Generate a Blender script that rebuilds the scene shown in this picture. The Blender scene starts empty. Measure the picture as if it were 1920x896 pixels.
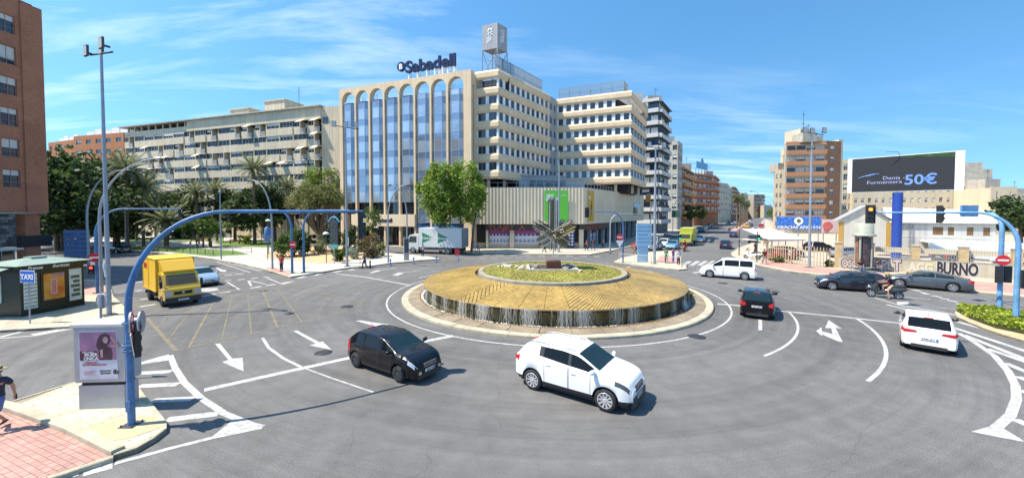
import bpy, bmesh, math, random
import numpy as np
from mathutils import Vector, Matrix
sc = bpy.context.scene
col = sc.collection
R = math.radians
PI = math.pi
# ---------------------------------------------------------------- camera
F, CX, HZ, CH = 720.0, 960.0, 398.0, 6.0
PITCH = R(1.7)
CY = HZ + F*math.tan(PITCH)
cam = bpy.data.cameras.new('camera'); cam_o = bpy.data.objects.new('camera', cam); col.objects.link(cam_o)
cam_o.location = (0, 0, CH); cam_o.rotation_euler = (PI/2 - PITCH, 0, 0)
cam.sensor_width = 36; cam.lens = 36*F/1920; cam.shift_y = -(448-CY)/1920; cam.clip_end = 5000; cam.clip_start = .1
sc.camera = cam_o
sc.render.resolution_x = 1024; sc.render.resolution_y = 477
# ---------------------------------------------------------------- light
SUN = Vector((-9.5, -1.6, 15.9)).normalized()
w = bpy.data.worlds.new("World"); sc.world = w; w.use_nodes = True
nt = w.node_tree; N = nt.nodes; Lk = nt.links
for n_ in list(N): N.remove(n_)
out = N.new('ShaderNodeOutputWorld'); bg = N.new('ShaderNodeBackground'); Lk.new(bg.outputs[0], out.inputs[0])
sky = N.new('ShaderNodeTexSky'); sky.sky_type = 'NISHITA'; sky.sun_disc = False
sky.sun_elevation = math.asin(SUN.z); sky.sun_rotation = math.atan2(SUN.x, SUN.y)
sky.air_density = 1.15; sky.dust_density = 0.3; sky.ozone_density = 2.2; sky.altitude = 0
bg.inputs['Strength'].default_value = 0.155
hs = N.new('ShaderNodeHueSaturation'); hs.inputs['Saturation'].default_value = 1.24; hs.inputs['Hue'].default_value = .49
Lk.new(sky.outputs[0], hs.inputs['Color'])
tc0 = N.new('ShaderNodeTexCoord'); va0 = N.new('ShaderNodeVectorMath'); va0.inputs[1].default_value = (0, 0, .2); Lk.new(tc0.outputs['Generated'], va0.inputs[0]); Lk.new(va0.outputs[0], sky.inputs['Vector'])
tc = N.new('ShaderNodeTexCoord'); sp = N.new('ShaderNodeSeparateXYZ'); Lk.new(tc.outputs['Generated'], sp.inputs[0])
def mth(op, a, b=None, nodes=N, links=Lk):
    m = nodes.new('ShaderNodeMath'); m.operation = op
    for i, v in enumerate((a, b)):
        if v is None: continue
        if isinstance(v, (int, float)): m.inputs[i].default_value = v
        else: links.new(v, m.inputs[i])
    return m.outputs[0]
zz = mth('MAXIMUM', mth('ADD', sp.outputs[2], .12), .05)
cb = N.new('ShaderNodeCombineXYZ'); Lk.new(mth('DIVIDE', sp.outputs[0], zz), cb.inputs[0]); Lk.new(mth('DIVIDE', sp.outputs[1], zz), cb.inputs[1])
mp = N.new('ShaderNodeMapping'); mp.inputs['Rotation'].default_value = (0, 0, R(-28)); mp.inputs['Scale'].default_value = (.6, 2.2, 1); Lk.new(cb.outputs[0], mp.inputs[0])
n1 = N.new('ShaderNodeTexNoise'); n1.inputs['Scale'].default_value = 1.25; n1.inputs['Detail'].default_value = 9; n1.inputs['Roughness'].default_value = .62; n1.inputs['Distortion'].default_value = .5; Lk.new(mp.outputs[0], n1.inputs['Vector'])
mp2 = N.new('ShaderNodeMapping'); mp2.inputs['Location'].default_value = (-5.3, 3.3, 0); Lk.new(cb.outputs[0], mp2.inputs[0])
n2 = N.new('ShaderNodeTexNoise'); n2.inputs['Scale'].default_value = .33; n2.inputs['Detail'].default_value = 2; Lk.new(mp2.outputs[0], n2.inputs['Vector'])
r1 = N.new('ShaderNodeMapRange'); r1.inputs[1].default_value = .46; r1.inputs[2].default_value = .8; Lk.new(n1.outputs[0], r1.inputs[0])
r2 = N.new('ShaderNodeMapRange'); r2.inputs[1].default_value = .42; r2.inputs[2].default_value = .62; Lk.new(n2.outputs[0], r2.inputs[0])
msk = mth('MULTIPLY', mth('MULTIPLY', r1.outputs[0], r2.outputs[0]), .5)
mx = N.new('ShaderNodeMix'); mx.data_type = 'RGBA'; Lk.new(msk, mx.inputs['Factor']); Lk.new(hs.outputs[0], mx.inputs[6]); mx.inputs[7].default_value = (6.2, 6.6, 7.0, 1)
Lk.new(mx.outputs[2], bg.inputs['Color'])
sl = bpy.data.lights.new('sun', 'SUN'); sl.energy = 5.0; sl.angle = R(.5); sl.color = (1, .91, .78)
so = bpy.data.objects.new('sun', sl); col.objects.link(so); so.rotation_euler = SUN.to_track_quat('Z', 'Y').to_euler(); so.location = (0, 0, 60)
vs = sc.view_settings; vs.view_transform = 'Standard'; vs.look = 'None'; vs.exposure = 0.75; vs.gamma = 1; vs.use_curve_mapping = False
try:
    sc.cycles.max_bounces = 5; sc.cycles.diffuse_bounces = 3; sc.cycles.glossy_bounces = 3; sc.cycles.transparent_max_bounces = 6
except Exception: pass
# ---------------------------------------------------------------- helpers
def ray(px, py):
    xc = (px-CX)/F; yc = -(py-CY)/F
    return Vector((xc, math.cos(PITCH)+yc*math.sin(PITCH), -math.sin(PITCH)+yc*math.cos(PITCH)))
def G(px, py, z=0.0):                       # ground point seen at a photo position
    d = ray(px, py); t = (z-CH)/d.z
    return Vector((d.x*t, d.y*t, z))
def W(px, py, Y):                           # point at distance Y
    d = ray(px, py); t = Y/d.y
    return Vector((d.x*t, Y, CH+d.z*t))
def X2(px, Y): return (px-CX)/F*Y           # close enough for plan work
rng = random.Random(7)
nrg = np.random.default_rng(5)
MATS = {}
def M(name, c=(.5, .5, .5), r=.7, m=0.0, nz=None, bump=0.0, emit=0, streak=0, brick=None, alpha=1, coat=0, leaf=None, spec=.5, bs=30, trans=0):
    if name in MATS: return MATS[name]
    mt = bpy.data.materials.new(name); mt.use_nodes = True; t = mt.node_tree; b = t.nodes['Principled BSDF']
    b.inputs['Base Color'].default_value = (*c, 1); b.inputs['Roughness'].default_value = r; b.inputs['Metallic'].default_value = m
    b.inputs['Specular IOR Level'].default_value = spec
    if coat: b.inputs['Coat Weight'].default_value = coat; b.inputs['Coat Roughness'].default_value = .04
    if alpha < 1: b.inputs['Alpha'].default_value = alpha
    if emit: b.inputs['Emission Color'].default_value = (*c, 1); b.inputs['Emission Strength'].default_value = emit
    def nd(k): return t.nodes.new(k)
    geo = nd('ShaderNodeNewGeometry'); last = None
    if nz or streak or leaf or brick:
        rgb = nd('ShaderNodeRGB'); rgb.outputs[0].default_value = (*c, 1); last = rgb.outputs[0]
    def mulv(last, fac_out, lo, hi):
        mr = nd('ShaderNodeMapRange'); mr.inputs[3].default_value = lo; mr.inputs[4].default_value = hi; mr.inputs[1].default_value = .25; mr.inputs[2].default_value = .75
        t.links.new(fac_out, mr.inputs[0])
        v = nd('ShaderNodeVectorMath'); v.operation = 'SCALE'; t.links.new(last, v.inputs[0]); t.links.new(mr.outputs[0], v.inputs['Scale']); return v.outputs[0]
    if brick:
        sx = nd('ShaderNodeSeparateXYZ'); t.links.new(geo.outputs['Position'], sx.inputs[0])
        ad = nd('ShaderNodeMath'); t.links.new(sx.outputs[0], ad.inputs[0]); t.links.new(sx.outputs[1], ad.inputs[1])
        cx = nd('ShaderNodeCombineXYZ'); t.links.new(ad.outputs[0], cx.inputs[0]); t.links.new(sx.outputs[2], cx.inputs[1])
        bt = nd('ShaderNodeTexBrick'); t.links.new(cx.outputs[0], bt.inputs['Vector']); bt.inputs['Scale'].default_value = 1
        bt.inputs['Brick Width'].default_value = brick[0]; bt.inputs['Row Height'].default_value = brick[1]; bt.inputs['Mortar Size'].default_value = brick[2]
        bt.inputs['Color1'].default_value = (*c, 1); bt.inputs['Color2'].default_value = (*[x*.8 for x in c], 1); bt.inputs['Mortar'].default_value = (*brick[3], 1)
        last = bt.outputs[0]
    if nz:
        for sc_, am in nz:
            n = nd('ShaderNodeTexNoise'); n.inputs['Scale'].default_value = sc_; n.inputs['Detail'].default_value = 4; t.links.new(geo.outputs['Position'], n.inputs['Vector'])
            last = mulv(last, n.outputs[0], 1-am, 1+am)
    if streak:
        mp = nd('ShaderNodeMapping'); mp.inputs['Scale'].default_value = (3, 3, .12); t.links.new(geo.outputs['Position'], mp.inputs[0])
        n = nd('ShaderNodeTexNoise'); n.inputs['Scale'].default_value = 1; n.inputs['Detail'].default_value = 5; t.links.new(mp.outputs[0], n.inputs['Vector'])
        last = mulv(last, n.outputs[0], 1-streak, 1+streak*.4)
    if leaf:
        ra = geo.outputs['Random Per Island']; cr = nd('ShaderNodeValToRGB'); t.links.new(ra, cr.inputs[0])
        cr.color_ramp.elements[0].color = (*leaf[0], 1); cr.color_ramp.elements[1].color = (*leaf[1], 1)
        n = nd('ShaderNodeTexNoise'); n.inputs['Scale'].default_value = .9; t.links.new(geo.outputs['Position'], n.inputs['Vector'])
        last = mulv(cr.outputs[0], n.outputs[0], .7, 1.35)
        if True:
            tr = nd('ShaderNodeBsdfTranslucent'); ms = nd('ShaderNodeMixShader'); ms.inputs[0].default_value = .42
            t.links.new(last, tr.inputs[0]); t.links.new(b.outputs[0], ms.inputs[1]); t.links.new(tr.outputs[0], ms.inputs[2])
            t.links.new(ms.outputs[0], t.nodes['Material Output'].inputs[0])
    if last is not None:
        t.links.new(last, b.inputs['Base Color'])
        if emit: t.links.new(last, b.inputs['Emission Color'])
    if bump:
        n = nd('ShaderNodeTexNoise'); n.inputs['Scale'].default_value = bs; n.inputs['Detail'].default_value = 3; t.links.new(geo.outputs['Position'], n.inputs['Vector'])
        bp = nd('ShaderNodeBump'); bp.inputs['Strength'].default_value = bump; bp.inputs['Distance'].default_value = .02; t.links.new(n.outputs[0], bp.inputs['Height']); t.links.new(bp.outputs[0], b.inputs['Normal'])
    MATS[name] = mt; return mt

class MB:
    def __init__(s, T=None): s.v = []; s.f = []; s.m = []; s.s = []; s.T = T
    def add(s, vs, fs, m=0, sm=False):
        o = len(s.v)
        if s.T is not None: vs = [s.T @ Vector(v) for v in vs]
        s.v += [tuple(v) for v in vs]; s.f += [tuple(i+o for i in f) for f in fs]; s.m += [m]*len(fs); s.s += [sm]*len(fs)
    def box(s, x0, x1, y0, y1, z0, z1, m=0):
        v = [(x0,y0,z0),(x1,y0,z0),(x1,y1,z0),(x0,y1,z0),(x0,y0,z1),(x1,y0,z1),(x1,y1,z1),(x0,y1,z1)]
        s.add(v, [(0,3,2,1),(4,5,6,7),(0,1,5,4),(1,2,6,5),(2,3,7,6),(3,0,4,7)], m); return s
    def poly(s, pts, m=0): s.add(pts, [tuple(range(len(pts)))], m); return s
    def prism(s, pts, z0, z1, m=0, bot=True):
        n = len(pts); v = [(p[0], p[1], z0) for p in pts]+[(p[0], p[1], z1) for p in pts]
        f = [tuple(range(n, 2*n))]+[(i, (i+1) % n, n+(i+1) % n, n+i) for i in range(n)]
        if bot: f.append(tuple(range(n-1, -1, -1)))
        s.add(v, f, m); return s
    def extr(s, prof, x0, x1, m=0):          # profile in (y,z) extruded along x
        n = len(prof); v = [(x0, p[0], p[1]) for p in prof]+[(x1, p[0], p[1]) for p in prof]
        s.add(v, [tuple(range(n-1, -1, -1)), tuple(range(n, 2*n))]+[(i, (i+1) % n, n+(i+1) % n, n+i) for i in range(n)], m); return s
    def tube(s, path, rad, n=8, m=0, sm=True, cap=True):
        path = [Vector(p) for p in path]
        if not isinstance(rad, (list, tuple)): rad = [rad]*len(path)
        v = []; up = Vector((0, 0, 1)); prev = None
        for i, p in enumerate(path):
            a = path[max(0, i-1)]; b = path[min(len(path)-1, i+1)]; d = (b-a)
            d = d.normalized() if d.length > 1e-9 else Vector((0, 0, 1))
            if prev is None: ref = Vector((1, 0, 0)) if abs(d.z) > .9 else up; x = d.cross(ref).normalized()
            else: x = (prev-d*prev.dot(d)); x = x.normalized() if x.length > 1e-6 else d.orthogonal().normalized()
            prev = x; y = d.cross(x)
            for k in range(n):
                t = 2*PI*k/n; v.append(p+(x*math.cos(t)+y*math.sin(t))*rad[i])
        f = [(i*n+k, i*n+(k+1) % n, (i+1)*n+(k+1) % n, (i+1)*n+k) for i in range(len(path)-1) for k in range(n)]
        s.add(v, f, m, sm)
        if cap: s.add(v[:n], [tuple(range(n-1, -1, -1))], m); s.add(v[-n:], [tuple(range(n))], m)
        return s
    def lathe(s, prof, n=16, m=0, c=(0, 0, 0), axis='z', sm=True, a0=0, a1=2*PI):
        full = abs(a1-a0-2*PI) < 1e-6; kk = n if full else n+1; v = []
        for (r, z) in prof:
            for k in range(kk):
                t = a0+(a1-a0)*k/n; p = (r*math.cos(t), r*math.sin(t), z)
                if axis == 'y': p = (p[0], p[2], p[1])
                if axis == 'x': p = (p[2], p[0], p[1])
                v.append((p[0]+c[0], p[1]+c[1], p[2]+c[2]))
        f = []
        for i in range(len(prof)-1):
            for k in range(n):
                k2 = (k+1) % kk; f.append((i*kk+k, i*kk+k2, (i+1)*kk+k2, (i+1)*kk+k))
        s.add(v, f, m, sm); return s
    def disc(s, c, r, axis='y', n=16, m=0, t=.02):
        s.lathe([(0, -t/2), (r, -t/2), (r, t/2), (0, t/2)], n, m, c, axis, sm=False); return s
    def weld(s):
        d = {}; mp = []; nv = []
        for v in s.v:
            k = (round(v[0], 4), round(v[1], 4), round(v[2], 4))
            if k not in d: d[k] = len(nv); nv.append(v)
            mp.append(d[k])
        s.v = nv; F_ = [tuple(dict.fromkeys(mp[i] for i in f)) for f in s.f]; ok = [i for i, f in enumerate(F_) if len(f) > 2]; s.f = [F_[i] for i in ok]; s.m = [s.m[i] for i in ok]; s.s = [s.s[i] for i in ok]; return s
    def mesh(s, name, mats, off=(0, 0, 0)):
        me = bpy.data.meshes.new(name); ox, oy, oz = off
        me.from_pydata([(a-ox, b-oy, c-oz) for a, b, c in s.v], [], s.f)
        if not isinstance(mats, (list, tuple)): mats = [mats]
        for m in mats: me.materials.append(m)
        me.polygons.foreach_set('material_index', s.m); me.polygons.foreach_set('use_smooth', s.s); me.update()
        return me
    def build(s, name, mats, parent=None, local=False, loc=None, **k):
        if parent is not None: off = (0, 0, 0) if local else tuple(wloc(parent))
        else: off = (0, 0, 0) if local else (loc or (0, 0, 0))
        o = bpy.data.objects.new(name, s.mesh(name, mats, off)); col.objects.link(o)
        if parent is not None: o.parent = parent
        elif loc: o.location = loc
        tag(o, **k); return o
def wloc(o):
    l = Vector(o.location)
    while o.parent: o = o.parent; l += o.location
    return l
def tag(o, label=None, cat=None, group=None, kind=None):
    if label: o['label'] = label
    if cat: o['category'] = cat
    if group: o['group'] = group
    if kind: o['kind'] = kind
    return o
def thing(name, loc, label, cat, group=None, rz=0):
    o = bpy.data.objects.new(name, None); col.objects.link(o); o.location = loc; o.rotation_euler = (0, 0, rz); o.empty_display_size = .3
    return tag(o, label, cat, group)
def inst(name, me, parent, loc, rz=0, scale=None, rot=None, mat=None, world=True, **k):
    o = bpy.data.objects.new(name, me); col.objects.link(o)
    if parent is not None:
        o.parent = parent
        o.location = Vector(loc)-wloc(parent) if world else loc
    else: o.location = loc
    o.rotation_euler = rot if rot else (0, 0, rz)
    if scale: o.scale = scale
    if mat: o.material_slots[0].link = 'OBJECT'; o.material_slots[0].material = mat
    return tag(o, **k)
def copy_tree(o, parent=None, swap=None):
    c = o.copy(); col.objects.link(c); c.parent = parent
    if swap and o.type == 'MESH':
        for i, s_ in enumerate(o.material_slots):
            if s_.material and s_.material.name in swap: c.material_slots[i].link = 'OBJECT'; c.material_slots[i].material = swap[s_.material.name]
    if o.name not in KIDS: KIDS[o.name] = list(o.children)
    for ch in KIDS[o.name]: copy_tree(ch, c, swap)
    return c
KIDS = {}
class Fr:                                   # wall frame: a along the wall (left to right seen from outside), y inward, z up
    def __init__(s, A, B):
        s.A = Vector((A[0], A[1], 0)); B = Vector((B[0], B[1], 0)); s.L = (B-s.A).length; s.u = (B-s.A)/s.L; s.i = Vector((-s.u.y, s.u.x, 0))
        s.T = Matrix(((s.u.x, s.i.x, 0, s.A.x), (s.u.y, s.i.y, 0, s.A.y), (0, 0, 1, 0), (0, 0, 0, 1))); s.rz = math.atan2(s.u.y, s.u.x)
    def p(s, a, y=0, z=0): return s.A+s.u*a+s.i*y+Vector((0, 0, z))
    def mb(s): return MB(s.T)
def clip(poly, conv):                       # Sutherland-Hodgman, conv counter-clockwise
    out = list(poly)
    for i in range(len(conv)):
        a = conv[i]; b = conv[(i+1) % len(conv)]; inp = out; out = []
        def sd(p): return (b[0]-a[0])*(p[1]-a[1])-(b[1]-a[1])*(p[0]-a[0])
        for j in range(len(inp)):
            p = inp[j]; q = inp[j-1]; sp_, sq = sd(p), sd(q)
            if (sp_ >= 0) != (sq >= 0): t = sq/(sq-sp_); out.append((q[0]+(p[0]-q[0])*t, q[1]+(p[1]-q[1])*t))
            if sp_ >= 0: out.append(p)
        if len(out) < 3: return []
    return out
def ccw(p):
    a = sum(p[i-1][0]*p[i][1]-p[i][0]*p[i-1][1] for i in range(len(p)))
    return list(p) if a > 0 else list(p)[::-1]
_tid = [0]
def text_mesh(s, size=1.0, depth=.03, mat=None, bold=0.0, shear=0.0, sx=1.0, spacing=1.0):   # lies in local xz, faces -y, centred in x, base at z=0
    cu = bpy.data.curves.new('t', 'FONT'); cu.body = s; cu.size = size; cu.extrude = depth/2; cu.offset = bold; cu.shear = shear; cu.align_x = 'CENTER'; cu.space_character = spacing
    cu.resolution_u = 3
    o = bpy.data.objects.new('t', cu); me = bpy.data.meshes.new_from_object(o); bpy.data.objects.remove(o); bpy.data.curves.remove(cu)
    me.transform(Matrix.Rotation(PI/2, 4, 'X') @ Matrix.Diagonal((sx, 1, 1, 1)))
    me.materials.clear(); me.materials.append(mat); return me
def text(name, s, parent, loc, rz=0, **k):
    return inst(name, text_mesh(s, **k), parent, loc, rz)
def leafmesh(name, C, size, mat, asp=.6, flat=0.0, n_=None):
    n = len(C); C = np.asarray(C); sz = size*nrg.uniform(.6, 1.3, (n, 1))
    a = nrg.normal(size=(n, 3)); a[:, 2] *= (1-flat); a /= np.linalg.norm(a, axis=1, keepdims=True)
    b = nrg.normal(size=(n, 3)); b[:, 2] *= (1-flat); b -= a*(a*b).sum(1, keepdims=True); b /= np.linalg.norm(b, axis=1, keepdims=True)
    V = np.stack([C-a*sz, C-b*sz*asp+a*sz*.15, C+a*sz, C+b*sz*asp+a*sz*.15], 1).reshape(-1, 3)
    me = bpy.data.meshes.new(name); me.vertices.add(4*n); me.vertices.foreach_set('co', V.ravel())
    me.loops.add(4*n); me.loops.foreach_set('vertex_index', np.arange(4*n, dtype=np.int32)); me.polygons.add(n)
    me.polygons.foreach_set('loop_start', np.arange(0, 4*n, 4, dtype=np.int32)); me.polygons.foreach_set('loop_total', np.full(n, 4, np.int32))
    me.update(); me.validate(); me.materials.append(mat); return me
def clumps(n, rad, nc, spread, hollow=.55):  # leaf positions in clumps spread through an ellipsoid shell
    d = nrg.normal(size=(nc, 3)); d /= np.linalg.norm(d, axis=1, keepdims=True); rr = nrg.uniform(hollow, 1, (nc, 1))**.7
    c = d*rr; k = nrg.integers(0, nc, n); p = nrg.normal(size=(n, 3)); p *= (nrg.uniform(0, 1, (n, 1))**.4)/np.linalg.norm(p, axis=1, keepdims=True)
    s = spread*nrg.uniform(.6, 1.3, (nc, 1)); return (c[k]+p*s[k])*np.array(rad)
# ---------------------------------------------------------------- materials
m_white = M('white_paint', (.78, .78, .76), .6, nz=[(3, .1)])
m_road_white = M('road_paint', (.4, .4, .38), .75, nz=[(1.2, .18), (7, .32), (30, .35)])
m_road_old = M('worn_road_paint', (.36, .36, .36), .8, nz=[(2.5, .3), (20, .25)])
m_road_yel = M('worn_yellow_paint', (.175, .15, .1), .85, nz=[(1.5, .3), (15, .35)])
m_blue = M('blue_pole_paint', (.07, .18, .37), .5, nz=[(2, .25), (14, .2)], streak=.2)
m_blue2 = M('light_blue_pole_paint', (.15, .34, .58), .5, nz=[(2, .22), (14, .15)], streak=.2)
m_galv = M('galvanised_steel', (.3, .33, .37), .5, .3, nz=[(3, .12)])
m_galvd = M('dark_steel', (.08, .09, .1), .5, .4)
m_black = M('black_rubber', (.018, .018, .02), .7)
m_blackgl = M('black_plastic', (.02, .02, .022), .35)
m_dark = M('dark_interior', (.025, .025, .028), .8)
m_conc = M('concrete', (.42, .39, .33), .9, nz=[(1.2, .18), (14, .12)], bump=.3, streak=.2)
m_kerb = M('kerb_stone', (.42, .38, .28), .9, nz=[(1.5, .22), (20, .18)], bump=.4)
m_paver = M('cream_paver', (.5, .46, .34), .9, nz=[(1.3, .16), (22, .12)], bump=.3)
m_pink = M('pink_tile', (.41, .245, .2), .9, nz=[(1.2, .2), (30, .15)], bump=.3)
m_beige = M('beige_stone', (.7, .54, .36), .85, nz=[(.25, .08), (4, .06)], streak=.16)
m_beige2 = M('pale_beige_panel', (.7, .58, .41), .85, nz=[(.3, .08), (5, .05)], streak=.14)
m_cream = M('cream_render', (.58, .5, .36), .85, nz=[(.2, .08)], streak=.12)
m_grey = M('grey_cladding', (.33, .34, .36), .6, nz=[(.4, .1)], streak=.15)
m_glass = M('window_glass', (.03, .045, .06), .06, 0, nz=[(.25, .5)], spec=.9)
m_glassd = M('dull_dark_glass', (.03, .032, .035), .25, spec=.35, nz=[(.3, .6)]); m_glassb2 = M('blue_glass_darker', (.25, .32, .42), .1, .5, nz=[(.15, .3)]); m_glassb3 = M('blue_glass_paler', (.5, .56, .62), .12, .55, nz=[(.2, .25)])
m_glassb = M('blue_facade_glass', (.45, .49, .54), .08, .6, nz=[(.12, .3), (.6, .15)], spec=.9)
m_shut = M('white_roller_blind', (.6, .58, .53), .7, nz=[(.6, .1)])
m_alu = M('aluminium_frame', (.5, .5, .5), .45, .2)
m_brick = M('red_brick', (.5, .19, .1), .85, brick=(.26, .085, .012, (.25, .12, .08)), nz=[(.5, .18), (6, .12)])
m_brick2 = M('orange_brick', (.42, .165, .07), .85, nz=[(.4, .1), (5, .08)], streak=.08)
m_brick3 = M('brown_brick', (.27, .14, .08), .85, nz=[(.4, .1), (5, .08)])
m_rust = M('rusty_steel', (.13, .045, .02), .8, nz=[(3, .3)])
m_inox = M('stainless_steel', (.66, .62, .54), .33, .75, nz=[(4, .2)])
m_sand = M('sandy_soil', (.5, .36, .2), .95, nz=[(1.5, .2), (12, .15)], bump=.3)
m_tan = M('light_plaza_paving', (.5, .48, .43), .9, nz=[(.35, .1), (3, .1)], brick=(.6, .6, .02, (.3, .28, .25)))
m_grassc = M('lawn', (.1, .17, .035), .95, nz=[(.8, .3), (9, .3)], bump=.5)
m_red = M('red_paint', (.5, .03, .03), .4)
m_green = M('dark_green_paint', (.007, .018, .014), .35)
m_bark = M('bark', (.13, .1, .07), .95, nz=[(6, .3)], bump=.6)
m_palmbark = M('palm_bark', (.16, .12, .08), .95, nz=[(9, .35)], bump=.6)
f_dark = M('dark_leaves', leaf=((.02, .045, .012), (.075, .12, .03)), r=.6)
f_mid = M('mid_leaves', leaf=((.05, .1, .02), (.15, .22, .045)), r=.6)
f_lite = M('bright_leaves', leaf=((.09, .15, .02), (.26, .36, .06)), r=.6)
f_palm = M('palm_leaves', leaf=((.09, .12, .05), (.3, .33, .18)), r=.45)
f_olive = M('olive_leaves', leaf=((.09, .11, .03), (.24, .25, .08)), r=.6)
f_hedge = M('hedge_leaves', leaf=((.14, .22, .02), (.5, .55, .06)), r=.6)
# ---------------------------------------------------------------- ground
def asphalt():
    mt = bpy.data.materials.new('asphalt'); mt.use_nodes = True; t = mt.node_tree; b = t.nodes['Principled BSDF']; b.inputs['Roughness'].default_value = .85
    nd = t.nodes.new; L = t.links.new; geo = nd('ShaderNodeNewGeometry')
    def noise(v, s, d=4, r=.5):
        n = nd('ShaderNodeTexNoise'); n.inputs['Scale'].default_value = s; n.inputs['Detail'].default_value = d; n.inputs['Roughness'].default_value = r; L(v, n.inputs['Vector']); return n.outputs[0]
    def mr(v, a, b_, lo, hi):
        m = nd('ShaderNodeMapRange'); m.inputs[1].default_value = a; m.inputs[2].default_value = b_; m.inputs[3].default_value = lo; m.inputs[4].default_value = hi; L(v, m.inputs[0]); return m.outputs[0]
    def mul(a, b_): return mth('MULTIPLY', a, b_, t.nodes, t.links)
    P = geo.outputs['Position']
    vd = nd('ShaderNodeVectorMath'); vd.operation = 'DISTANCE'; L(P, vd.inputs[0]); vd.inputs[1].default_value = (3, 28.7, 0)
    cx = nd('ShaderNodeCombineXYZ'); L(vd.outputs['Value'], cx.inputs[0])
    sv = nd('ShaderNodeVectorMath'); sv.operation = 'SCALE'; L(P, sv.inputs[0]); sv.inputs['Scale'].default_value = .05
    va = nd('ShaderNodeVectorMath'); L(cx.outputs[0], va.inputs[0]); L(sv.outputs[0], va.inputs[1])
    f = mul(mr(noise(P, .07, 3), .3, .7, .76, 1.2), mr(noise(P, 1.1, 6, .65), .3, .7, .82, 1.16))
    f = mul(f, mr(noise(va.outputs[0], 1.6, 5, .7), .35, .65, .82, 1.14))
    f = mul(f, mr(noise(P, 38, 3, .7), .3, .7, .42, 1.6))
    # darker cracks and tar joints
    vo = nd('ShaderNodeTexVoronoi'); vo.feature = 'DISTANCE_TO_EDGE'; vo.inputs['Scale'].default_value = .16
    w2 = nd('ShaderNodeVectorMath'); n3 = nd('ShaderNodeTexNoise'); n3.inputs['Scale'].default_value = .8; n3.inputs['Detail'].default_value = 5; L(P, n3.inputs['Vector'])
    L(n3.outputs['Color'], w2.inputs[0]); L(P, w2.inputs[1]); L(w2.outputs[0], vo.inputs['Vector'])
    f = mul(f, mr(vo.outputs['Distance'], 0, .0035, .8, 1))
    rgb = nd('ShaderNodeRGB'); rgb.outputs[0].default_value = (.126, .124, .121, 1)
    v = nd('ShaderNodeVectorMath'); v.operation = 'SCALE'; L(rgb.outputs[0], v.inputs[0]); L(f, v.inputs['Scale']); L(v.outputs[0], b.inputs['Base Color'])
    bp = nd('ShaderNodeBump'); bp.inputs['Strength'].default_value = .45; bp.inputs['Distance'].default_value = .01; L(noise(P, 60, 3), bp.inputs['Height']); L(bp.outputs[0], b.inputs['Normal'])
    return mt
m_asph = asphalt()
g = MB(); S_ = 3000
g.poly([(-S_, -60, 0), (S_, -60, 0), (S_, S_, 0), (-S_, S_, 0)]); g.build('ground', m_asph, kind='structure')

def gp(pts, z=0): return [G(x, y, z).to_2d() for x, y in pts]
pav_objs = []
def kerbline(root, pts, z=.14, stone=1.0, wd=.22, mat=None, closed=False, maxn=300, zb=-.01):
    """individual kerb stones along a path, outer face on the path, body to the left"""
    P = [Vector((p[0], p[1])) for p in pts]
    if closed: P = P+[P[0]]
    ncount = 0
    for i in range(len(P)-1):
        a, b = P[i], P[i+1]; L = (b-a).length
        if L < .05: continue
        k = max(1, round(L/stone)); u = (b-a)/L; rz = math.atan2(u.y, u.x); sl_ = L/k
        key = ('kerb', round(sl_, 1), z, wd, id(mat))
        me = MATS.get(key)
        if me is None:
            q = MB(); c = .02; x1 = sl_-.012
            q.extr([(0, zb), (0, z-c), (c, z), (wd, z), (wd, zb)], .0, x1); me = q.mesh('kerb_stone', mat or m_kerb); MATS[key] = me
        for j in range(k):
            c = a+u*(j*sl_); inst('kerb_stone', me, root, (c.x, c.y, rng.uniform(-.004, .004)+wloc(root).z), rz, scale=(sl_/round(sl_, 1) if round(sl_, 1) else 1, 1, 1)); ncount += 1
def pavement(name, pts, mat, z=.13, kerb=None, stone=1.0):
    P = ccw(pts); m = MB(); m.prism([(p[0], p[1]) for p in P], 0, z, bot=False)
    o = m.build(name, mat, kind='structure')
    if kerb: kerbline(o, kerb, z+.012, stone, .18)
    return o
def inset_kerb(pts): return pts
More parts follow.
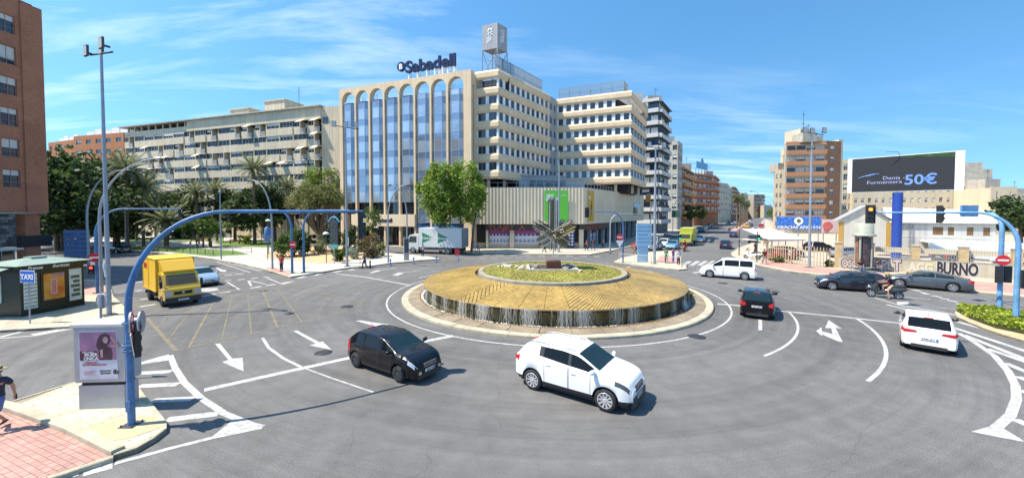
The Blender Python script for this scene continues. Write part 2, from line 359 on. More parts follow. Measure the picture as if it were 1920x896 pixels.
# foreground island, cream pavers
isl = [(22, 752), (136, 717), (190, 695), (232, 690), (262, 728), (296, 768), (313, 790), (312, 803), (290, 820), (255, 840), (213, 853), (207, 850), (120, 806), (15, 768)]
isl_w = gp(isl, .13)
o_is = pavement('traffic_island', isl_w, M('paver_joint', (.27, .23, .17), .95, nz=[(4, .2)]), .125)
hull = ccw([isl_w[i] for i in (0, 1, 2, 3, 4, 5, 6, 7, 8, 9, 11, 12, 13)])
def pavers(root, conv, w_, l_, ang, z0, z1, mats, gap=.012, name='paver', joined=False, stagger=True, maxn=300, jit=.003, order=None):
    cx = sum(p[0] for p in conv)/len(conv); cy = sum(p[1] for p in conv)/len(conv); ca, sa = math.cos(ang), math.sin(ang)
    loc = [((p[0]-cx)*ca+(p[1]-cy)*sa, -(p[0]-cx)*sa+(p[1]-cy)*ca) for p in conv]
    x0 = min(p[0] for p in loc); x1 = max(p[0] for p in loc); y0 = min(p[1] for p in loc); y1 = max(p[1] for p in loc)
    big = MB(); n = 0; j = 0; y = y0; full = None
    while y < y1:
        x = x0-(l_/2 if (stagger and j % 2) else 0)
        while x < x1:
            q = [(x+gap/2, y+gap/2), (x+l_-gap/2, y+gap/2), (x+l_-gap/2, y+w_-gap/2), (x+gap/2, y+w_-gap/2)]
            c = clip(q, loc); x += l_
            if len(c) < 3: continue
            A = abs(sum(c[i-1][0]*c[i][1]-c[i][0]*c[i-1][1] for i in range(len(c))))/2
            if A < .1*w_*l_: continue
            zt = z1+rng.uniform(-jit, jit); n += 1
            wp = [(cx+p[0]*ca-p[1]*sa, cy+p[0]*sa+p[1]*ca) for p in c]
            if joined or n > maxn: big.prism(wp, z0, zt, rng.randrange(len(mats)), bot=False)
            else:
                m = MB(); m.prism(wp, z0, zt, 0, bot=False); m.build(name, mats[rng.randrange(len(mats))], root)
        y += w_; j += 1
    if big.v: big.build(name+'s', mats, root, kind='stuff')
cream_v = [m_paver, M('cream_paver_b', (.46, .41, .29), .9, nz=[(1.3, .16), (22, .12)]), M('cream_paver_c', (.54, .5, .39), .9, nz=[(1.3, .16), (22, .12)])]
pavers(o_is, hull, .3, .42, R(62), .1, .14, cream_v)
# mortar patch round the pole
pt = MB(); pc = G(245, 800, .14)
pp = [(pc.x+.95*math.cos(t)*rng.uniform(.85, 1.1)-.05, pc.y+.62*math.sin(t)*rng.uniform(.85, 1.1)) for t in [i*PI/9 for i in range(18)]]
pt.prism(clip(ccw(pp), hull), .135, .15); pt.build('mortar_patch', M('mortar', (.5, .4, .24), .95, nz=[(2, .2), (14, .15)], bump=.5), o_is)
kerbline(o_is, [G(*p, .13) for p in [(213, 853), (255, 840), (290, 820), (312, 803), (313, 790)]], .15, .5, .14, m_kerb)
kerbline(o_is, [G(*p, .13) for p in [(313, 790), (296, 768), (262, 728), (232, 690)]], .15, .9, .14, m_kerb)
kerbline(o_is, [G(*p, .13) for p in [(190, 695), (136, 717), (22, 752)]], .15, .9, .1, m_kerb)
# big stones between the cream island and the pink pavement
kerbline(o_is, [G(*p, .13) for p in [(-60, 752), (15, 770), (120, 808), (207, 852)]], .22, 1.0, .26, m_kerb)
# pink pavement
pk = gp([(207, 854), (200, 862), (90, 897), (-120, 960), (-600, 960), (-320, 690), (15, 772), (120, 810)], .1)
o_pk = pavement('pink_pavement', pk, M('tile_joint', (.36, .2, .17), .95), .085)
pkh = ccw(gp([(204, 856), (90, 896), (-120, 958), (-420, 900), (-300, 705), (15, 773), (120, 811)], .1))
pavers(o_pk, pkh, .13, .13, R(-22), .06, .1, [m_pink, M('pink_tile_b', (.46, .28, .23), .9, nz=[(1.2, .16)]), M('pink_tile_c', (.44, .24, .2), .9, nz=[(1.2, .16)])], .012, 'pink_tile', joined=True, stagger=False)
kerbline(o_pk, [G(*p, .1) for p in [(-130, 966), (90, 899), (213, 858)]], .12, 1.0, .14, m_kerb)
# left pavement with the kiosk
lp = gp([(-500, 640), (0, 619), (141, 611), (236, 600), (247, 590), (229, 569), (214, 556), (207, 535), (204, 525), (160, 523), (60, 512), (-700, 512)], .13)
o_lp = pavement('left_pavement', lp, M('pale_paving', (.46, .42, .32), .9, brick=(.4, .4, .014, (.3, .27, .2)), nz=[(1, .15), (9, .1)]), .13)
kerbline(o_lp, [G(*p, .13) for p in [(-300, 632), (0, 619), (141, 611), (236, 600), (247, 590), (229, 569), (214, 556), (207, 535), (204, 525)]], .14, 1.0, .2)
pkx = MB(); q = gp([(100, 553), (212, 553), (205, 527), (120, 527)], .13); pkx.prism(ccw([(p.x, p.y) for p in q]), .12, .134, bot=False)
pkx.build('tactile_paving', m_pink, o_lp)
# plaza / park
pz = gp([(543, 519), (589, 512), (653, 501.5), (692, 499), (727, 493.5), (800, 487), (826, 485.2), (800, 480), (767, 477), (717, 473), (690, 462), (640, 450), (560, 437), (300, 432), (60, 440), (214, 465), (240, 470), (300, 475), (360, 480), (401, 485.5), (452, 494.6), (497, 505)], .13)
o_pz = pavement('plaza', pz, m_tan, .13)
kerbline(o_pz, [G(*p, .13) for p in [(214, 465), (240, 470), (300, 475), (360, 480), (401, 485.5), (452, 494.6), (497, 505), (543, 519), (589, 512), (653, 501.5), (692, 499), (727, 493.5), (800, 487), (826, 485.2)]], .14, 1.0, .2)
def sheet(name, pts, mat, z, parent=None, **k):
    q = ccw([(p[0], p[1]) for p in pts]); m = MB(); m.poly([(p[0], p[1], z) for p in q]); return m.build(name, mat, parent, **k)
sheet('lawn', gp([(222, 465), (300, 471), (360, 477), (400, 481), (468, 477), (440, 470), (380, 466), (300, 462), (230, 459)], .13), m_grassc, .137, o_pz)
sheet('lawn', gp([(420, 462), (520, 464), (560, 458), (530, 452), (430, 451), (400, 455)], .13), m_grassc, .138, o_pz)
sheet('lawn', gp([(240, 452), (420, 452), (420, 446), (240, 445)], .13), m_grassc, .139, o_pz)
sheet('planting_bed', gp([(498, 481), (540, 487), (600, 494), (640, 491), (668, 485), (712, 478), (700, 468), (620, 460), (540, 466), (500, 474)], .13), m_sand, .142, o_pz)
sheet('tactile_paving', gp([(496, 503), (512, 500), (545, 513), (541, 517)], .13), m_pink, .1415, o_pz)
# bank and shop pavement
bp_ = gp([(560, 457), (717, 461), (760, 463), (830, 468), (886, 475), (1000, 476), (1105, 477), (1145, 470), (1190, 460), (1230, 446), (1290, 430), (1340, 418), (1405, 403), (1300, 403), (1200, 430), (700, 430), (560, 440)], .13)
o_bp = pavement('shop_pavement', bp_, M('grey_cream_paving', (.47, .43, .35), .9, nz=[(.4, .1)], brick=(.6, .6, .02, (.3, .27, .22))), .13)
kerbline(o_bp, [G(*p, .13) for p in [(560, 457), (717, 461), (760, 463), (830, 468), (886, 475), (1000, 476), (1105, 477), (1145, 470), (1190, 460), (1230, 446)]], .14, 2.0, .2)
# middle island
mi = gp([(1149, 492), (1200, 497), (1273, 505), (1289, 504), (1287, 499), (1279, 492), (1276, 480), (1262, 470), (1225, 471), (1165, 483)], .13)
o_mi = pavement('crossing_island', mi, cream_v[0], .13, kerb=mi)
sheet('tactile_paving', gp([(1228, 490), (1276, 495), (1277, 482), (1240, 478)], .13), m_pink, .137, o_mi)
# right pavement
rp = gp([(1370, 474), (1373, 480), (1392, 487), (1420, 497), (1450, 503), (1497, 510.6), (1589, 519), (1640, 526), (1811, 545), (1960, 560), (2600, 620), (2600, 440), (1500, 425), (1432, 410), (1426, 420), (1420, 440), (1408, 456), (1388, 463)], .13)
o_rp = pavement('right_pavement', rp, M('warm_paving', (.5, .42, .32), .9, nz=[(.4, .12)], brick=(.5, .5, .015, (.34, .28, .22))), .13)
kerbline(o_rp, [G(*p, .13) for p in [(1408, 456), (1388, 463), (1370, 474), (1373, 480), (1392, 487), (1420, 497), (1450, 503), (1497, 510.6), (1589, 519), (1640, 526), (1811, 545), (1960, 560)]], .14, 1.0, .2)
sheet('pink_strip', gp([(1421, 495), (1497, 508), (1589, 516.5), (1640, 523.5), (1811, 541), (1980, 558), (1980, 540), (1811, 526), (1640, 511), (1540, 502), (1440, 488)], .13), m_pink, .137, o_rp)
# planter island
pl = gp([(1790, 584), (1793, 592), (1815, 602), (1842, 613), (1880, 626), (1940, 643), (2100, 690), (2100, 610), (1920, 590), (1850, 581), (1805, 577)], .13)
o_pl = pavement('planter_island', pl, m_sand, .12, kerb=pl)
# avenue median
avd = Vector((.65, 1, 0)).normalized(); avn = Vector((avd.y, -avd.x, 0))
def AV(s, o, z=0): return Vector((-28.4+.65*0, 0, 0))+avd*s+avn*o+Vector((0, 0, z))   # s along the avenue from the X axis, o from the left building line
ma = G(1374, 434); sa_ = (ma-AV(0, 0)).dot(avd); oa = (ma-AV(0, 0)).dot(avn)
o_md = pavement('avenue_median', [AV(sa_, oa-.9), AV(sa_, oa+.9), AV(sa_+400, oa+.9), AV(sa_+400, oa-.9)], m_pink, .12)
# side strip of street beyond
# ---------------------------------------------------------------- road markings (thin sheets 4 mm above the asphalt)
mk = MB(); mko = MB(); mky = MB(); _zc = [0]
def zm():
    _zc[0] += 1; return .004+_zc[0]*.00007
def mpoly(pts, b=mk):
    z = zm(); b.poly([(*G(x, y).to_2d(), z) for x, y in pts])
def mline(pts, wd, b=mk, px=True, closed=False):
    P = [G(x, y).to_2d() for x, y in pts] if px else [Vector((p[0], p[1])) for p in pts]
    n = len(P)
    Lp, Rp = [], []
    for i in range(n):
        a = P[max(0, i-1)]; c = P[min(n-1, i+1)]; u = (c-a).normalized(); nn = Vector((-u.y, u.x))*wd/2; Lp.append(P[i]+nn); Rp.append(P[i]-nn)
    z = zm()
    for i in range(n-1): b.poly([(*Rp[i], z), (*Rp[i+1], z), (*Lp[i+1], z), (*Lp[i], z)])
FC = Vector((2.95, 28.65))
def marc(r, a0, a1, wd, b=mk, n=60):
    mline([(FC.x+r*math.cos(a0+(a1-a0)*i/n), FC.y+r*math.sin(a0+(a1-a0)*i/n)) for i in range(n+1)], wd, b, False)
def ang(px, py): p = G(px, py).to_2d()-FC; return math.atan2(p.y, p.x)
marc(11.75, R(-215), R(28), .11)
marc(14.85, ang(1430, 666), ang(1484, 586), .12)
marc(18.0, ang(1614, 711), ang(1619, 599), .14)
mline([(1345, 569.5), (1388, 573)], .3); mline([(1448, 581.5), (1560, 592), (1690, 606)], .24)
mpoly([(1422, 619), (1429, 619), (1429, 599), (1422, 599)])
mpoly([(1572, 640), (1580, 641), (1567, 615), (1578.5, 615.8), (1553.5, 600), (1547, 615), (1558.5, 615), (1561, 626), (1541, 620.5), (1540.5, 613), (1530, 620.5), (1542, 630), (1541, 626.5)])
mline([(1797, 624), (1830, 643), (1865, 667), (1890, 695), (1904, 722), (1906, 748), (1895, 778), (1866, 803)], .22)
mpoly([(1820, 809), (1862, 797), (1872, 797), (1890, 808), (1925, 829)])
for a, b_ in [((1767, 595), (1935, 642)), ((1782, 612), (1935, 662)), ((1805, 627), (1935, 678)), ((1850, 653), (1935, 682)), ((1884, 680), (1935, 701)), ((1906, 705), (1935, 716)), ((1911, 731), (1935, 739)), ((1901, 785), (1935, 800))]: mline([a, b_], .3)
mline([(1662, 571), (1720, 585), (1767, 594)], .2); mline([(1640, 558), (1700, 576), (1662, 571)][:2], .14)
mline([(1700, 574), (1790, 590), (1850, 604), (1935, 628)], .22)
for a, b_ in [((1728, 548), (1740, 552)), ((1747, 554), (1764, 557)), ((1762, 559), (1780, 561)), ((1776, 563), (1795, 566)), ((1792, 569), (1811, 571)), ((1712, 543), (1725, 546))]: mline([a, b_], .35)
mline([(1698, 557), (1744, 561)], .15); mline([(1712, 570), (1792, 580)], .18); mpoly([(1681, 566), (1703, 566), (1704, 571), (1683, 571)])
mline([(1497, 513), (1560, 522), (1640, 533)], .12, mko); mline([(1440, 505), (1540, 514)], .14)
# left side
mline([(383, 731), (640, 674), (659, 670)], .3); mline([(790, 641), (850, 629.5)], .32)
mpoly([(402.7, 644), (412.6, 644), (435.5, 672), (454.9, 670.7), (457, 696), (416, 678.7), (428.5, 674.5)])
mpoly([(550, 620.5), (557, 619.3), (599.5, 641.7), (604.7, 640), (622.3, 656), (580, 647), (592.4, 644.2)])
mpoly([(666, 601), (678, 600.6), (704, 605), (731, 608), (714, 613), (702, 611)])
mline([(492, 633), (504, 652), (532, 672), (564, 687.5)], .13); mline([(564, 687.5), (620, 708), (700, 735)], .08, mko)
mline([(319, 666), (328, 689), (345.6, 717), (377, 746), (421, 775), (470, 795), (492, 800)], .2)
mpoly([(259, 684), (259, 680), (316, 664), (324, 674)])
for (x0, y0), (x1, y1) in [((256, 700), (322, 696)), ((259, 724), (336, 720)), ((284, 751), (363, 747)), ((311, 787), (411, 775))]: mline([(x0, y0), (x1, y1)], .32)
mpoly([(398, 818), (441, 784), (492, 799), (420, 815)])
mline([(215, 869), (320, 840), (400, 820), (492, 801)], .15)
mpoly([(157, 879), (211.6, 862), (211, 878), (155, 893)]); mpoly([(135, 890), (149, 882), (147, 891), (137, 894)])
# left street foreground edge
mline([(-60, 640), (0, 634), (70, 629), (141, 615)], .16); mline([(0, 632), (40, 622)], .25); mline([(60, 628), (141, 613)], .5)
mline([(22, 754), (80, 738)], .18)
# box junction
A_, B_, C_, D_ = G(276, 597), G(330, 657), G(700, 574), G(540, 531)
def bil(u, v): return (A_*(1-u)*(1-v)+B_*(1-u)*v+C_*u*v+D_*u*(1-v)).to_2d()
mline([bil(0, 0), bil(0, 1)], .15, mky, False); mline([bil(0, 1), bil(.8, 1)], .12, mky, False); mline([bil(0, 0), bil(1, 0)], .1, mky, False); mline([bil(1, 0), bil(1, .9)], .1, mky, False)
for i in range(1, 8):
    t = i/8
    mline([bil(t, 0), bil(max(0, t-.33), 1)] if i > 2 else [bil(t, 0), bil(0, t*3)], .07 if i % 3 else .12, mky, False)
    mline([bil(t, 0), bil(min(1, t+.4), 1 if t < .6 else (1-t)/.4)], .06, mky, False)
def ip(pts): return [(240+x/4.8, 440+y/4.8) for x, y in pts]
mline(ip([(1080, 410), (1240, 445), (1110, 462), (1080, 410)]), .16)
for a in [[(680, 555), (790, 530)], [(815, 525), (925, 512)], [(1100, 482), (1200, 465)], [(1240, 457), (1325, 447)]]: mline(ip(a), .4)
for a in [[(870, 365), (940, 360)], [(960, 358), (1040, 352)], [(870, 415), (930, 410)], [(985, 405), (1055, 400)], [(1110, 395), (1170, 390)], [(1215, 383), (1275, 380)]]: mline(ip(a), .35)
for a in [[(890, 425), (1005, 495)], [(830, 355), (1060, 335)], [(1250, 390), (1390, 445)], [(800, 245), (1100, 340)], [(70, 390), (160, 385)]]: mline(ip(a), .14)
mpoly(ip([(1385, 432), (1505, 418), (1400, 448)])); mpoly(ip([(790, 300), (800, 296), (860, 318), (885, 318), (880, 336), (830, 330)])); mpoly(ip([(660, 485), (700, 480), (800, 480), (820, 497), (700, 515), (665, 512)]))
for a in [[(70, 430), (160, 420)], [(70, 510), (135, 497)], [(110, 585), (220, 572)], [(110, 650), (250, 625)]]: mline(ip(a), .35)
for i in range(12):
    t = i/11; x = 860+t*300; y = 253+t*75; mline(ip([(x, y), (x+70+t*20, y-12-t*4)]), .3)
# beyond, by the plaza and the shops
mline([(630, 513), (687, 520), (770, 535)], .22)
for a, b_ in [((558, 522), (572, 518)), ((592, 516), (605, 512)), ((625, 511), (640, 508)), ((655, 507), (664, 505))]: mline([a, b_], .5)
mpoly([(692, 512), (705, 507), (714, 508), (700, 512)]); mpoly([(735, 516), (748, 511), (758, 512), (745, 517)]); mline([(705, 508), (745, 502)], .15); mline([(750, 512), (790, 507)], .15)
mline([(785, 521), (810, 516)], .15); mline([(700, 505), (760, 500), (830, 495)], .1, mko); mline([(640, 504), (720, 498)], .1, mko)
for i in range(9):
    x = 905+i*26; mline([(x, 478.5+i*.3), (x+13, 478.8+i*.3)], .45)
    x = 900+i*22; mline([(x, 484), (x+12, 484.2)], .2)
mline([(1160, 506), (1182, 500)], .2); mline([(1196, 507.5), (1222, 509)], .25); mline([(1100, 486), (1150, 496), (1215, 501)], .12, mko)
for i in range(6):
    x = 1281+i*15; y = 498-i*.2; mline([(x, y), (x+13, y-8)], .5)
mline([(1300, 512), (1316, 509)], .4); mline([(1306, 505), (1330, 508)], .3)
for i in range(9):
    p = AV(62+i*9, oa+4.2); q_ = AV(64+i*9, oa+4.2); mline([p, q_], .14, mk, False)
for oo in (oa-3.6, oa+8.0): mline([AV(75, oo), AV(330, oo)], .12, mko, False)
for i in range(14):
    p = AV(84+i*9, oa-7); mline([p, AV(86.5+i*9, oa-7)], .14, mk, False)
mk.build('road_markings', m_road_white, kind='structure'); mko.build('worn_road_markings', m_road_old, kind='structure'); mky.build('box_junction_markings', m_road_yel, kind='structure')
# manholes
def manhole(px, py, r, lab):
    p = G(px, py); m = MB(); m.lathe([(0, .008), (r, .008), (r, -.01)], 20)
    for k in range(-3, 4):
        yy = k*r/4.2; xx = math.sqrt(max(0, r*r*.8-yy*yy)); m.box(-xx, xx, yy-.025, yy+.025, .008, .016)
    o = m.build('manhole_cover', local=True, mats=M('cast_iron', (.06, .06, .065), .6, .3, nz=[(6, .2)]), loc=p, label=lab, cat='manhole cover'); return o
manhole(606, 661, .36, 'round cast iron manhole cover at the tip of the second white lane arrow'); manhole(1306, 631, .42, 'round manhole cover beside the lower right kerb of the fountain')
manhole(1450, 547, .4, 'dark round manhole cover behind the black hatchback'); manhole(650, 575, .4, 'manhole cover beside the left curve of the roundabout line'); manhole(1355, 531, .4, 'manhole cover just below the white van')
# ---------------------------------------------------------------- fountain
FZ = lambda r: 1.05+(9.33-r)/3.65*.52
fo = thing('fountain', (FC.x, FC.y, 0), 'big round stepped stone fountain with herringbone slabs and water falling off its rim', 'fountain')
m_slab = M('wet_ochre_stone', (.35, .235, .068), .35, nz=[(.5, .35), (4, .28), (25, .15)], bump=.4)
m_slab2 = M('groove_stone', (.11, .07, .03), .7, nz=[(3, .3)])
m_algae = M('algae_stained_wall', (.2, .145, .06), .5, nz=[(1.6, .55), (7, .45)], streak=.5)
m_apron = M('fountain_apron_stone', (.23, .19, .135), .85, nz=[(.8, .35), (6, .25)], bump=.4)
nk = 64
q = MB(); a1 = 2*PI/nk-.0018
for rr in ((10.42, 10.8),):
    v = []
    for r_, z_ in ((10.36, 0), (10.36, .15), (10.76, .16), (10.8, .12), (10.8, -.01)):
        for k in range(3): t = a1*k/2; v.append((r_*math.cos(t), r_*math.sin(t), z_))
    q.add(v, [(i*3+k, i*3+k+1, i*3+k+4, i*3+k+3) for i in range(4) for k in range(2)]+[(0, 3, 6, 9, 12), (14, 11, 8, 5, 2)])
kme = q.mesh('kerb_stone', m_kerb)
for i in range(nk): inst('kerb_stone', kme, fo, (0, 0, rng.uniform(-.008, .008)), i*2*PI/nk, world=False)
q = MB(); v = []; na = 40; a1 = 2*PI/na-.004
for r_, z_ in ((9.62, .2), (10.35, .165)):
    for k in range(4): t = a1*k/3; v.append((r_*math.cos(t), r_*math.sin(t), z_))
for r_, z_ in ((9.62, .1), (10.35, .1)):
    for k in range(4): t = a1*k/3; v.append((r_*math.cos(t), r_*math.sin(t), z_))
q.add(v, [(k, k+1, k+5, k+4) for k in range(3)]+[(4+k, 5+k, 13+k, 12+k) for k in range(3)]+[(0, 4, 12, 8), (3, 11, 15, 7), (0, 8, 9, 1), (1, 9, 10, 2), (2, 10, 11, 3)])
ame = q.mesh('apron_slab', m_apron)
for i in range(na): inst('apron_slab', ame, fo, (0, 0, rng.uniform(-.01, .008)), i*2*PI/na, world=False)
q = MB(); q.lathe([(9.63, .1), (9.63, .23), (9.53, .23), (9.53, .02)], 96); q.build('basin_edge', M('rusty_edge', (.2, .11, .035), .7, nz=[(3, .35), (12, .3)]), fo, local=True)
q = MB(); q.lathe([(9.0, .02), (9.0, .95), (9.28, .97)], 120); q.build('basin_wall', m_algae, fo, local=True)
m_water = M('dark_water', (.03, .045, .04), .04, 0, spec=.8, bump=.6, bs=5)
q = MB(); q.lathe([(8.95, .15), (9.56, .15)], 96); q.build('pool_water', m_water, fo, local=True)
q = MB(); q.lathe([(9.28, .94), (9.34, .98), (9.35, 1.045), (9.30, 1.05)], 120); q.lathe([(5.3, .9), (9.3, .9)], 60); q.build('rim', M('rim_stone', (.22, .15, .07), .4, nz=[(2, .3), (10, .2)]), fo, local=True)
# slab panels with diagonal ribs
NP = 44; da = 2*PI/NP
def panel(sign, plain):
    m = MB(); ro, ri = 9.33, 5.72
    def z(p): return FZ(math.hypot(*p))
    k = 3
    outer = [(ro*math.cos(da*(i/k)), ro*math.sin(da*(i/k))) for i in range(k+1)]; inner = [(ri*math.cos(da*(i/k)), ri*math.sin(da*(i/k))) for i in range(k, -1, -1)]
    P = outer+inner
    m.add([(x, y, z((x, y))-.05) for x, y in P], [(i, i+1, len(P)-2-i, len(P)-1-i) for i in range(k)], 1)
    a0, a2 = .012/8, da-.012/8
    conv = [(ri*math.cos(a0), ri*math.sin(a0)), (ro*.999*math.cos(a0), ro*math.sin(a0)), (ro*math.cos(da/2), ro*math.sin(da/2)), (ro*math.cos(a2), ro*math.sin(a2)), (ri*math.cos(a2), ri*math.sin(a2))]
    conv = ccw(conv); cx, cy = 7.5*math.cos(da/2), 7.5*math.sin(da/2)
    th = da/2+sign*R(38); d = Vector((math.cos(th), math.sin(th))); nn = Vector((-d.y, d.x)); st = .22 if not plain else .15; gap = .042 if not plain else .025
    j = -22
    while j*st < 3.4:
        o = j*st; j += 1
        c = Vector((cx, cy))+nn*o
        rect = [c-d*4, c+d*4, c+d*4+nn*(st-gap), c-d*4+nn*(st-gap)]
        w_ = clip([(p.x, p.y) for p in rect], conv)
        if len(w_) < 3: continue
        n = len(w_); v = [(x, y, z((x, y))-.045) for x, y in w_]+[(x, y, z((x, y))) for x, y in w_]
        m.add(v, [tuple(range(n, 2*n))]+[(i, (i+1) % n, n+(i+1) % n, n+i) for i in range(n)])
    return m.mesh('slab_panel', [m_slab, m_slab2])
pm = [panel(1, False), panel(-1, True), panel(-1, False), panel(1, True)]
for i in range(NP): inst('slab_panel', pm[(i % 2)+(2 if (i//2) % 2 else 0)] if False else pm[[0, 2, 1, 3][i % 4] if i % 4 < 2 else [1, 3][i % 2]], fo, (0, 0, 0), i*da, world=False)
q = MB(); q.lathe([(5.72, FZ(5.72)-.06), (5.7, 1.4), (5.46, 1.38)], 80); q.build('channel', M('channel_stone', (.1, .08, .05), .6, nz=[(3, .3)]), fo, local=True)
q = MB(); v = []; nr = 36; a1 = 2*PI/nr-.002
for r_, z_ in ((5.47, 1.35), (5.46, 1.68), (5.44, 1.7), (5.14, 1.7), (5.12, 1.55)):
    for k in range(4): t = a1*k/3; v.append((r_*math.cos(t), r_*math.sin(t), z_))
q.add(v, [(i*4+k+4, i*4+k+5, i*4+k+1, i*4+k) for i in range(4) for k in range(3)]+[(0, 4, 8, 12, 16), (19, 15, 11, 7, 3)])
rme = q.mesh('ring_kerb', M('ring_stone', (.3, .27, .21), .85, nz=[(2, .25)]))
for i in range(nr): inst('ring_kerb', rme, fo, (0, 0, rng.uniform(-.006, .006)), i*2*PI/nr, world=False)
GZ = lambda r: 1.66+.2*max(0, math.cos(min(1, r/5.15)*PI/2))
q = MB(); pr = [(5.15-i*.43, GZ(5.15-i*.43)) for i in range(12)]+[(0, GZ(0))]; q.lathe(pr, 48)
m_fg = M('dry_lawn', (.24, .22, .045), .95, nz=[(.7, .4), (3, .3), (20, .35)], bump=.7)
q.build('lawn', m_fg, fo, local=True)
n = 9000; rr = 5.05*np.sqrt(nrg.uniform(0, 1, n)); th = nrg.uniform(0, 2*PI, n)
ok = ~((np.abs(rr*np.cos(th)) < 1.9) & (np.abs(rr*np.sin(th)) < 1.5)); rr = rr[ok]; th = th[ok]
C = np.stack([rr*np.cos(th), rr*np.sin(th), 1.66+.2*np.cos(np.minimum(1, rr/5.15)*PI/2)+.02], 1)
gt = bpy.data.objects.new('grass_tufts', leafmesh('grass_tufts', C, .05, M('grass_blades', leaf=((.09, .14, .02), (.42, .38, .1)), r=.8), .35)); col.objects.link(gt); gt.parent = fo; gt['kind'] = 'stuff'
# sunken square surround with broken kerbs, and rocks
q = MB()
for s_ in (-1, 1):
    q.box(-1.75, 1.75, s_*1.35-.12, s_*1.35+.12, 1.7, 1.93); q.box(s_*1.75-.12, s_*1.75+.12, -1.23, 1.23, 1.7, 1.93)
q.build('surround_kerb', m_conc, fo, local=True)
q = MB(); q.box(-1.63, 1.63, -1.23, 1.23, 1.7, 1.868); q.build('surround_floor', M('dark_mulch', (.05, .042, .035), .9, nz=[(3, .4)]), fo, local=True)
def rock(sz, mat, sd):
    r_ = random.Random(sd); bm = bmesh.new(); bmesh.ops.create_icosphere(bm, subdivisions=2, radius=1)
    for v in bm.verts: v.co *= r_.uniform(.75, 1.15); v.co.x *= sz*1.3; v.co.y *= sz; v.co.z *= sz*.6
    me = bpy.data.meshes.new('rock'); bm.to_mesh(me); bm.free(); me.materials.append(mat); return me
m_rock = M('pale_rock', (.42, .39, .33), .9, nz=[(4, .3)])
rk = [rock(.22, m_rock, 1), rock(.16, m_rock, 2), rock(.25, M('grey_rock', (.2, .19, .17), .9, nz=[(4, .3)]), 3)]
for x, y, k, s_ in [(-3.3, .9, 0, 1.2), (-3.0, 1.4, 1, 1.1), (-2.6, .5, 0, 1), (-2.2, .2, 1, 1.2), (-3.6, 1.7, 0, .9), (-2.3, -.6, 0, 1.1), (-2.05, .9, 1, 1), (-1.2, .3, 2, 1.2), (1.0, -.6, 2, 1.1), (1.3, .5, 2, 1.4), (1.5, -1.0, 1, 1), (-1.4, -.9, 1, 1), (1.9, -1.5, 0, .8), (1.2, -.2, 1, .8), (-4.0, 1.2, 1, .8)]:
    inst('rock', rk[k], fo, (x, y, GZ(math.hypot(x, y))+.05), rng.uniform(0, 6), (s_, s_, s_), world=False)
# falling water : curtains of strands
m_fall = M('falling_water', (.75, .74, .68), .2, alpha=.42, spec=.6); m_foam = M('foam', (.75, .78, .78), .5, alpha=.75)
def fall(width, n, seed, dens=1):
    r_ = random.Random(seed); m = MB()
    for i in range(n):
        t0 = r_.gauss(0, .17)*width/9.36; wv = r_.uniform(.003, .009); prev = None; zt = 1.05; segs = 7; out_ = r_.uniform(.02, .12); zb = .16 if r_.random() < .8 else r_.uniform(.3, .7); ph = r_.uniform(0, 6)
        vs = []
        for k in range(segs+1):
            s_ = k/segs; zc = zt-(zt-zb)*s_; rad = 9.345+out_*math.sqrt(s_); tt = t0+.006*math.sin(ph+s_*7)*s_+r_.uniform(-.0012, .0012)
            hw = wv*(.6+.7*r_.random())/rad/1.0
            vs += [(rad*math.cos(tt-hw), rad*math.sin(tt-hw), zc), (rad*math.cos(tt+hw), rad*math.sin(tt+hw), zc)]
        m.add(vs, [(2*k, 2*k+1, 2*k+3, 2*k+2) for k in range(segs)])
    for i in range(n):                    # splash foam
        t0 = r_.gauss(0, .4)*width/9.36; rad = 9.42+r_.uniform(-.08, .1); s_ = r_.uniform(.015, .05); x, y = rad*math.cos(t0), rad*math.sin(t0)
        m.poly([(x-s_, y-s_, .17+r_.random()*.08), (x+s_, y-s_*.5, .17+r_.random()*.06), (x+s_*.6, y+s_, .2), (x-s_*.5, y+s_, .19)], 1)
    return m.mesh('water_fall', [m_fall, m_foam])
fm = [fall(1.3, 46, 1), fall(1.0, 30, 2), fall(.7, 18, 3), fall(1.7, 75, 4)]
for a, k in [(-178, 3), (-171, 3), (-164, 3), (-155, 0), (-146, 0), (-137, 1), (-128, 0), (-119, 3), (-110, 1), (-103, 3), (-92, 0), (-86, 3), (-75, 1), (-69, 0), (-58, 2), (-48, 1), (-37, 0), (-27, 3), (-21, 0), (-10, 0), (0, 3), (12, 1), (30, 0), (60, 1), (90, 0), (120, 1), (150, 0)]:
    inst('water_fall', fm[k], fo, (0, 0, 0), R(a), world=False, kind='stuff')
# plants growing in the basin at the right
C = np.stack([9.45*np.cos(nrg.uniform(-.28, -.05, 260))+nrg.uniform(-.12, .12, 260), 9.45*np.sin(nrg.uniform(-.28, -.05, 260)), nrg.uniform(.15, .55, 260)], 1)
inst('reed_clump', leafmesh('reed_clump', C, .12, M('reeds', leaf=((.12, .14, .02), (.35, .3, .05)), r=.8), .3), fo, (0, 0, 0), world=False)
